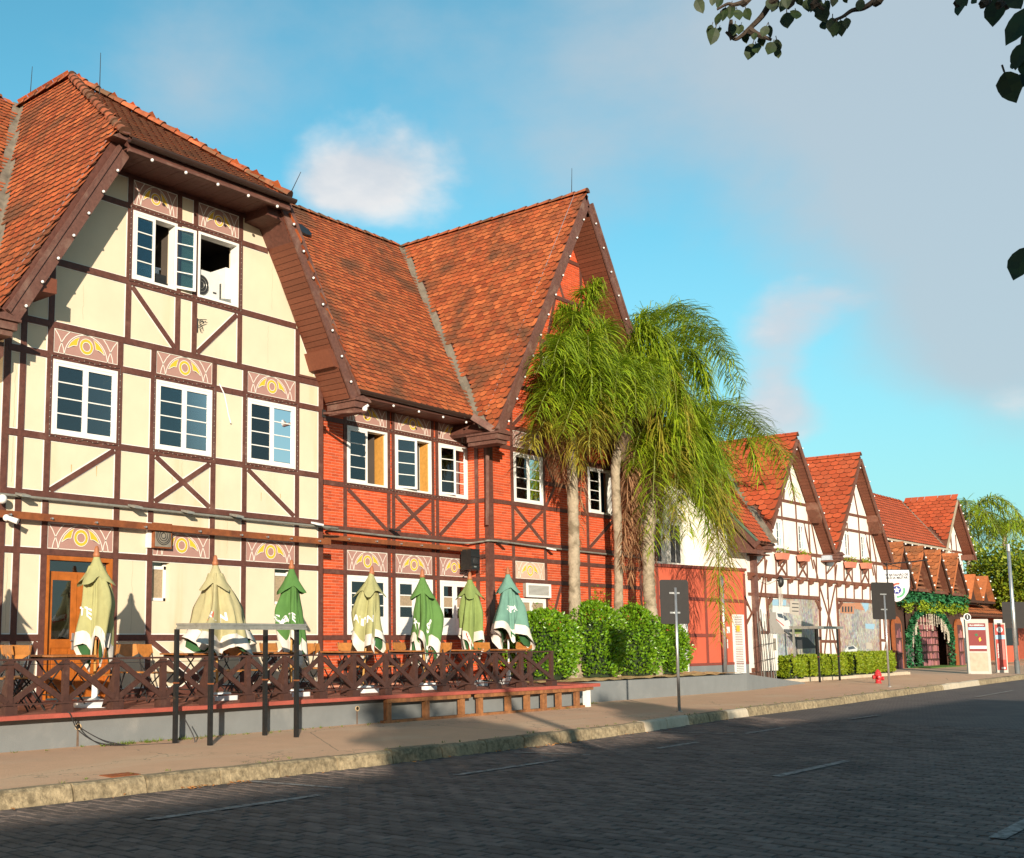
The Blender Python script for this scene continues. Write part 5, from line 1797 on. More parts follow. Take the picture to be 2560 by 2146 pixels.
COLM = {k: mat('print_' + k, c, .6, .08, 8) for k, c in dict(road=(.34, .31, .27), white=(.66, .65, .62), glassy=(.07, .09, .11), facade=(.50, .44, .36), sky=(.30, .48, .60), green=(.20, .25, .08), red=(.50, .10, .06), dark=(.05, .05, .05), brick=(.48, .22, .12)).items()}


def print_poly(parent, pts, col, d, nm):
    mb = MB()
    P_ = [wp(x, y) for x, y in pts]
    mb.face([(p.x, YF - .046 - d, p.z) for p in P_])
    part(nm, mb, COLM[col], parent)


for k, (pts, lab) in enumerate((([(300, 480), (860, 480), (890, 600), (900, 1190), (365, 1190), (360, 900), (300, 895)], 'printed photo collage with white patrol car beside the meter cabinet'),
                                ([(1150, 520), (1580, 525), (1640, 640), (1640, 1165), (1195, 1165), (1165, 900)], 'printed photo collage of crowds and cars right of the middle pier'))):
    P_ = [wp(*p) for p in pts]
    f = thing('photo_mural', lab, 'mural', (sum(p.x for p in P_) / len(P_), YF, .9), 'printed murals on the white house')
    part('board', MB().slab([(p.x, YF - .045, p.z) for p in P_], (0, .03, 0)), mu, f)
    if k == 0:
        print_poly(f, [(300, 640), (360, 640), (560, 915), (300, 890)], 'road', .002, 'printed_street')
        print_poly(f, [(330, 480), (500, 490), (500, 560), (330, 560)], 'sky', .002, 'printed_sky')
        print_poly(f, [(330, 560), (540, 575), (540, 650), (330, 640)], 'white', .003, 'printed_wall')
        print_poly(f, [(545, 500), (655, 510), (655, 690), (545, 660)], 'facade', .003, 'printed_block')
        for z in (530, 575, 620):
            print_poly(f, [(570, z), (650, z + 4), (650, z + 16), (570, z + 12)], 'dark', .004, 'printed_balcony')
        print_poly(f, [(370, 640), (450, 640), (490, 690), (545, 760), (550, 860), (520, 905), (460, 850), (380, 740)], 'white', .006, 'printed_car')
        print_poly(f, [(385, 655), (445, 660), (470, 720), (400, 700)], 'glassy', .007, 'printed_car_window')
        print_poly(f, [(455, 665), (490, 690), (520, 735), (480, 745)], 'glassy', .007, 'printed_windscreen')
        print_poly(f, [(375, 720), (470, 800), (470, 815), (375, 735)], 'red', .007, 'printed_stripe')
        print_poly(f, [(560, 830), (690, 820), (690, 900), (570, 910)], 'green', .003, 'printed_lawn')
        print_poly(f, [(510, 930), (760, 950), (880, 1080), (640, 1090)], 'dark', .003, 'printed_vehicle')
    else:
        print_poly(f, [(1160, 530), (1330, 530), (1330, 660), (1160, 650)], 'brick', .003, 'printed_brick_block')
        for i in range(4):
            print_poly(f, [(1180 + i * 36, 570), (1200 + i * 36, 570), (1200 + i * 36, 640), (1180 + i * 36, 638)], 'dark', .004, 'printed_window')
        print_poly(f, [(1330, 525), (1400, 525), (1460, 620), (1340, 600)], 'brick', .003, 'printed_roof')
        print_poly(f, [(1420, 525), (1510, 527), (1500, 600), (1470, 640)], 'sky', .003, 'printed_sky')
        print_poly(f, [(1465, 780), (1585, 785), (1575, 850), (1470, 840)], 'sky', .003, 'printed_sky')
        print_poly(f, [(1215, 1110), (1250, 1060), (1320, 1045), (1370, 1080), (1365, 1140), (1220, 1160)], 'white', .004, 'printed_car')
        print_poly(f, [(1255, 1065), (1315, 1052), (1350, 1085), (1260, 1100)], 'glassy', .005, 'printed_car_window')
        print_poly(f, [(1480, 1010), (1545, 1015), (1560, 1090), (1475, 1090)], 'facade', .004, 'printed_truck')
# meter cabinet and iron rods
f = thing('meter_cabinet', 'white meter cabinet with small glass window beside the photo collage', 'cabinet', (37.9, 16.2, .3))
a, b = wp(165, 910), wp(345, 1350)
part('box', MB().box((a.x + .1, YF - .22, b.z), (b.x, YF - .05, a.z)), PLASW, f)
c, d_ = wp(268, 960), wp(312, 1105)
part('pane', MB().box((c.x, YF - .235, d_.z), (d_.x, YF - .221, c.z)), STEELG, f)
f = thing('iron_rods', 'bundle of thin upright iron rods against the corner post of the white house', 'rods', (37.0, 15.9, .2))
rg = random.Random(4)
for i in range(12):
    x = 36.45 + i * .105 + rg.uniform(-.02, .02)
    y = 15.95 + rg.uniform(-.1, .1)
    part('rod', MB().tube([(x, y, .2), (x + rg.uniform(-.04, .08), y + .1, rg.uniform(2.0, 2.6))], .012, 5), GREYM if i % 3 else DARKIRON, f)
for z in (.9, 1.4):
    part('tie_bar', MB().tube([(36.4, 15.95, z), (37.7, 15.95, z + .08)], .010, 5), DARKIRON, f)
# flower boxes
TERR = mat('terracotta_pink_box', (.58, .20, .13), .8, .08, 6)
for k, (x, y, lab) in enumerate(((825, 1390, 'first flower box from the left on the white house'), (1050, 1410, 'second flower box from the left on the white house'),
                                 (1540, 1480, 'third flower box from the left on the white house'), (1705, 1490, 'rightmost flower box on the white house'))):
    c = at(1760 + x / 4.2, 1060 + y / 4.2, 16.1)
    f = thing('flower_box', lab, 'flower box', c, 'flower boxes under the white house windows')
    part('trough', MB().hexa([c + V((-.27, -.09, -.12)), c + V((.27, -.09, -.12)), c + V((.27, .11, -.12)), c + V((-.27, .11, -.12)), c + V((-.33, -.13, .10)), c + V((.33, -.13, .10)), c + V((.33, .13, .10)), c + V((-.33, .13, .10))]), TERR, f)
    part('bracket', MB().slab([c + V((-.05, .12, -.12)), c + V((-.05, -.08, -.12)), c + V((-.05, .12, -.32))], (.1, 0, 0)), WT, f)
    lv, fl = MB(), MB()
    for i in range(90):
        p = c + V((rg.uniform(-.32, .32), rg.uniform(-.14, .12), .10 + abs(rg.gauss(0, .09))))
        u, v = V((rg.uniform(-1, 1), rg.uniform(-1, 1), rg.uniform(-.6, .6))).normalized() * .045, V((rg.uniform(-1, 1), rg.uniform(-1, 1), rg.uniform(-1, 1))).normalized() * .03
        (lv if i % 4 else fl).face([p - u, p - v, p + u, p + v])
    part('leaves', lv, HEDGE, f, kind='stuff')
    part('blossoms', fl, (PLASTIC, TERR, LEAFP2, LEAFP2)[k] if k else PLASTIC, f, kind='stuff')
# two pale service boxes on brackets under the eave returns
for x, y, lab in ((560, 1345, 'pale grey box on a bracket below the left eave of the white house'), (1320, 1415, 'pale grey box on a bracket below the valley between the two white gables')):
    c = at(1760 + x / 4.2, 1060 + y / 4.2, 16.1)
    f = thing('service_box', lab, 'box', c, 'service boxes on the white house')
    part('box', MB().box(c + V((-.32, -.14, -.07)), c + V((.32, .18, .10))), mat('blue_grey_box', (.42, .46, .50), .6), f)
    part('shelf', MB().box(c + V((-.36, -.26, -.13)), c + V((.36, .2, -.08))), WT, f)
    part('strut', MB().bar(c + V((.1, -.2, -.13)), c + V((.1, .18, -.55)), .04, .04, (1, 0, 0)), WT, f)
solo('wall_lamp', MB().ball(wp(408, 270) + V((0, -.1, 0)), .12, 10, 7, (1, 1, 1.6)), BLACKM, 'dark lantern hanging above the first photo collage', 'lamp', smooth=True)
mb = MB()
for i in range(7):
    c = wp(405 + rg.uniform(-15, 25), 300)
    mb.tube(smooth_path([c + V((0, -.05, .1)), c + V((rg.uniform(-.1, .1), -.08, -.5)), c + V((rg.uniform(-.1, .15), -.05, -.9))], 4), .010, 4)
mb.tube(smooth_path([wp(120, 215) + V((0, -.1, 0)), wp(260, 285) + V((0, -.12, 0)), wp(420, 235) + V((0, -.1, 0)), wp(760, 240) + V((0, -.1, 0))], 6), .008, 4)
solo('loose_cables', mb, mat('pale_cable', (.5, .46, .4), .7), 'tangle of pale cables hanging on the white wall', 'cables')

# hanging sign of the police battalion, on a bracket over the pavement
SX = 49.85
f = thing('hanging_sign', 'white shield shaped sign with star emblem hanging from the white house', 'sign', (SX, 15.9, 3.0))
K_ = lambda x, y: atX(2180 + x / 4.889, 1400 + y / 4.889, SX)
out = [(132, 118), (455, 118), (462, 160), (465, 330), (445, 400), (405, 460), (350, 505), (300, 518), (255, 500), (190, 440), (140, 360)]
P_ = [K_(*p) for p in out]
part('border', MB().slab([(SX, p.y, p.z) for p in P_], (.05, 0, 0)), DARKIRON, f)
cy_, cz_ = sum(p.y for p in P_) / len(P_), sum(p.z for p in P_) / len(P_)
part('face', MB().face([(SX - .004, cy_ + (p.y - cy_) * .965, cz_ + (p.z - cz_) * .97) for p in P_]), mat('white_sign_face', (.72, .72, .74), .4, .02, 3), f)
UU, VV = V((0, -1, 0)), V((0, 0, 1))
c = K_(297, 185)
part('lettering', text_on('10º BATALHÃO DE', .132, V((SX - .008, c.y, c.z)), UU, VV, .003, .82), BLACKT, f)
c = K_(295, 222)
part('lettering', text_on('POLÍCIA MILITAR', .132, V((SX - .008, c.y, c.z)), UU, VV, .003, .88), BLACKT, f)
c = K_(305, 368)
rr = abs(K_(357, 368).y - c.y)
part('blue_disc', MB().face([(SX - .010, c.y - x, c.z + z) for x, z in arc(0, 0, rr, 0, 360, 28)][:-1]), mat('emblem_blue', (.045, .06, .28), .5, 0), f)
st = []
for i in range(10):
    a = rad(90 + 36 * i)
    r_ = rr * (.86 if i % 2 == 0 else .36)
    st.append((SX - .013, c.y - r_ * math.cos(a), c.z + r_ * math.sin(a)))
sm_ = MB()
for i in range(10):
    sm_.face([(SX - .013, c.y, c.z), st[i], st[(i + 1) % 10]])
part('star', sm_, PLASTIC, f)
part('red_swoosh', MB().ribbon([(SX - .010, c.y - x, c.z + z) for x, z in arc(.05, .0, rr * 1.55, 165, 75, 12)], rr * .5, (-1, 0, 0)), mat('emblem_red', (.62, .12, .09), .5, 0), f)
part('green_swoosh', MB().ribbon([(SX - .010, c.y - x, c.z + z) for x, z in arc(.02, -.02, rr * 1.6, 20, -100, 14)], rr * .5, (-1, 0, 0)), mat('emblem_green', (.13, .42, .22), .5, 0), f)
part('arm', MB().tube([(SX, YF, 4.62), (SX, 14.7, 4.72)], .028, 8).tube([(SX, 16.2, 4.62), (SX, 15.7, 4.43)], .015, 6).tube([(SX, 15.35, 4.68), (SX, 15.35, 4.43)], .015, 6), DARKIRON, f)
part('wall_strap', MB().box((SX - .02, YF - .04, 3.3), (SX + .02, YF, 4.9)), DARKIRON, f)

# ------------------------------------------------------------------ farther buildings
fh = thing('far_house', 'far white gabled house with red tiled roofs beyond the white house', 'house', (66, 21, .2))
FA = V((72.4, 19.6, 9.62))
part('wall', MB().box((57.5, 20.2, .2), (70.5, 20.4, 6.5)), mat('dark_wood_wall', (.16, .07, .04), .9), fh)  # one even dark brown for the wood wall
part('wall', MB().slab([(69.9, 20.2, .2), (69.9, 20.2, 6.6), (72.4, 20.2, 9.3), (74.9, 20.2, 6.6), (74.9, 20.2, .2)], (0, .2, 0)), PLASW, fh)
for p, q, k in (((69.9, 6.6), (74.9, 6.6), 'H'), ((70.2, 5.9), (74.6, 5.9), 'H'), ((71.4, 5.9), (71.4, 7.8), 'V'), ((72.9, 5.9), (72.9, 8.6), 'V'), ((72.0, 9.0), (72.9, 6.9), 'D'), ((70.9, 7.6), (71.6, 6.7), 'D'), ((73.8, 5.9), (73.8, 7.6), 'V')):
    fbeam(fh, p, q, .12, 20.2, k, m=WT, lining=False)
vv, nn = V((0, 1, 1.0)).normalized(), V((0, -1.0, 1)).normalized()
o = part('main_roof', MB().slab([(56.5, 19.6, 6.55), (70.6, 19.6, 6.55), (70.6, 22.6, 9.55), (56.5, 22.6, 9.55)], nn * -.12), WT, fh)
zf = lambda y: 6.55 + (y - 19.6)
fz = lambda x: 9.62 - 1.12 * abs(x - 72.4)
many('roof_tile', TILEB, tile_mats(V((0, 19.55, 6.5)), ux, vv, nn, 57, 73, 4.2, lambda P: P.z > fz(P.x) + .06 and P.x < 72.3, w=.36, ex=.27, seed=41, sc=1.8), TILE2, o, 40, edge=TILE_EDGE)
ridge_caps(o, (56.5, 22.6, 9.58), (72.3, 22.6, 9.58), .11, .5, TILE2)
part('eave_board', MB().box((56.5, 19.5, 6.42), (70.4, 19.58, 6.52)), mat('pale_eave', (.45, .38, .28), .8), o)
bulbs(o, (58, 19.5, 6.40), (70.3, 19.5, 6.40), 12, (0, -.02, -.03), .045)
o = part('gable_roof', MB().slab([(69.4, 19.6, fz(69.4)), (72.4, 19.6, 9.62), (72.4, 24, 9.62), (69.4, 24, fz(69.4))], V((-1.12, 0, 1)).normalized() * -.12)
         .slab([(75.4, 19.6, fz(75.4)), (72.4, 19.6, 9.62), (72.4, 24, 9.62), (75.4, 24, fz(75.4))], V((1.12, 0, 1)).normalized() * -.12), WT, fh)
many('roof_tile', TILEB, tile_mats(V((69.35, 0, fz(69.35))), UL, V((1, 0, 1.12)).normalized(), V((-1.12, 0, 1)).normalized(), 19.55, 23.8, 4.7, lambda P: P.z > zf(P.y) + .08 and P.x < 72.35, w=.36, ex=.27, seed=42, sc=1.8), TILE2, o, 40, edge=TILE_EDGE)
barge(o, (69.5, fz(69.5) - .2), (72.37, 9.42), .2, 19.58, False, mat('pale_verge', (.40, .32, .22), .8))
barge(o, (75.3, fz(75.3) - .2), (72.43, 9.42), .2, 19.58, False, WT)
soffit(o, (75.2, fz(75.2) - .25), (72.5, 9.25), 19.6, 20.15, .2)
part('purlin_end', MB().box((74.6, 19.6, 6.15), (75.4, 20.2, 6.45)), WT, o)
part('valley_flashing', MB().bar((69.6, 19.75, 6.72), (72.3, 22.6, 9.58), .16, .05, (-.5, -.5, .7)), FLASH, o)
bulbs(o, (72.5, 19.55, 9.4), (75.3, 19.55, fz(75.3)), 7, (0, -.04, 0), .045)

# zigzag pavilion of little gables, with the decorated arch below
zz = thing('gabled_pavilion', 'pavilion with a row of four small pointed orange tiled gables', 'pavilion', (62, 19, .2))
DKB = mat('dark_brown_board', (.060, .028, .017), .75, .2, 6)
part('wall', wall_mb(57.2, 68.4, .1, [(57.2, 4.1), (68.4, 3.9)], [(59.35, 66.15, .1, 3.0)], 18.75, .15), DKB, zz)
part('back_wall', MB().box((57.2, 22.0, .1), (68.4, 22.2, 4.5)), BLACKM, zz)
part('ceiling', MB().box((57.2, 18.9, 3.75), (68.4, 22.0, 3.85)), DKB, zz)
part('side_wall', MB().box((57.2, 18.9, .1), (57.4, 22, 3.8)), DKB, zz)
part('side_wall', MB().box((68.2, 18.9, .1), (68.4, 22, 3.8)), DKB, zz)
pk = [57.4, 60.25, 63.0, 65.85]
for i, x in enumerate(pk):
    zp, zv = 5.85 - i * .03, 4.0 - i * .03
    hw_ = 1.40
    sl_ = (zp - zv) / hw_
    nl_, nr2 = V((-sl_, 0, 1)).normalized(), V((sl_, 0, 1)).normalized()
    o = part('gable', MB().slab([(x - hw_, 18.0, zv), (x, 18.0, zp), (x, 20.8, zp), (x - hw_, 20.8, zv)], nl_ * -.06)
             .slab([(x + hw_, 18.0, zv), (x, 18.0, zp), (x, 20.8, zp), (x + hw_, 20.8, zv)], nr2 * -.06), WT, zz)
    ms_ = tile_mats(V((x - hw_, 0, zv)), UL, V((1, 0, sl_)).normalized(), nl_, 17.97, 20.8, 2.3, lambda P: True, w=.30, ex=.22, seed=50 + i, sc=1.5)
    many('roof_tile', TILEB, ms_, TILE3, o, 30, edge=TILE_EDGE)
    ridge_caps(o, (x, 17.95, zp + .02), (x, 20.8, zp + .02), .08, .45, TILE3)
    part('verge', MB().bar((x + hw_, 17.99, zv - .05), (x, 17.99, zp - .05), .14, .05), DKB, o)
    part('verge', MB().bar((x - hw_, 17.99, zv - .05), (x, 17.99, zp - .05), .08, .05), TILE3, o)
    for j in range(8):
        z = zv + .05 + j * (zp - zv - .2) / 8
        hwz = (zp - z) / sl_ - .05
        part('lath', MB().box((x - hwz, 18.35, z), (x + hwz, 18.40, z + .10)), mat('lath_brown', (.24, .10, .05), .8), o)
    part('tie_beam', MB().box((x - hw_, 18.15, zv - .12), (x + hw_, 18.3, zv + .02)), WT, o)
    bulbs(o, (x, 17.93, zp - .1), (x + hw_, 17.93, zv), 4, (0, -.02, 0), .045)
# arch with books, garlands and lights
ar = thing('book_arch', 'decorated archway with green garland, hanging lights and printed bookshelves', 'archway', (62.8, 18.7, .15))
AXC, AHW, AZ0, AR = 62.75, 3.4, 1.35, 1.68


def arch_pts(k=1.0, n=26, y=18.7):
    p = [(AXC - AHW * k, y, .15)]
    for i in range(n + 1):
        a = math.pi - math.pi * i / n
        p.append((AXC + AHW * k * math.cos(a), y, AZ0 + (3.05 - AZ0) * k * math.sin(a)))
    p.append((AXC + AHW * k, y, .15))
    return p


f_ = MB()
ap = arch_pts(.97)
for a, b in zip(ap, ap[1:]):
    f_.face([a, b, (b[0], 18.72, 3.9), (a[0], 18.72, 3.9)] if b[2] > .2 and a[2] > .2 else [a, b, (b[0], 18.72, b[2] + .01), (a[0], 18.72, a[2] + .01)])
part('spandrel', f_, DKB, ar)
rg = random.Random(9)


def leaf_cloud(mb, c, r, n, s, sq=(1, 1, 1)):
    for i in range(n):
        d = V((rg.gauss(0, 1), rg.gauss(0, 1), rg.gauss(0, 1))).normalized() * (rg.uniform(.5, 1) ** .5) * r
        p = V(c) + V((d.x * sq[0], d.y * sq[1], d.z * sq[2]))
        u = V((rg.uniform(-1, 1), rg.uniform(-1, 1), rg.uniform(-1, 1))).normalized() * s
        w = u.orthogonal().normalized() * s * .5
        mb.face([p - u, p - w, p + u, p + w])


gl = MB()
pts = smooth_path(arch_pts(.985, 14, 18.62), 4)
for p in pts:
    leaf_cloud(gl, p, .17, 34, .09)
part('arch_garland', gl, GARL, ar, kind='stuff')
gl = MB()
for i in range(60):
    x = 58.2 + rg.uniform(0, 10.0)
    leaf_cloud(gl, (x, 18.5, 3.55 + rg.uniform(-.1, .25)), .35, 40, .11)
for cx, zt in ((61.85, 4.85), (64.6, 4.75), (67.4, 4.78)):
    for i in range(22):
        h = i / 22
        leaf_cloud(gl, (cx, 18.5, 3.5 + h * (zt - 3.5)), .50 * (1 - h) + .06, 40, .10)
part('top_garland', gl, GARL, ar, kind='stuff')
gl = MB()
for i in range(95):
    x = 58.0 + rg.uniform(0, 10.6)
    L_ = rg.uniform(.15, .65)
    for k in range(int(L_ * 14)):
        leaf_cloud(gl, (x + rg.uniform(-.05, .05), 18.42, 3.38 - k * .07), .11, 6, .07)
part('hanging_vines', gl, GARL2, ar, kind='stuff')
lt = MB()
for i in range(46):
    k = rg.uniform(.1, .9)
    a = math.pi * (1 - k)
    x, z = AXC + AHW * .93 * math.cos(a), AZ0 + (3.05 - AZ0) * .93 * math.sin(a)
    for j in range(rg.randint(5, 14)):
        c = V((x + rg.uniform(-.02, .02), 18.6, z - j * .07))
        lt.box(c - V((.016, .016, .02)), c + V((.016, .016, .02)))
part('hanging_lights', lt, mat('warm_light_beads', (.70, .62, .48), .5, 0), ar, kind='stuff')
BOOKP = mat('printed_shelf', (.085, .038, .036), .7, .1, 6)
BK = [mat('book_' + str(i), c, .7, .12, 9) for i, c in enumerate(((.36, .13, .12), (.25, .09, .10), (.46, .20, .17), (.16, .06, .07), (.40, .16, .18)))]


def shelf(parent, x0, x1, z0, z1, y, rows, seed, arched=False):
    rg2 = random.Random(seed)
    o = part('shelf_print', MB().box((x0, y, z0), (x1, y + .05, z1)), BOOKP, parent)
    rh_ = (z1 - z0) / rows
    for r_ in range(rows):
        part('shelf_board', MB().box((x0, y - .03, z0 + r_ * rh_), (x1, y, z0 + r_ * rh_ + .045)), DKB, o)
        x = x0 + .04
        by = {i: MB() for i in range(5)}
        while x < x1 - .08:
            if rg2.random() < .12:
                x += .1
            w = rg2.uniform(.05, .10)
            h = rh_ * rg2.uniform(.55, .85)
            if arched and r_ == rows - 1:
                h *= max(.25, 1 - abs((x - (x0 + x1) / 2) / (x1 - x0)) * 1.5)
            by[rg2.randrange(5)].box((x, y - .012, z0 + r_ * rh_ + .046), (x + w - .008, y - .002, z0 + r_ * rh_ + .046 + h))
            x += w
        for i, m_ in by.items():
            if m_.v:
                part('printed_books', m_, BK[i], o, kind='stuff')
    return o


shelf(ar, 62.5, 66.05, .15, 2.75, 19.25, 7, 1)
part('inner_wall', MB().box((59.2, 21.2, .1), (62.6, 21.3, 3.4)), BLACKM, ar)
gl = MB()
for p in smooth_path([(62.4, 19.1, .2), (62.35, 19.1, 1.2), (62.1, 19.1, 2.0), (61.5, 19.1, 2.7)], 8):
    leaf_cloud(gl, p, .16, 30, .09)
part('inner_garland', gl, GARL, ar, kind='stuff')
gl = MB()
for i in range(14):
    leaf_cloud(gl, (60.6 + rg.uniform(-.5, .5), 20.5, .5 + rg.uniform(0, 1.5)), .35, 30, .12)
part('inner_bush', gl, GARL, ar, kind='stuff')
ORW = mat('orange_brown_frame', (.30, .085, .025), .6, .2, 8)
for xc in (57.9, 67.55):
    fr_ = MB()
    w = .62
    p = [(xc - w, 18.6, .12)] + [(xc + w * math.cos(math.pi - math.pi * i / 10), 18.6, 2.05 + .58 * math.sin(math.pi * i / 10)) for i in range(11)] + [(xc + w, 18.6, .12)]
    fr_.slab(p, (0, .1, 0))
    o = part('shelf_niche', fr_, ORW, ar)
    shelf(ar, xc - .38, xc + .38, .15, 2.3, 18.57, 3, int(xc), True)
part('grass_mat', MB().box((59.6, 17.8, .19), (66.0, 22.0, .215)), mat('green_carpet', (.10, .22, .02), .95, .2, 20), ar)
# crowd barrier in the arch
bx, by_ = 61.1, 19.4
f = thing('crowd_barrier', 'steel crowd barrier standing inside the garlanded arch', 'barrier', (bx + .8, by_, .2))
mb = MB().tube([(bx, by_, .55), (bx, by_, 1.42), (bx + .06, by_, 1.48), (bx + 1.4, by_, 1.48), (bx + 1.46, by_, 1.42), (bx + 1.46, by_, .55), (bx, by_, .55)], .028, 7)
part('frame', mb, GALV, f)
for i in range(11):
    part('bar', MB().tube([(bx + .12 + i * .122, by_, .56), (bx + .12 + i * .122, by_, 1.47)], .011, 5), GALV, f)
for x in (bx + .25, bx + 1.2):
    part('foot', MB().tube([(x - .3, by_ - .2, .21), (x, by_, .56), (x + .3, by_ + .2, .21)], .022, 6), GALV, f)
# smaller pair of gables and low tiled roof farther right
z2 = thing('low_pavilion', 'low building with two tiny pointed gables and mossy orange roof', 'pavilion', (78, 21, .2))
part('wall', MB().box((70, 21.0, .1), (92, 21.2, 3.0)), mat('red_brown_wall', (.34, .075, .035), .85, .15, 3), z2)
part('eave', MB().box((70, 20.0, 2.85), (92, 20.2, 3.0)), DKB, z2)
vv, nn = V((0, 1, .62)).normalized(), V((0, -.62, 1)).normalized()
o = part('roof', MB().slab([(70, 19.9, 3.0), (92, 19.9, 3.0), (92, 26, 6.8), (70, 26, 6.8)], nn * -.1), WT, z2)
many('roof_tile', TILEB, tile_mats(V((0, 19.9, 3.0)), ux, vv, nn, 70, 92, 7.1, lambda P: True, w=.5, ex=.4, seed=61, sc=2.5), TILE3, o, 30, edge=TILE_EDGE)
for x in (75.0, 77.6):
    zp, zv = 5.25, 3.75
    sl_ = 1.25
    g2 = part('gable', MB().slab([(x - 1.2, 19.6, zv), (x, 19.6, zp), (x, 23, zp), (x - 1.2, 23, zv)], (0, 0, .08)).slab([(x + 1.2, 19.6, zv), (x, 19.6, zp), (x, 23, zp), (x + 1.2, 23, zv)], (0, 0, .08)), TILE3, z2)
    part('gable_infill', MB().slab([(x - 1.1, 19.9, zv - .2), (x, 19.9, zp - .1), (x + 1.1, 19.9, zv - .2)], (0, .1, 0)), DKB, g2)
    part('tie_beam', MB().box((x - 1.2, 19.6, zv - .1), (x + 1.2, 19.75, zv + .05)), DKB, g2)
    bulbs(g2, (x, 19.55, zp), (x + 1.2, 19.55, zv), 3, (0, -.02, 0), .05)
hb = thing('rear_house', 'distant tiled roof rising behind the far gable', 'house', (86, 30, .2))
part('wall', MB().box((78, 28, .1), (104, 36, 6.2)), PLASW, hb)
part('roof', MB().slab([(77.5, 27.4, 6.0), (104.5, 27.4, 6.0), (104.5, 32, 9.2), (77.5, 32, 9.2)], (0, .1, .14)), TILE3, hb)
# terracotta planter-like column and white wall piece by the right edge
f = thing('white_pier', 'white rendered wall piece with red panel at the right edge', 'wall', (68, 16.9, .2))
part('pier', MB().box((68.6, 17.0, .2), (69.4, 17.2, 2.6)), PLASW, f)
part('red_panel', MB().box((70.2, 17.4, .3), (74, 17.5, 2.4)), SALMON, f)
part('dark_panel', MB().box((70.2, 17.38, 1.2), (74, 17.4, 2.4)), BLACKM, f)

# ------------------------------------------------------------------ street furniture
def round_rect(w, h, r, n=4):
    p = []
    for cx_, cz_, a0 in ((w / 2 - r, h / 2 - r, 0), (-w / 2 + r, h / 2 - r, 90), (-w / 2 + r, -h / 2 + r, 180), (w / 2 - r, -h / 2 + r, 270)):
        p += [(cx_ + r * math.cos(rad(a0 + 90 * i / n)), cz_ + r * math.sin(rad(a0 + 90 * i / n))) for i in range(n + 1)]
    return p


for k, (bx, by_, zt, zc, w, h, yaw, lab) in enumerate(((21.98, 11.33, 2.66, 2.37, .62, .90, -38, 'back of a black road sign on a steel pole by the planting bed'),
                                                       (37.05, 12.24, 2.92, 2.75, .80, 1.12, -34, 'back of a black road sign on a steel pole beside the red hydrant'))):
    z0 = walk_z(by_)
    f = thing('road_sign', lab, 'sign', (bx, by_, z0), 'road signs seen from behind')
    part('pole', MB().tube([(bx, by_, z0), (bx + .02, by_, zt)], .030, 12), GALV, f, True)
    u = V((math.cos(rad(yaw)), math.sin(rad(yaw)), 0))
    n_ = V((0, 0, 1)).cross(u)
    c = V((bx, by_, zc)) + n_ * .035
    part('plate', MB().slab([c + u * x + V((0, 0, z)) for x, z in round_rect(w, h, .05)], n_ * .004), SIGNB, f)
    for dz in (-.22, .18) if k == 0 else (-.26, .20):
        part('clamp', MB().bar(c + u * -.11 + V((0, 0, dz)), c + u * .11 + V((0, 0, dz)), .035, .012, -n_), GALV, f)
    part('foot', MB().tube([(bx, by_, z0), (bx, by_, z0 + .02)], .06, 12), GALV, f)
# two tall stands of black legs with aluminium rim
for tag_, (fl, bl, fr_, br_), zt, lab in (('n', ((10.62, 12.50), (10.48, 13.09), (12.36, 12.57), (12.24, 13.13)), 1.85, 'tall stand of four black legs with grey rim before the terrace'),
                                          ('f', ((38.9, 15.02), (38.75, 15.75), (41.0, 15.15), (40.9, 15.85)), 2.02, 'farther tall stand with black legs before the low hedges')):
    f = thing('tall_stand', lab, 'stand', ((fl[0] + br_[0]) / 2, (fl[1] + br_[1]) / 2, walk_z(fl[1])), 'tall stands on the pavement')
    for i, p in enumerate((fl, bl, fr_, br_)):
        part('leg', MB().box((p[0] - .028, p[1] - .028, walk_z(p[1])), (p[0] + .028, p[1] + .028, zt - .085)), BLACKM if not (tag_ == 'f' and i == 1) else GREYM, f)
        part('joint_collar', MB().box((p[0] - .033, p[1] - .033, 1.0), (p[0] + .033, p[1] + .033, 1.02)), RUST, f)
    x0, x1, y0, y1 = fl[0] - .06, fr_[0] + .08, min(fl[1], fr_[1]) - .05, max(bl[1], br_[1]) + .06
    for i, z in enumerate((zt - .085, zt - .055, zt - .027)):
        e = (.012, .0, .012)[i]
        part('rim', MB().box((x0 - e, y0 - e, z), (x1 + e, y0 + .03, z + .027)).box((x0 - e, y1 - .03, z), (x1 + e, y1 + e, z + .027)).box((x0 - e, y0 + .03, z), (x0 + .03, y1 - .03, z + .027)).box((x1 - .03, y0 + .03, z), (x1 + e, y1 - .03, z + .027)), GREYM, f)
# hydrant
hx, hy = 39.56, 13.40
hz_ = walk_z(hy)
f = thing('fire_hydrant', 'red fire hydrant on the pavement near the second road sign', 'hydrant', (hx, hy, hz_))
part('barrel', MB().lathe([(.10, 0), (.10, .03), (.085, .04), (.085, .24), (.115, .25), (.115, .29), (.10, .30), (.095, .34), (.07, .40), (.035, .43), (.03, .45), (.001, .455)], (hx, hy, hz_), 16), HYD, f, True)
for a in (-50, 130, 215):
    d_ = V((math.cos(rad(a)), math.sin(rad(a)), 0))
    c = V((hx, hy, hz_ + .20 if a != -50 else hz_ + .16))
    part('outlet_cap', MB().tube([c + d_ * .07, c + d_ * .12, c + d_ * .12, c + d_ * .17, c + d_ * .175], [.045, .045, .065, .065, .04], 12), HYD, f, True)
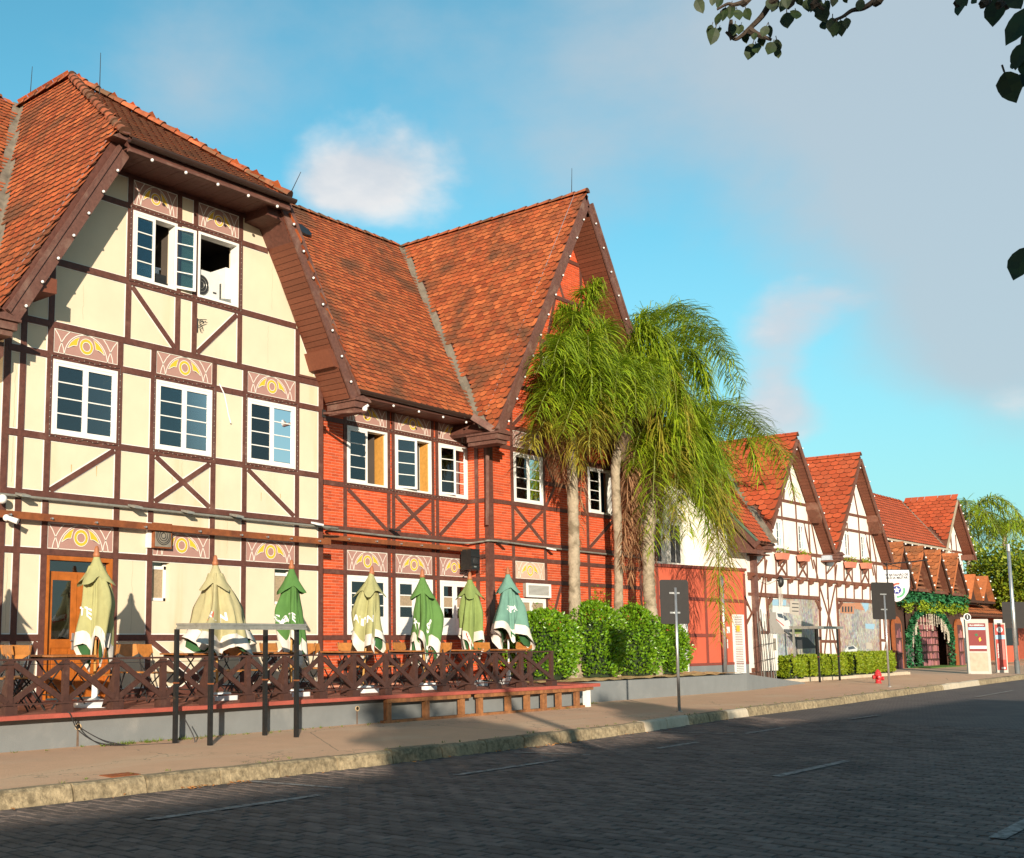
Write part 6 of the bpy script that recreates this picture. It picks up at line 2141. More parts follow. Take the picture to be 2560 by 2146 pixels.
# information panel and totem
RED = mat('info_panel_red', (.20, .030, .028), .45, .04, 4)
c0, c1_ = V((52.15, 14.14, .17)), V((52.80, 13.46, .17))
u = (c1_ - c0).normalized()
w = (c1_ - c0).length
n_ = u.cross(V((0, 0, 1)))
c = (c0 + c1_) / 2
f = thing('map_kiosk', 'silver framed information panel with dark red map and round badge', 'sign', c)
Q = lambda a, z, d=0: c + u * (a * w / 2) + V((0, 0, z)) + n_ * d
H_ = 2.22


def slabq(a0, a1, z0, z1, d0, d1):
    return MB().hexa([Q(a0, z0, d0), Q(a1, z0, d0), Q(a1, z0, d1), Q(a0, z0, d1), Q(a0, z1, d0), Q(a1, z1, d0), Q(a1, z1, d1), Q(a0, z1, d1)])


SILV = mat('pale_silver_frame', (.44, .42, .37), .4, .05, 6, metal=.2)
part('body', slabq(-1, 1, 0, H_, -.08, .02), SILV, f)
part('map_board', slabq(-.80, .72, .92, 2.05, .021, .030), RED, f)
part('photo_strip', slabq(-.78, .70, 1.78, 1.89, .031, .034), COLM['sky'], f)
part('photo_strip', slabq(-.76, .70, 1.02, 1.14, .031, .034), COLM['white'], f)
part('map_patch', MB().face([Q(-.28, 1.60, .036), Q(-.05, 1.64, .036), Q(.02, 1.54, .036), Q(-.15, 1.52, .036)]), GARL, f)
part('map_patch', MB().face([Q(.05, 1.42, .036), Q(.20, 1.50, .036), Q(.28, 1.36, .036), Q(.12, 1.30, .036)]), YELL, f)
part('lower_pane', slabq(-.80, .76, .12, .86, .021, .026), mat('milky_pane', (.40, .34, .25), .3, .15, 6), f)
part('lettering', text_on('VILA GERMÂNICA', .088, Q(-.05, 1.965, .036), u, V((0, 0, 1)), .002, .85), PLASTIC, f)
part('foot', slabq(-.9, .9, -.02, .04, -.10, .06), SILV, f)
bc = Q(-.80, H_ + .08, .04)
part('badge', MB().slab([bc + u * x + V((0, 0, z)) for x, z in arc(0, 0, .15, 0, 360, 24)][:-1], n_ * -.03), PLASTIC, f)
part('badge_disc', MB().face([bc + u * x + V((0, 0, z)) + n_ * .006 for x, z in arc(0, 0, .12, 0, 360, 24)][:-1]), DARKIRON, f)
part('badge_letter', text_on('i', .20, bc + n_ * .012, u, V((0, 0, 1)), .006), PLASTIC, f)
c0, c1_ = V((54.78, 13.74, .17)), V((55.10, 13.40, .17))
u = (c1_ - c0).normalized()
w = (c1_ - c0).length
n_ = u.cross(V((0, 0, 1)))
c = (c0 + c1_) / 2
f = thing('information_totem', 'slim red information totem with white letter i beside the map panel', 'sign', c)
part('body', slabq(-1, 1, .0, 2.08, -.10, .0), SILV, f)
part('red_face', slabq(-.92, .78, .12, 2.02, .001, .008), mat('totem_red', (.42, .055, .040), .45, .05, 4), f)
part('photo_strip', slabq(-.90, .76, 1.40, 1.58, .009, .012), COLM['sky'], f)
part('disc', MB().face([Q(-.08, 1.80, .013) + u * x + V((0, 0, z)) for x, z in arc(0, 0, .125, 0, 360, 20)][:-1]), PLASTIC, f)
part('letter', text_on('i', .19, Q(-.08, 1.80, .018), u, V((0, 0, 1)), .006), mat('totem_red', (.4, .05, .04)), f)
part('lettering', text_on('Parque Vila Germânica', .072, Q(-.60, .92, .014), V((0, 0, 1)), -u, .002, .9), PLASTIC, f)
part('text_block', slabq(-.25, .62, .55, 1.36, .009, .011), mat('faint_print', (.55, .16, .13), .5, .3, 60), f)
part('footer_logo', slabq(-.2, .5, .16, .24, .009, .012), PLASTIC, f)
lx, ly = 54.1, 12.83
f = thing('lamp_post', 'plain grey lamp post at the right edge of the picture', 'lamp post', (lx, ly, .17))
part('pole', MB().tube([(lx, ly, .17), (lx + .02, ly, 2.6), (lx + .02, ly, 5.5)], [.085, .075, .062], 14), GALV, f, True)
part('collar', MB().tube([(lx, ly, 5.2), (lx, ly, 5.5)], .075, 14), GALV, f)
part('foot', MB().tube([(lx, ly, .15), (lx, ly, .7)], .095, 14), mat('dark_grey_base', (.12, .13, .13), .6), f)
f = thing('road_sign', 'dark sign plate behind the lamp post at the right edge', 'sign', (57.5, 13.6, .17), 'road signs seen from behind')
part('plate', MB().slab([V((57.5, 13.6, 2.62)) + V((.72, -.69, 0)) * x + V((0, 0, z)) for x, z in round_rect(1.05, 1.15, .06)], (.004, .004, 0)), SIGNB, f)
part('pole', MB().tube([(57.55, 13.62, .17), (57.55, 13.62, 3.0)], .04, 8), GALV, f)
# low kerb of the hedge bed
mb = MB()
hbd = thing('hedge_bed', 'low pale kerb around the clipped hedges of the white house', 'planter', (43, 15.9, .2))
x = 37.4
while x < 49.5:
    L_ = rg.uniform(.8, 1.3)
    part('edge_stone', MB().box((x, 15.55 + .01 * rg.random(), .12), (min(x + L_, 49.6) - .02, 15.72, .30 + rg.uniform(-.02, .02))), CONCN, hbd)
    x += L_
part('soil', MB().box((37.4, 15.72, .1), (49.6, YF - .05, .27)), gm, hbd)
# ------------------------------------------------------------------ closed parasols on the terrace
VAL = mat('parasol_valance', (.66, .60, .52), .9, .08, 8, (.45, .38, .30), .4, 3)
SPRED = mat('shield_red', (.55, .04, .03), .6, .05, 5)


def parasol(bx, by, tip, col, wid, seed, label, texts=(), open_=1.0, length=1.36, base='box', hem=.17, lobes=4, flare=.12):
    rg = random.Random(seed)
    z0 = DZ
    f = thing('parasol', label, 'parasol', (bx, by, z0), 'closed parasols on the terrace')
    tip = V(tip)
    cloth = mat('parasol_cloth_%d' % seed, col, .88, .10, 7, tuple(c * .72 for c in col), .5, 2.4, .48, .75, .25, 120)
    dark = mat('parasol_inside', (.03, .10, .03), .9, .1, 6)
    ax = (tip - V((bx, by, z0)))
    P = lambda z: V((bx, by, z0)) + ax * ((z - z0) / ax.z)
    part('pole', MB().tube([P(z0 + .05), P(z0 + 1.0), P(tip.z - .1)], .021, 9), POLEW if base != 'white' else PLASTIC, f, True)
    part('finial', MB().lathe([(.052, -.02), (.055, .02), (.040, .05), (.034, .10), (.02, .14), (.002, .15)], tip - V((0, 0, .11)), 12), FINIAL, f, True)
    part('crank_knob', MB().ball(P(z0 + 1.02), .05, 10, 6, (1, 1, 1.5)), FINIAL, f, True)
    ph = [rg.uniform(0, 6.3) for i in range(5)]
    toC = math.atan2(-by, -bx)
    ztop = tip.z - .26
    N, M_ = 60, 26

    def surf(th, s, off=0.0):
        prof = wid * (.42 + .44 * min(1, s * 2.0) ** .8 + flare * s ** 2.0)
        a = (.16 + .36 * s) * min(1, s * 3 + .25)
        r = prof * (1 + a * math.cos(lobes * th + ph[0] + .6 * math.sin(2.2 * s + ph[1])) + a * .50 * math.cos((lobes + 3) * th + ph[2] + 1.5 * s) + .085 * math.sin(13 * th + 4 * s + ph[3]) + .05 * math.sin(21 * th - 6 * s + ph[1]))
        r *= 1 + .20 * math.cos(th - ph[2]) * math.sin(3.6 * s) + .07 * math.sin(2 * th + 7 * s + ph[3])
        r = max(.04, r)
        hemv = hem * 1.7 * (.5 + .5 * math.cos((lobes + 1) * th + ph[0] + .5)) ** 2.2 + .09 * math.sin(2 * th + ph[4])
        z = ztop - s * (length - .26) - hemv * s ** 3
        c = P(z)
        sag = V((math.cos(ph[1]), math.sin(ph[1]), 0)) * (.03 * math.sin(s * 3))
        return c + sag + V((math.cos(th), math.sin(th), 0)) * (r + off)

    def sheet(s0, s1, m):
        mb = MB()
        for i in range(m + 1):
            s = s0 + (s1 - s0) * i / m
            for k in range(N):
                mb.v.append(surf(2 * math.pi * k / N, s))
        for i in range(m):
            for k in range(N):
                k2 = (k + 1) % N
                mb.f.append((i * N + k, (i + 1) * N + k, (i + 1) * N + k2, i * N + k2))
        return mb
    part('canopy', sheet(0, .84, M_), cloth, f, True)
    part('valance', sheet(.84, 1.0, 6), VAL, f, True)
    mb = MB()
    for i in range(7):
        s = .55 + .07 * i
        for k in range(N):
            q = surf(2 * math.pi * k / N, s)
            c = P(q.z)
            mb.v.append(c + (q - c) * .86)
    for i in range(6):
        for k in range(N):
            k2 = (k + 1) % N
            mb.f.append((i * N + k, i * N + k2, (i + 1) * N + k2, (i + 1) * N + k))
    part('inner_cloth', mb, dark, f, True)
    # vent cap: four drooping corners
    cap = MB()
    n = 32
    rows = 7
    for i in range(rows + 1):
        s = i / rows
        for k in range(n):
            th = 2 * math.pi * k / n
            cr_ = abs(math.cos(2 * (th - toC) + ph[4] * .35)) ** 1.3
            r = .035 + (.115 + .15 * cr_ ** 1.8 * s + wid * .10) * s
            z = tip.z - .09 - .34 * s ** .8 - .13 * s * s * cr_ ** 2 + .012 * math.sin(9 * th + ph[0]) * s
            cap.v.append(P(z) + V((math.cos(th), math.sin(th), 0)) * r)
    for i in range(rows):
        for k in range(n):
            k2 = (k + 1) % n
            cap.f.append((i * n + k, (i + 1) * n + k, (i + 1) * n + k2, i * n + k2))
    part('vent_cap', cap, cloth, f, True)
    part('rib_bundle', MB().tube([P(ztop + .06), P(ztop - .25)], .05, 8), FINIAL, f)
    for kind, s_, th_, sc_, m_, size in texts:
        R_ = wid * 1.0
        if kind == 'shield':
            pts = [(-.045, .05), (.045, .05), (.045, -.01), (0, -.06), (-.045, -.01)]
            w_ = [(-.022, .032), (.022, .032), (.026, -.004), (.008, -.012), (.012, -.03), (-.012, -.03), (-.008, -.012), (-.026, -.004)]
            for pl, mm_, of in ((pts, SPRED, .012), (w_, PLASTIC, .016)):
                part('shield_mark', MB().face([surf(toC + th_ + x * size / R_, s_ - z * size / (length - .26), of) for x, z in pl]), mm_, f)
        else:
            tm = text_mb(kind, size, .006, .82)
            tm.v = [surf(toC + th_ + v.x / R_, s_ - v.y / (length - .26), .012) for v in tm.v]
            part('lettering', tm, m_, f)
    if base == 'box':
        part('base', MB().slab([V((bx, by, z0)) + V((x, y, 0)) for x, y in round_rect(.50, .50, .06)], (0, 0, .09)).slab([V((bx, by, z0 + .09)) + V((x, y, 0)) for x, y in round_rect(.34, .34, .05)], (0, 0, .03)), PLASTIC, f)
    else:
        part('base', MB().lathe([(.33, 0), (.33, .03), (.26, .07), (.10, .11), (.05, .13), (.045, .34)], (bx, by, z0), 8), PLASTIC, f)
    return f


OLIVE, TANO, GREEN, LGREEN, TEAL = (.36, .345, .150), (.40, .355, .185), (.078, .185, .042), (.205, .270, .078), (.135, .27, .205)
WTX = mat('white_print', (.80, .78, .75), .8, 0)
GTX = mat('green_print', (.03, .14, .05), .8, 0)
parasol(9.93, 14.27, (9.90, 14.27, 2.95), OLIVE, .235, 1, 'olive closed parasol in front of the wooden double door', (('TE', .60, -1.0, 0, WTX, .17), ('N', .62, 1.05, 0, WTX, .15), ('shield', .90, .45, 0, 0, 1.0)), base='hex', hem=.22, flare=-.16)
parasol(12.36, 14.38, (12.28, 14.38, 2.94), TANO, .27, 2, 'wide pale tan closed parasol behind the tall stand', (('PA  N', .62, -.05, 0, WTX, .16), ('shield', .62, -.42, 0, 0, 1.5)), hem=.13, lobes=5, flare=.75)
parasol(14.0, 14.37, (14.0, 14.37, 2.95), GREEN, .215, 3, 'dark green closed parasol at the right end of the cream house', (('SATE', .63, -.30, 0, WTX, .17),), hem=.22, flare=-.05)
parasol(15.86, 14.42, (16.14, 14.42, 2.94), OLIVE, .215, 4, 'olive closed parasol with leaning pole in front of the first brick window', (('ATEN', .62, -.40, 0, WTX, .16), ('shield', .91, .75, 0, 0, 1.1)), hem=.15)
parasol(17.64, 14.40, (17.60, 14.40, 2.94), (.098, .205, .048), .225, 5, 'mid green closed parasol in front of the second brick window', (('AT', .66, -1.1, 0, WTX, .17), ('SP', .66, .55, 0, WTX, .17), ('SP', .92, .25, 0, GTX, .11)), hem=.26, flare=-.02)
parasol(19.62, 14.75, (19.60, 14.75, 2.98), LGREEN, .215, 6, 'light green closed parasol below the loudspeaker', (('N', .62, -1.15, 0, WTX, .16), ('SP', .91, .15, 0, GTX, .11), ('shield', .90, -.25, 0, 0, 1.0)), hem=.24, flare=.02)
parasol(20.98, 14.78, (21.02, 14.78, 3.15), TEAL, .215, 7, 'faded teal closed parasol beside the first round shrub', (('SPA', .55, .45, 0, WTX, .16), ('N', .91, .35, 0, GTX, .12)), base='white', hem=.20, lobes=3, flare=.85)
parasol(7.55, 14.27, (7.55, 14.27, 2.95), OLIVE, .23, 8, 'olive closed parasol just left of the picture', hem=.18)

# ------------------------------------------------------------------ folding tables and chairs
ch_ = thing('folding_chair', 'x', 'chair', (0, 0, 0), 'folding chairs on the terrace')
for i in range(4):
    part('seat_slat', MB().box((-.19 + i * .097, -.20, .44), (-.19 + i * .097 + .09, .20, .46)), CHAIRW, ch_)
part('backrest', MB().hexa([(.215, -.20, .76), (.24, -.20, .76), (.24, .20, .76), (.215, .20, .76), (.245, -.20, .89), (.27, -.20, .89), (.27, .20, .89), (.245, .20, .89)])
     .slab([(.212, -.20, .76), (.212, .20, .76), (.200, .06, .69), (.200, -.06, .69)], (.02, 0, 0)), CHAIRW, ch_)
for y in (-.185, .185):
    part('leg', MB().tube([(-.24, y, .0), (-.20, y, .06), (.20, y, .60), (.255, y, .90)], .012, 6), DARKIRON, ch_)
    part('leg', MB().tube([(.26, y * .92, .0), (.22, y * .92, .06), (-.20, y * .92, .45)], .012, 6), DARKIRON, ch_)
part('stretcher', MB().tube([(.235, -.18, .10), (.235, .18, .10)], .009, 5), DARKIRON, ch_)
tb_ = thing('folding_table', 'x', 'table', (0, 0, 0), 'folding tables on the terrace')
for i in range(6):
    part('top_slat', MB().box((-.36 + i * .121, -.36, .72), (-.36 + i * .121 + .113, .36, .745)), TABLEW, tb_)
part('apron', MB().box((-.33, -.30, .685), (.33, -.275, .72)).box((-.33, .275, .685), (.33, .30, .72)), DARKIRON, tb_)
for y in (-.27, .27):
    part('leg', MB().tube([(-.30, y, 0), (.28, y, .70)], .014, 6), DARKIRON, tb_)
    part('leg', MB().tube([(.30, y * .93, 0), (-.28, y * .93, .70)], .014, 6), DARKIRON, tb_)
part('stretcher', MB().tube([(-.15, -.27, .18), (-.15, .27, .18)], .010, 5), DARKIRON, tb_)
TSPOT = [(9.45, 14.42, 'folding table under the olive parasol by the door'), (11.95, 14.55, 'folding table under the wide tan parasol'), (13.75, 14.60, 'folding table under the dark green parasol'),
         (15.65, 14.62, 'folding table under the leaning olive parasol'), (17.55, 14.62, 'folding table under the mid green parasol'), (19.15, 14.70, 'folding table under the light green parasol'), (20.55, 14.55, 'folding table under the teal parasol by the railing end')]
first = True
rg = random.Random(3)
for i, (x, y, lab) in enumerate(TSPOT):
    rz = rg.uniform(-.06, .06)
    if first:
        tb_.location = (x, y, DZ)
        tb_.rotation_euler = (0, 0, rz)
        tb_['label'] = lab
    else:
        clone(tb_, (x, y, DZ), rz, lab)
    for j, (dx, sgn, dy) in enumerate(((.62, 0, rg.uniform(-.1, .1)), (-.62, 1, rg.uniform(-.1, .1)))):
        cl_ = 'folding chair %s of the %s' % ('right' if j == 0 else 'left', lab.replace('folding ', ''))
        p, r_ = (x + dx, y + dy, DZ), (math.pi if sgn else 0) + rg.uniform(-.15, .15)
        if first and j == 0:
            ch_.location = p
            ch_.rotation_euler = (0, 0, r_)
            ch_['label'] = cl_
        else:
            clone(ch_, p, r_, cl_)
    first = False
for x, y, rz, lab in ((8.35, 14.05, 0.3, 'pale folding chair at the left edge of the terrace'), (8.75, 14.25, 2.9, 'folding chair with orange back left of the door'), (14.55, 15.3, 1.5, 'folding chair set back against the cream wall'),
                      (18.35, 15.4, 1.6, 'folding chair set back between the green parasols'), (16.6, 15.3, 1.45, 'folding chair set back against the brick wall'), (11.2, 15.1, 1.2, 'folding chair turned towards the street near the door')):
    clone(ch_, (x, y, DZ), rz, lab)
for i, (x, y) in enumerate(((11.5, 13.8), (14.9, 14.0), (17.9, 14.0))):
    pass

# ------------------------------------------------------------------ palms
def bez(p0, ap, p2, n):
    c = ap * 2 - (p0 + p2) * .5
    return [p0 * (1 - t) ** 2 + c * (2 * t * (1 - t)) + p2 * t * t for t in [i / n for i in range(n + 1)]]


def frond(parent, p0, ap, p2, seed, m=None, L=.84, per=165, w=.031, droop=.85, rw=.013):
    rg = random.Random(seed)
    n = 30
    pts = bez(V(p0), V(ap), V(p2), n)
    mb = MB()
    down = V((0, 0, -1))
    for side in (-1, 1):
        for i in range(per):
            t = .16 + .84 * (i + rg.random()) / per
            k = t * n
            a = min(int(k), n - 1)
            b = pts[a].lerp(pts[a + 1], k - a)
            T = (pts[a + 1] - pts[a]).normalized()
            S = T.cross(V((0, 0, 1)))
            if S.length < .15:
                S = V((.7, -.7, 0))
            S.normalize()
            Nn = S.cross(T)
            al = rad(rg.gauss(6, 30))
            d = (S * (side * math.cos(al)) + Nn * math.sin(al) + T * rg.uniform(.2, .9)).normalized()
            ln = L * (math.sin(math.pi * (.13 + .82 * t)) ** .55) * rg.uniform(.6, 1.2)
            g1 = droop * rg.uniform(.4, 1.6)
            q = [b, b + d * ln * .36 + down * ln * .05 * g1, b + d * ln * .68 + down * ln * .25 * g1, b + d * ln * .90 + down * ln * .62 * g1]
            wv = d.cross(down)
            if wv.length < .1:
                wv = S
            wv = (wv.normalized() + Nn * rg.uniform(-.5, .5)).normalized()
            ws = [w * .55, w, w * .7, .0]
            vb = len(mb.v)
            for qq, ww in zip(q, ws):
                mb.v += [qq - wv * ww * .5, qq + wv * ww * .5]
            for j in range(3):
                mb.f.append((vb + 2 * j, vb + 2 * j + 1, vb + 2 * j + 3, vb + 2 * j + 2))
    o = part('frond', mb, m or LEAFP, parent)
    part('midrib', MB().tube(pts, [rw * (1 - .8 * i / n) + .003 for i in range(n + 1)], 5), RACHIS if m is not DEADP else DEADP, o)
    return o


def trunk(parent, pts, rs, name='trunk', m=None):
    sp = smooth_path(pts, 26)
    n = len(sp)
    mb = MB()
    rr = []
    for i in range(n):
        k = i / (n - 1) * (len(rs) - 1)
        a = min(int(k), len(rs) - 2)
        r_ = rs[a] + (rs[a + 1] - rs[a]) * (k - a)
        rr.append(r_ * (1 + .045 * (1 - (i % 3)) + .03 * math.sin(i * .37) + .02 * math.sin(i * 1.1)))
    mb.tube(sp, rr, 16)
    part(name, mb, m or PALMT, parent, True)


def Tc(x, y, Y):
    return at(1280 + x / 2.515, 680 + y / 2.515, Y)


PG = 'palms in front of the brick house'
# palm 1, left
p = thing('palm_tree', 'left palm with pale trunk and yellowing lower fronds', 'palm', (24.75, 15.5, DZ), PG)
trunk(p, [(24.62, 15.45, .5), (24.80, 15.48, 1.0), (24.86, 15.5, 2.2), (24.90, 15.5, 4.2), Tc(375, 1120, 15.5), Tc(390, 985, 15.5)], [.27, .175, .148, .14, .13, .11])
c1 = Tc(430, 930, 15.5)
trunk(p, [Tc(385, 1050, 15.5), c1], [.15, .17], 'leaf_bases', BOOTS)
F1 = [((450, 330), (560, 60), 15.4, 15.0, 0), ((400, 380), (300, 230), 15.6, 15.9, 0), ((300, 520), (150, 640), 15.2, 14.9, 0), ((290, 700), (150, 930), 15.0, 14.6, 0), ((270, 880), (110, 1110), 15.2, 15.0, 1),
      ((470, 640), (560, 1180), 14.9, 14.2, 1), ((560, 560), (660, 820), 15.0, 14.6, 0), ((360, 820), (430, 1230), 14.9, 14.4, 1), ((520, 420), (640, 330), 15.9, 16.2, 0), ((380, 560), (240, 420), 15.3, 15.1, 0),
      ((480, 500), (500, 700), 14.7, 13.9, 0), ((600, 740), (640, 1050), 15.1, 14.6, 1), ((330, 600), (180, 780), 15.6, 15.6, 0), ((500, 250), (430, 130), 15.5, 15.3, 0),
      ((340, 440), (260, 560), 14.8, 14.3, 0), ((420, 760), (320, 1010), 14.7, 14.1, 0), ((500, 760), (480, 1100), 14.6, 13.9, 1), ((560, 680), (580, 980), 14.7, 14.0, 0),
      ((470, 420), (480, 620), 14.8, 14.1, 0), ((420, 300), (360, 420), 15.2, 15.0, 0), ((560, 360), (600, 560), 15.0, 14.6, 0), ((350, 500), (330, 760), 14.7, 14.1, 0), ((520, 560), (560, 800), 14.6, 13.8, 0)]
for i, (a, t_, ya, yt, ye) in enumerate(F1):
    frond(p, c1 + V((0, 0, .1)), Tc(*a, ya), Tc(*t_, yt), 100 + i, LEAFP2 if ye else LEAFP)
frond(p, c1, Tc(300, 1010, 15.2), Tc(330, 1330, 15.3), 140, DEADP, L=.5, droop=1.2)
frond(p, Tc(440, 1200, 15.5), Tc(432, 1420, 15.4), Tc(420, 1720, 15.4), 141, DEADP, L=.28, per=50, droop=1.3)
# palm 2, middle
p = thing('palm_tree', 'middle palm with dark leaf bases and tallest arching fronds', 'palm', (26.7, 15.5, DZ), PG)
trunk(p, [(26.78, 15.5, .5), (26.80, 15.5, .95), (26.95, 15.5, 2.2), (27.05, 15.5, 4.0), Tc(650, 1240, 15.5), Tc(680, 1110, 15.5)], [.23, .145, .118, .112, .12, .16])
c2 = Tc(720, 920, 15.5)
trunk(p, [Tc(668, 1190, 15.5), Tc(690, 1060, 15.5), c2], [.16, .24, .20], 'leaf_bases', BOOTS)
F2 = [((1010, 300), (1470, 700), 15.2, 14.6, 0), ((960, 240), (1330, 420), 15.6, 15.4, 0), ((880, 300), (1150, 300), 15.9, 16.2, 0), ((1080, 480), (1260, 900), 14.9, 14.3, 0), ((960, 600), (1140, 1150), 14.6, 13.9, 1),
      ((880, 480), (1100, 820), 14.8, 14.0, 0), ((620, 520), (460, 760), 15.2, 14.8, 0), ((700, 420), (640, 330), 15.8, 16.1, 0), ((780, 430), (860, 360), 15.3, 15.0, 0), ((860, 760), (980, 1260), 14.8, 14.3, 1),
      ((650, 720), (560, 1060), 14.9, 14.4, 1), ((760, 600), (780, 900), 14.5, 13.6, 0), ((980, 420), (1220, 640), 15.2, 14.9, 0), ((820, 380), (1010, 520), 15.0, 14.5, 0), ((560, 560), (400, 620), 15.6, 15.8, 0),
      ((1060, 360), (1400, 560), 15.4, 15.2, 0), ((900, 680), (1060, 980), 14.6, 13.9, 0), ((740, 700), (700, 1000), 14.6, 13.9, 0), ((1000, 700), (1180, 1060), 14.9, 14.3, 0),
      ((840, 560), (900, 860), 14.4, 13.6, 0), ((940, 520), (1040, 900), 14.6, 13.9, 0), ((680, 560), (640, 880), 14.6, 13.9, 0), ((1100, 560), (1230, 1000), 15.0, 14.6, 0), ((760, 360), (930, 280), 15.5, 15.4, 0), ((1120, 400), (1440, 800), 15.2, 14.9, 0)]
for i, (a, t_, ya, yt, ye) in enumerate(F2):
    frond(p, c2 + V((0, 0, .1)), Tc(*a, ya), Tc(*t_, yt), 200 + i, LEAFP2 if ye else LEAFP)
for i, (a, t_) in enumerate((((760, 1250), (720, 1780)), ((730, 1300), (690, 1850)), ((790, 1260), (770, 1760)), ((800, 1200), (810, 1900)), ((760, 1350), (745, 1980)))):
    frond(p, Tc(740, 1060, 15.45), Tc(*a, 15.3), Tc(*t_, 15.3), 240 + i, DEADP, L=.42, per=110, droop=1.4)
# palm 3, right
p = thing('palm_tree', 'right palm with long fronds drooping in front of the salmon wall', 'palm', (28.0, 15.1, DZ), PG)
trunk(p, [(28.05, 15.1, .5), (28.0, 15.1, .95), at(1630, 1560, 15.1), at(1621, 1450, 15.1), at(1622, 1330, 15.1), at(1634, 1240, 15.1)], [.26, .185, .165, .16, .16, .17])
c3 = at(1648, 1130, 15.15)
trunk(p, [at(1630, 1290, 15.1), at(1638, 1210, 15.12), c3], [.20, .25, .18], 'leaf_bases', BOOTS)
F3 = [((1420, 850), (1790, 1420), 14.7, 14.3, 0), ((1300, 820), (1640, 1130), 15.3, 15.2, 0), ((1180, 900), (1420, 1280), 15.5, 15.6, 0), ((1240, 1420), (1300, 2330), 14.4, 14.1, 1), ((1120, 1150), (1240, 1750), 14.5, 14.0, 0),
      ((1000, 1100), (1040, 1560), 14.5, 13.9, 1), ((900, 1120), (880, 1760), 14.6, 14.2, 0), ((1100, 820), (1250, 1060), 15.0, 14.6, 0), ((830, 980), (760, 1220), 15.2, 15.0, 0), ((960, 860), (1060, 760), 15.8, 16.1, 0),
      ((1050, 1000), (1130, 1380), 14.6, 14.0, 0), ((1340, 900), (1760, 1180), 15.0, 14.8, 0), ((1250, 1080), (1300, 1500), 15.0, 14.8, 0), ((970, 1180), (950, 1700), 14.9, 14.7, 1), ((1280, 1380), (1350, 2200), 14.4, 14.1, 1), ((1080, 1250), (1100, 1660), 14.7, 14.4, 0),
      ((1230, 1220), (1270, 2080), 14.6, 14.3, 0), ((1150, 1060), (1200, 1560), 14.5, 14.0, 0), ((1180, 960), (1330, 1420), 14.7, 14.3, 0), ((1380, 960), (1560, 1330), 14.9, 14.6, 0), ((1040, 1080), (1010, 1680), 14.5, 14.1, 0), ((1290, 1180), (1350, 1780), 14.7, 14.5, 0), ((1000, 960), (1180, 1180), 14.5, 13.9, 0)]
for i, (a, t_, ya, yt, ye) in enumerate(F3):
    frond(p, c3 + V((0, 0, .1)), Tc(*a, ya), Tc(*t_, yt), 300 + i, LEAFP2 if ye else LEAFP)
for i, (a, t_) in enumerate((((860, 1330), (840, 1900)), ((900, 1350), (880, 2000)), ((820, 1300), (800, 1850)))):
    frond(p, c3, Tc(*a, 15.3), Tc(*t_, 15.35), 340 + i, DEADP, L=.42, per=100, droop=1.4)


def leaf_mass(mb, n, shape, size, rg, up=.3):
    """leaf faces over a closed shape; shape(u1, u2, depth) -> point, outward"""
    for i in range(n):
        p, nrm = shape(rg.random(), rg.random(), rg.random())
        d = (nrm + V((rg.gauss(0, .6), rg.gauss(0, .6), rg.gauss(0, .5) + up))).normalized()
        s = size * rg.uniform(.7, 1.35)
        sd = d.cross(V((rg.gauss(0, 1), rg.gauss(0, 1), rg.gauss(0, 1)))).normalized() * s * .30
        mid = p + d * s * .5
        fold = sd.cross(d).normalized() * s * .08
        a, b = p, p + d * s
        mb.v += [a, mid - sd + fold, b, mid + sd + fold]
        k = len(mb.v) - 4
        mb.f += [(k, k + 1, k + 2), (k, k + 2, k + 3)]


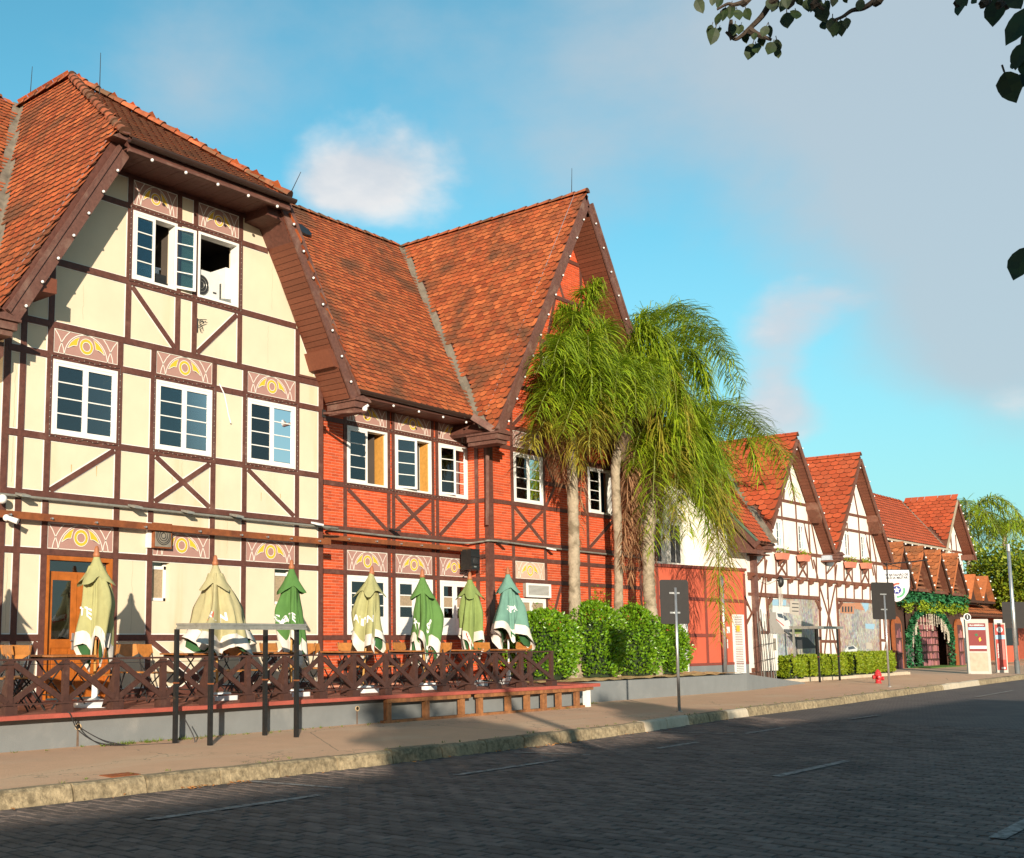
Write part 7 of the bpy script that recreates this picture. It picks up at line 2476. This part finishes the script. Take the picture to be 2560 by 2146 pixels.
# ------------------------------------------------------------------ glossy shrubs in the planting bed
rg = random.Random(17)
for i, (cx, cy, rx, ry, zt, lab) in enumerate(((23.1, 15.25, .94, .70, 2.18, 'broad glossy green shrub beside the teal parasol'), (25.28, 15.25, .80, .66, 2.42, 'tall glossy shrub with young shoots between the left and middle palms'),
                                              (27.2, 15.25, .84, .66, 2.36, 'glossy shrub with dark shaded side between the middle and right palms'), (28.85, 15.2, .50, .55, 2.05, 'narrow glossy shrub right of the third palm trunk'))):
    f = thing('shrub', lab, 'shrub', (cx, cy, DZ), 'glossy shrubs in the planting bed')
    h = zt - DZ

    def shp(a, b, c, cx=cx, cy=cy, rx=rx, ry=ry, h=h, i=i):
        th = 2 * math.pi * a
        v = b ** .9
        z = DZ + .08 + v * h
        k = (1 - max(0, (v - .40) / .60) ** 2.1) ** .5 if v > .40 else .80 + .20 * math.sin(v / .40 * math.pi / 2)
        k *= 1 + .12 * math.sin(3 * th + 5 * v + i) + .09 * math.sin(7 * th - 9 * v + i * 2) + .06 * math.sin(13 * th + 17 * v)
        k *= (1 - .42 * c ** 2.0) * (1 + .10 * math.sin(23 * th + 31 * v + i))
        P_ = V((cx + rx * k * math.copysign(abs(math.cos(th)) ** .95, math.cos(th)), cy + ry * k * math.copysign(abs(math.sin(th)) ** .95, math.sin(th)), z + .03 * math.sin(9 * th)))
        n_ = V((math.cos(th), math.sin(th), .1 + 1.4 * max(0, v - .55)))
        return P_, n_.normalized()
    mb = MB()
    leaf_mass(mb, 6800, shp, .082, rg, .35)
    if i in (1, 2, 0):
        for k in range((5, 9, 5)[i]):
            b = V((cx + rg.uniform(-.55, .45) * rx, cy - rg.uniform(0, .3), zt - .12))
            for q in range(36):
                z = q / 36
                d = V((rg.gauss(0, .5), rg.gauss(0, .5), .8)).normalized()
                s = .07
                sd = d.orthogonal().normalized() * s * .3
                c = b + V((rg.gauss(0, .05) * (1 - z), rg.gauss(0, .05), z * (.22 + .05 * k)))
                mb.face([c, c + d * s * .5 - sd, c + d * s, c + d * s * .5 + sd])
    part('foliage', mb, SHRUB, f, kind='stuff')
    core = MB()  # solid dark hull added inside the leaves to block light
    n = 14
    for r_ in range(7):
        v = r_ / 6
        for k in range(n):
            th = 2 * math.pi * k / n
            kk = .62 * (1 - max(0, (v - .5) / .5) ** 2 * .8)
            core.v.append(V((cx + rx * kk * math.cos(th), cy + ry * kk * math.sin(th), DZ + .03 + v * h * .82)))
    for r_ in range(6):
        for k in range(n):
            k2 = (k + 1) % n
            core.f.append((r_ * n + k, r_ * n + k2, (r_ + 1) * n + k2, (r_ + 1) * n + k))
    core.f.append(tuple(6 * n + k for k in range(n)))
    part('occluder_core', core, mat('dark_core_green', (.018, .030, .010), .95), f)

# clipped hedges
for i, (x0, x1, y0, y1, zt, lab) in enumerate(((38.25, 43.0, 15.70, 16.15, .95, 'longer low clipped hedge under the patrol car collage'), (43.95, 48.1, 15.70, 16.15, 1.0, 'low clipped hedge under the crowd collage'))):
    f = thing('hedge', lab, 'hedge', ((x0 + x1) / 2, 15.9, .3), 'clipped hedges before the white house')

    def shp(a, b, c, x0=x0, x1=x1, y0=y0, y1=y1, zt=zt):
        k = int(a * 997) % 10
        x = x0 + (x1 - x0) * b
        e = .04 * math.sin(x * 5) + .02 * math.sin(x * 13)
        if k < 5:
            return V((x, y0 - .03 + e * .6 - .05 * math.sin(c * 3.1), .36 + (zt - .36) * c)), V((0, -1, .2)).normalized()
        if k < 8:
            return V((x, y0 + (y1 - y0) * c, zt + e)), V((0, -.2, 1)).normalized()
        return V((x0 - .04 if k == 8 else x1 + .04, y0 + (y1 - y0) * b, .36 + (zt - .36) * c)), V((-1 if k == 8 else 1, 0, .2))
    mb = MB()
    leaf_mass(mb, 6500, shp, .095, rg, .2)
    part('foliage', mb, HEDGE, f, kind='stuff')
    part('occluder_core', MB().box((x0 + .06, y0 + .05, .28), (x1 - .06, y1 - .03, zt - .07)), MATS['dark_core_green'], f)  # same dark blocking core as in the shrubs


def tree(name, label, cat, base, h, cr, crz, n, size, m, seed, group=None, tr=.16, clumps=26, trunk_h=.45):
    rg = random.Random(seed)
    base = V(base)
    f = thing(name, label, cat, base, group)
    top = base + V((rg.uniform(-.2, .2), rg.uniform(-.2, .2), h * trunk_h))
    part('trunk', MB().tube(smooth_path([base - V((0, 0, .1)), base + (top - base) * .5 + V((.06, .04, 0)), top], 5), [tr * (1.3 - .5 * i / 10) for i in range(11)], 10), BARK, f, True)
    cc = base + V((0, 0, h - crz))
    mb = MB()
    cl = []
    for i in range(clumps):
        d = V((rg.gauss(0, 1), rg.gauss(0, 1), rg.gauss(0, .8)))
        d = d.normalized() * rg.uniform(.45, 1.0)
        c = cc + V((d.x * cr, d.y * cr, d.z * crz))
        cl.append(c)
        if i < 12:
            part('limb', MB().tube(smooth_path([top - V((0, 0, .2)), top.lerp(c, .5) + V((0, 0, .15)), c], 4), [tr * .5, tr * .45, tr * .4, tr * .36, tr * .3, tr * .25, tr * .2, tr * .15, tr * .1], 6), BARK, f)
    per = n // clumps
    for c in cl:
        r_ = cr * rg.uniform(.26, .42)

        def shp(a, b, q, c=c, r_=r_):
            th, z = 2 * math.pi * a, 2 * b - 1
            k = (1 - z * z) ** .5
            d = V((k * math.cos(th), k * math.sin(th), z))
            p = c + V((d.x * r_, d.y * r_, d.z * r_ * .55)) * (q ** .4)
            return p, d
        leaf_mass(mb, per, shp, size, rg, .2)
    part('crown', mb, m, f, kind='stuff')
    return f


tree('street_tree', 'yellow green street tree at the right edge before the low orange roof', 'tree', (84.0, 18.8, .2), 7.0, 4.2, 2.1, 20000, .24, TREEL, 5, tr=.22, clumps=44, trunk_h=.42)
# far palms
for k, (bx, by_, zc, sc_, lab) in enumerate(((98.0, 26.0, 10.6, 1.0, 'far feathery palm above the low tiled roof'), (104.5, 25.0, 9.9, .9, 'far palm cut by the right edge of the picture'), (93.5, 27, 8.6, .8, 'shorter far palm just right of the distant gable'))):
    f = thing('palm_tree', lab, 'palm', (bx, by_, .2), 'distant palms')
    trunk(f, [(bx, by_, .1), (bx + .1, by_, 4), (bx, by_, zc)], [.3, .22, .18])
    rg = random.Random(70 + k)
    for i in range(20):
        a = 2 * math.pi * i / 20 + rg.uniform(-.2, .2)
        e = rg.uniform(.2, 1.7) * sc_
        Lf = rg.uniform(3.2, 4.4) * sc_
        c = V((bx, by_, zc))
        d = V((math.cos(a), math.sin(a), 0))
        frond(f, c, c + d * Lf * .5 + V((0, 0, e)), c + d * Lf * .95 + V((0, 0, e - 2.0 * sc_)), 700 + k * 40 + i, None, L=1.05, per=42, w=.075, droop=.8, rw=.05)

# ------------------------------------------------------------------ near tree whose twigs hang into the upper right corner
rg = random.Random(23)
nt = thing('overhanging_tree', 'near broad-leaved tree whose dark twigs hang into the upper right corner', 'tree', (4.7, -1.3, .14))
part('trunk', MB().tube(smooth_path([(4.7, -1.3, .0), (4.75, -1.2, 1.4), (4.6, -1.0, 2.8), (4.5, -.7, 4.2)], 6), [.17 - .004 * i for i in range(19)], 12), BARK, nt, True)
Bp = lambda x, y, d: EYE + direction(1700 + x / 2.442, y / 2.442) * d
hub1, hub2 = V((4.45, .5, 5.0)), V((3.1, .1, 3.6))
part('limb', MB().tube(smooth_path([(4.5, -.7, 4.2), (4.5, -.1, 4.7), hub1], 6), [.10 - .005 * i for i in range(13)], 8), BARK, nt, True)
part('limb', MB().tube(smooth_path([(4.62, -1.0, 2.9), (3.9, -.5, 3.4), hub2], 6), [.07 - .0035 * i for i in range(13)], 8), BARK, nt, True)
D1, D2 = 4.8, 2.5
TW = [([(640, -70), (560, 10), (500, 100), (420, 180), (370, 225), (330, 240), (280, 195)], D1, hub1), ([(470, -60), (400, 5), (330, 30), (290, 25), (225, 60)], D1, hub1), ([(1260, -60), (1195, 0), (1120, 50), (1050, 65), (990, 105), (920, 130)], D1, hub1),
      ([(420, 180), (470, 210), (560, 245)], D1, None), ([(330, 235), (310, 190), (312, 120)], D1, None), ([(720, -40), (690, 20), (660, 50)], D1, hub1), ([(860, -50), (850, 30), (880, 60)], D1, hub1),
      ([(1900, -60), (1890, 10), (1850, 12)], D2, hub2), ([(2000, -60), (1990, 20), (2000, 60)], D2, hub2), ([(2200, -80), (2150, 100), (2120, 300), (2130, 480)], D2, hub2), ([(2130, 480), (2180, 900), (2150, 1480)], D2, None), ([(1750, -60), (1745, 0), (1730, 10)], D2, hub2)]
for pts, d, hub in TW:
    P_ = [Bp(x, y, d) for x, y in pts]
    if hub:
        P_ = [hub, hub.lerp(P_[0], .6) + V((0, 0, .08))] + P_
    sp = smooth_path(P_, 4)
    r0 = .016 if d == D1 else .009
    part('twig', MB().tube(sp, [r0 * (1 - .75 * i / len(sp)) for i in range(len(sp))], 6), BARK, nt)
LV = [(120, 40, 90), (200, 5, 60), (240, 20, 60), (235, 120, 70), (270, 90, 75), (310, 75, 80), (355, 95, 75), (415, 90, 75), (180, 190, 70), (200, 225, 100), (235, 195, 60), (330, 185, 75), (365, 185, 70), (400, 235, 60), (430, 200, 45), (455, 225, 50), (515, 195, 70), (545, 195, 70),
      (500, 250, 65), (430, 320, 105), (470, 300, 85), (550, 300, 90), (592, 285, 80), (598, 330, 60), (655, 130, 110), (705, 95, 95), (575, 35, 80), (560, 30, 90), (635, 30, 85), (650, 15, 70), (690, 0, 50), (780, 40, 95), (800, 30, 90), (830, 40, 100), (850, 60, 100), (870, 90, 110), (900, 50, 90),
      (885, 155, 80), (925, 160, 90), (945, 185, 75), (960, 180, 85), (985, 175, 85), (1018, 145, 60), (1100, 35, 70), (940, 10, 60), (1010, 0, 40), (730, 5, 60), (1715, 45, 110), (1725, 10, 80), (1800, 5, 55), (1930, 75, 165), (1955, 30, 130), (1990, 40, 60), (2050, 10, 110), (2075, 165, 200), (2070, 350, 130), (2030, 405, 40),
      (2095, 500, 150), (2020, 535, 170), (2080, 1615, 200), (2130, 420, 140), (2140, 220, 150)]
for x, y, s in LV:
    d = D1 if x < 1500 else D2
    c = Bp(x, y, d + rg.uniform(-.12, .12))
    Ls = s / 2.442 * d / FPX
    ax_ = (V((rg.gauss(0, .28), rg.gauss(0, .28), -1))).normalized()
    view = (c - EYE).normalized()
    nrm = (view + V((rg.gauss(0, .35), rg.gauss(0, .35), rg.gauss(0, .3)))).normalized()
    sd = ax_.cross(nrm).normalized()
    nn = sd.cross(ax_)
    b = c - ax_ * Ls * .5
    prof = [(0, 0), (.08, .16), (.25, .30), (.45, .34), (.65, .28), (.82, .16), (.93, .06), (1.0, 0)]
    mb = MB()
    for sgn in (-1, 1):
        e = [b + ax_ * (t_ * Ls) + sd * (sgn * w_ * Ls * rg.uniform(.9, 1.1)) + nn * (-.12 * w_ * Ls - .10 * Ls * t_ * t_) for t_, w_ in prof]
        mdl = [b + ax_ * (t_ * Ls) + nn * (-.10 * Ls * t_ * t_) for t_, w_ in prof]
        for i in range(len(prof) - 1):
            if i == 0:
                mb.face([mdl[0], mdl[1], e[1]])
            elif i == len(prof) - 2:
                mb.face([mdl[i], mdl[i + 1], e[i]])
            else:
                mb.face([mdl[i], mdl[i + 1], e[i + 1], e[i]])
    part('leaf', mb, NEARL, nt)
    part('leaf_stalk', MB().tube([b, b - ax_ * Ls * .22 + nn * Ls * .06], Ls * .018 + .0006, 4), BARK, nt)

# ------------------------------------------------------------------ the other side of the street (behind the camera): it shades the road and shows in the panes
ob = thing('opposite_building', 'long low building across the street, behind the viewpoint', 'building', (-15, -12, .1))
OPW = mat('opposite_plaster', (.52, .46, .36), .9, .1, 2)
part('wall', MB().box((-60, -15, 0), (17.2, -7.4, 4.62)), OPW, ob)
part('parapet', MB().box((-60.1, -15, 4.62), (17.3, -7.3, 4.80)), TIMBER, ob)
for i in range(18):
    x = -56 + i * 4
    o = part('window', MB().box((x, -7.4, 1.2), (x + 1.6, -7.34, 2.9)), WHITE, ob)
    part('pane', MB().box((x + .1, -7.345, 1.3), (x + 1.5, -7.33, 2.8)), DARKROOM, o)
tree('street_tree', 'rounded street tree across the street, behind the viewpoint', 'tree', (-4.0, -6.0, .14), 5.7, 1.55, .9, 4200, .17, TREEL, 31, 'trees across the street', tr=.12)
tree('street_tree', 'second street tree across the street, behind the viewpoint', 'tree', (3.2, -6.3, .14), 5.6, 1.4, .8, 3600, .17, TREEL, 32, 'trees across the street', tr=.12)
tree('street_tree', 'taller tree behind the low building across the street', 'tree', (-12.0, -17.5, .0), 7.4, 2.2, 1.2, 5000, .2, TREEL, 33, 'trees across the street', tr=.16)
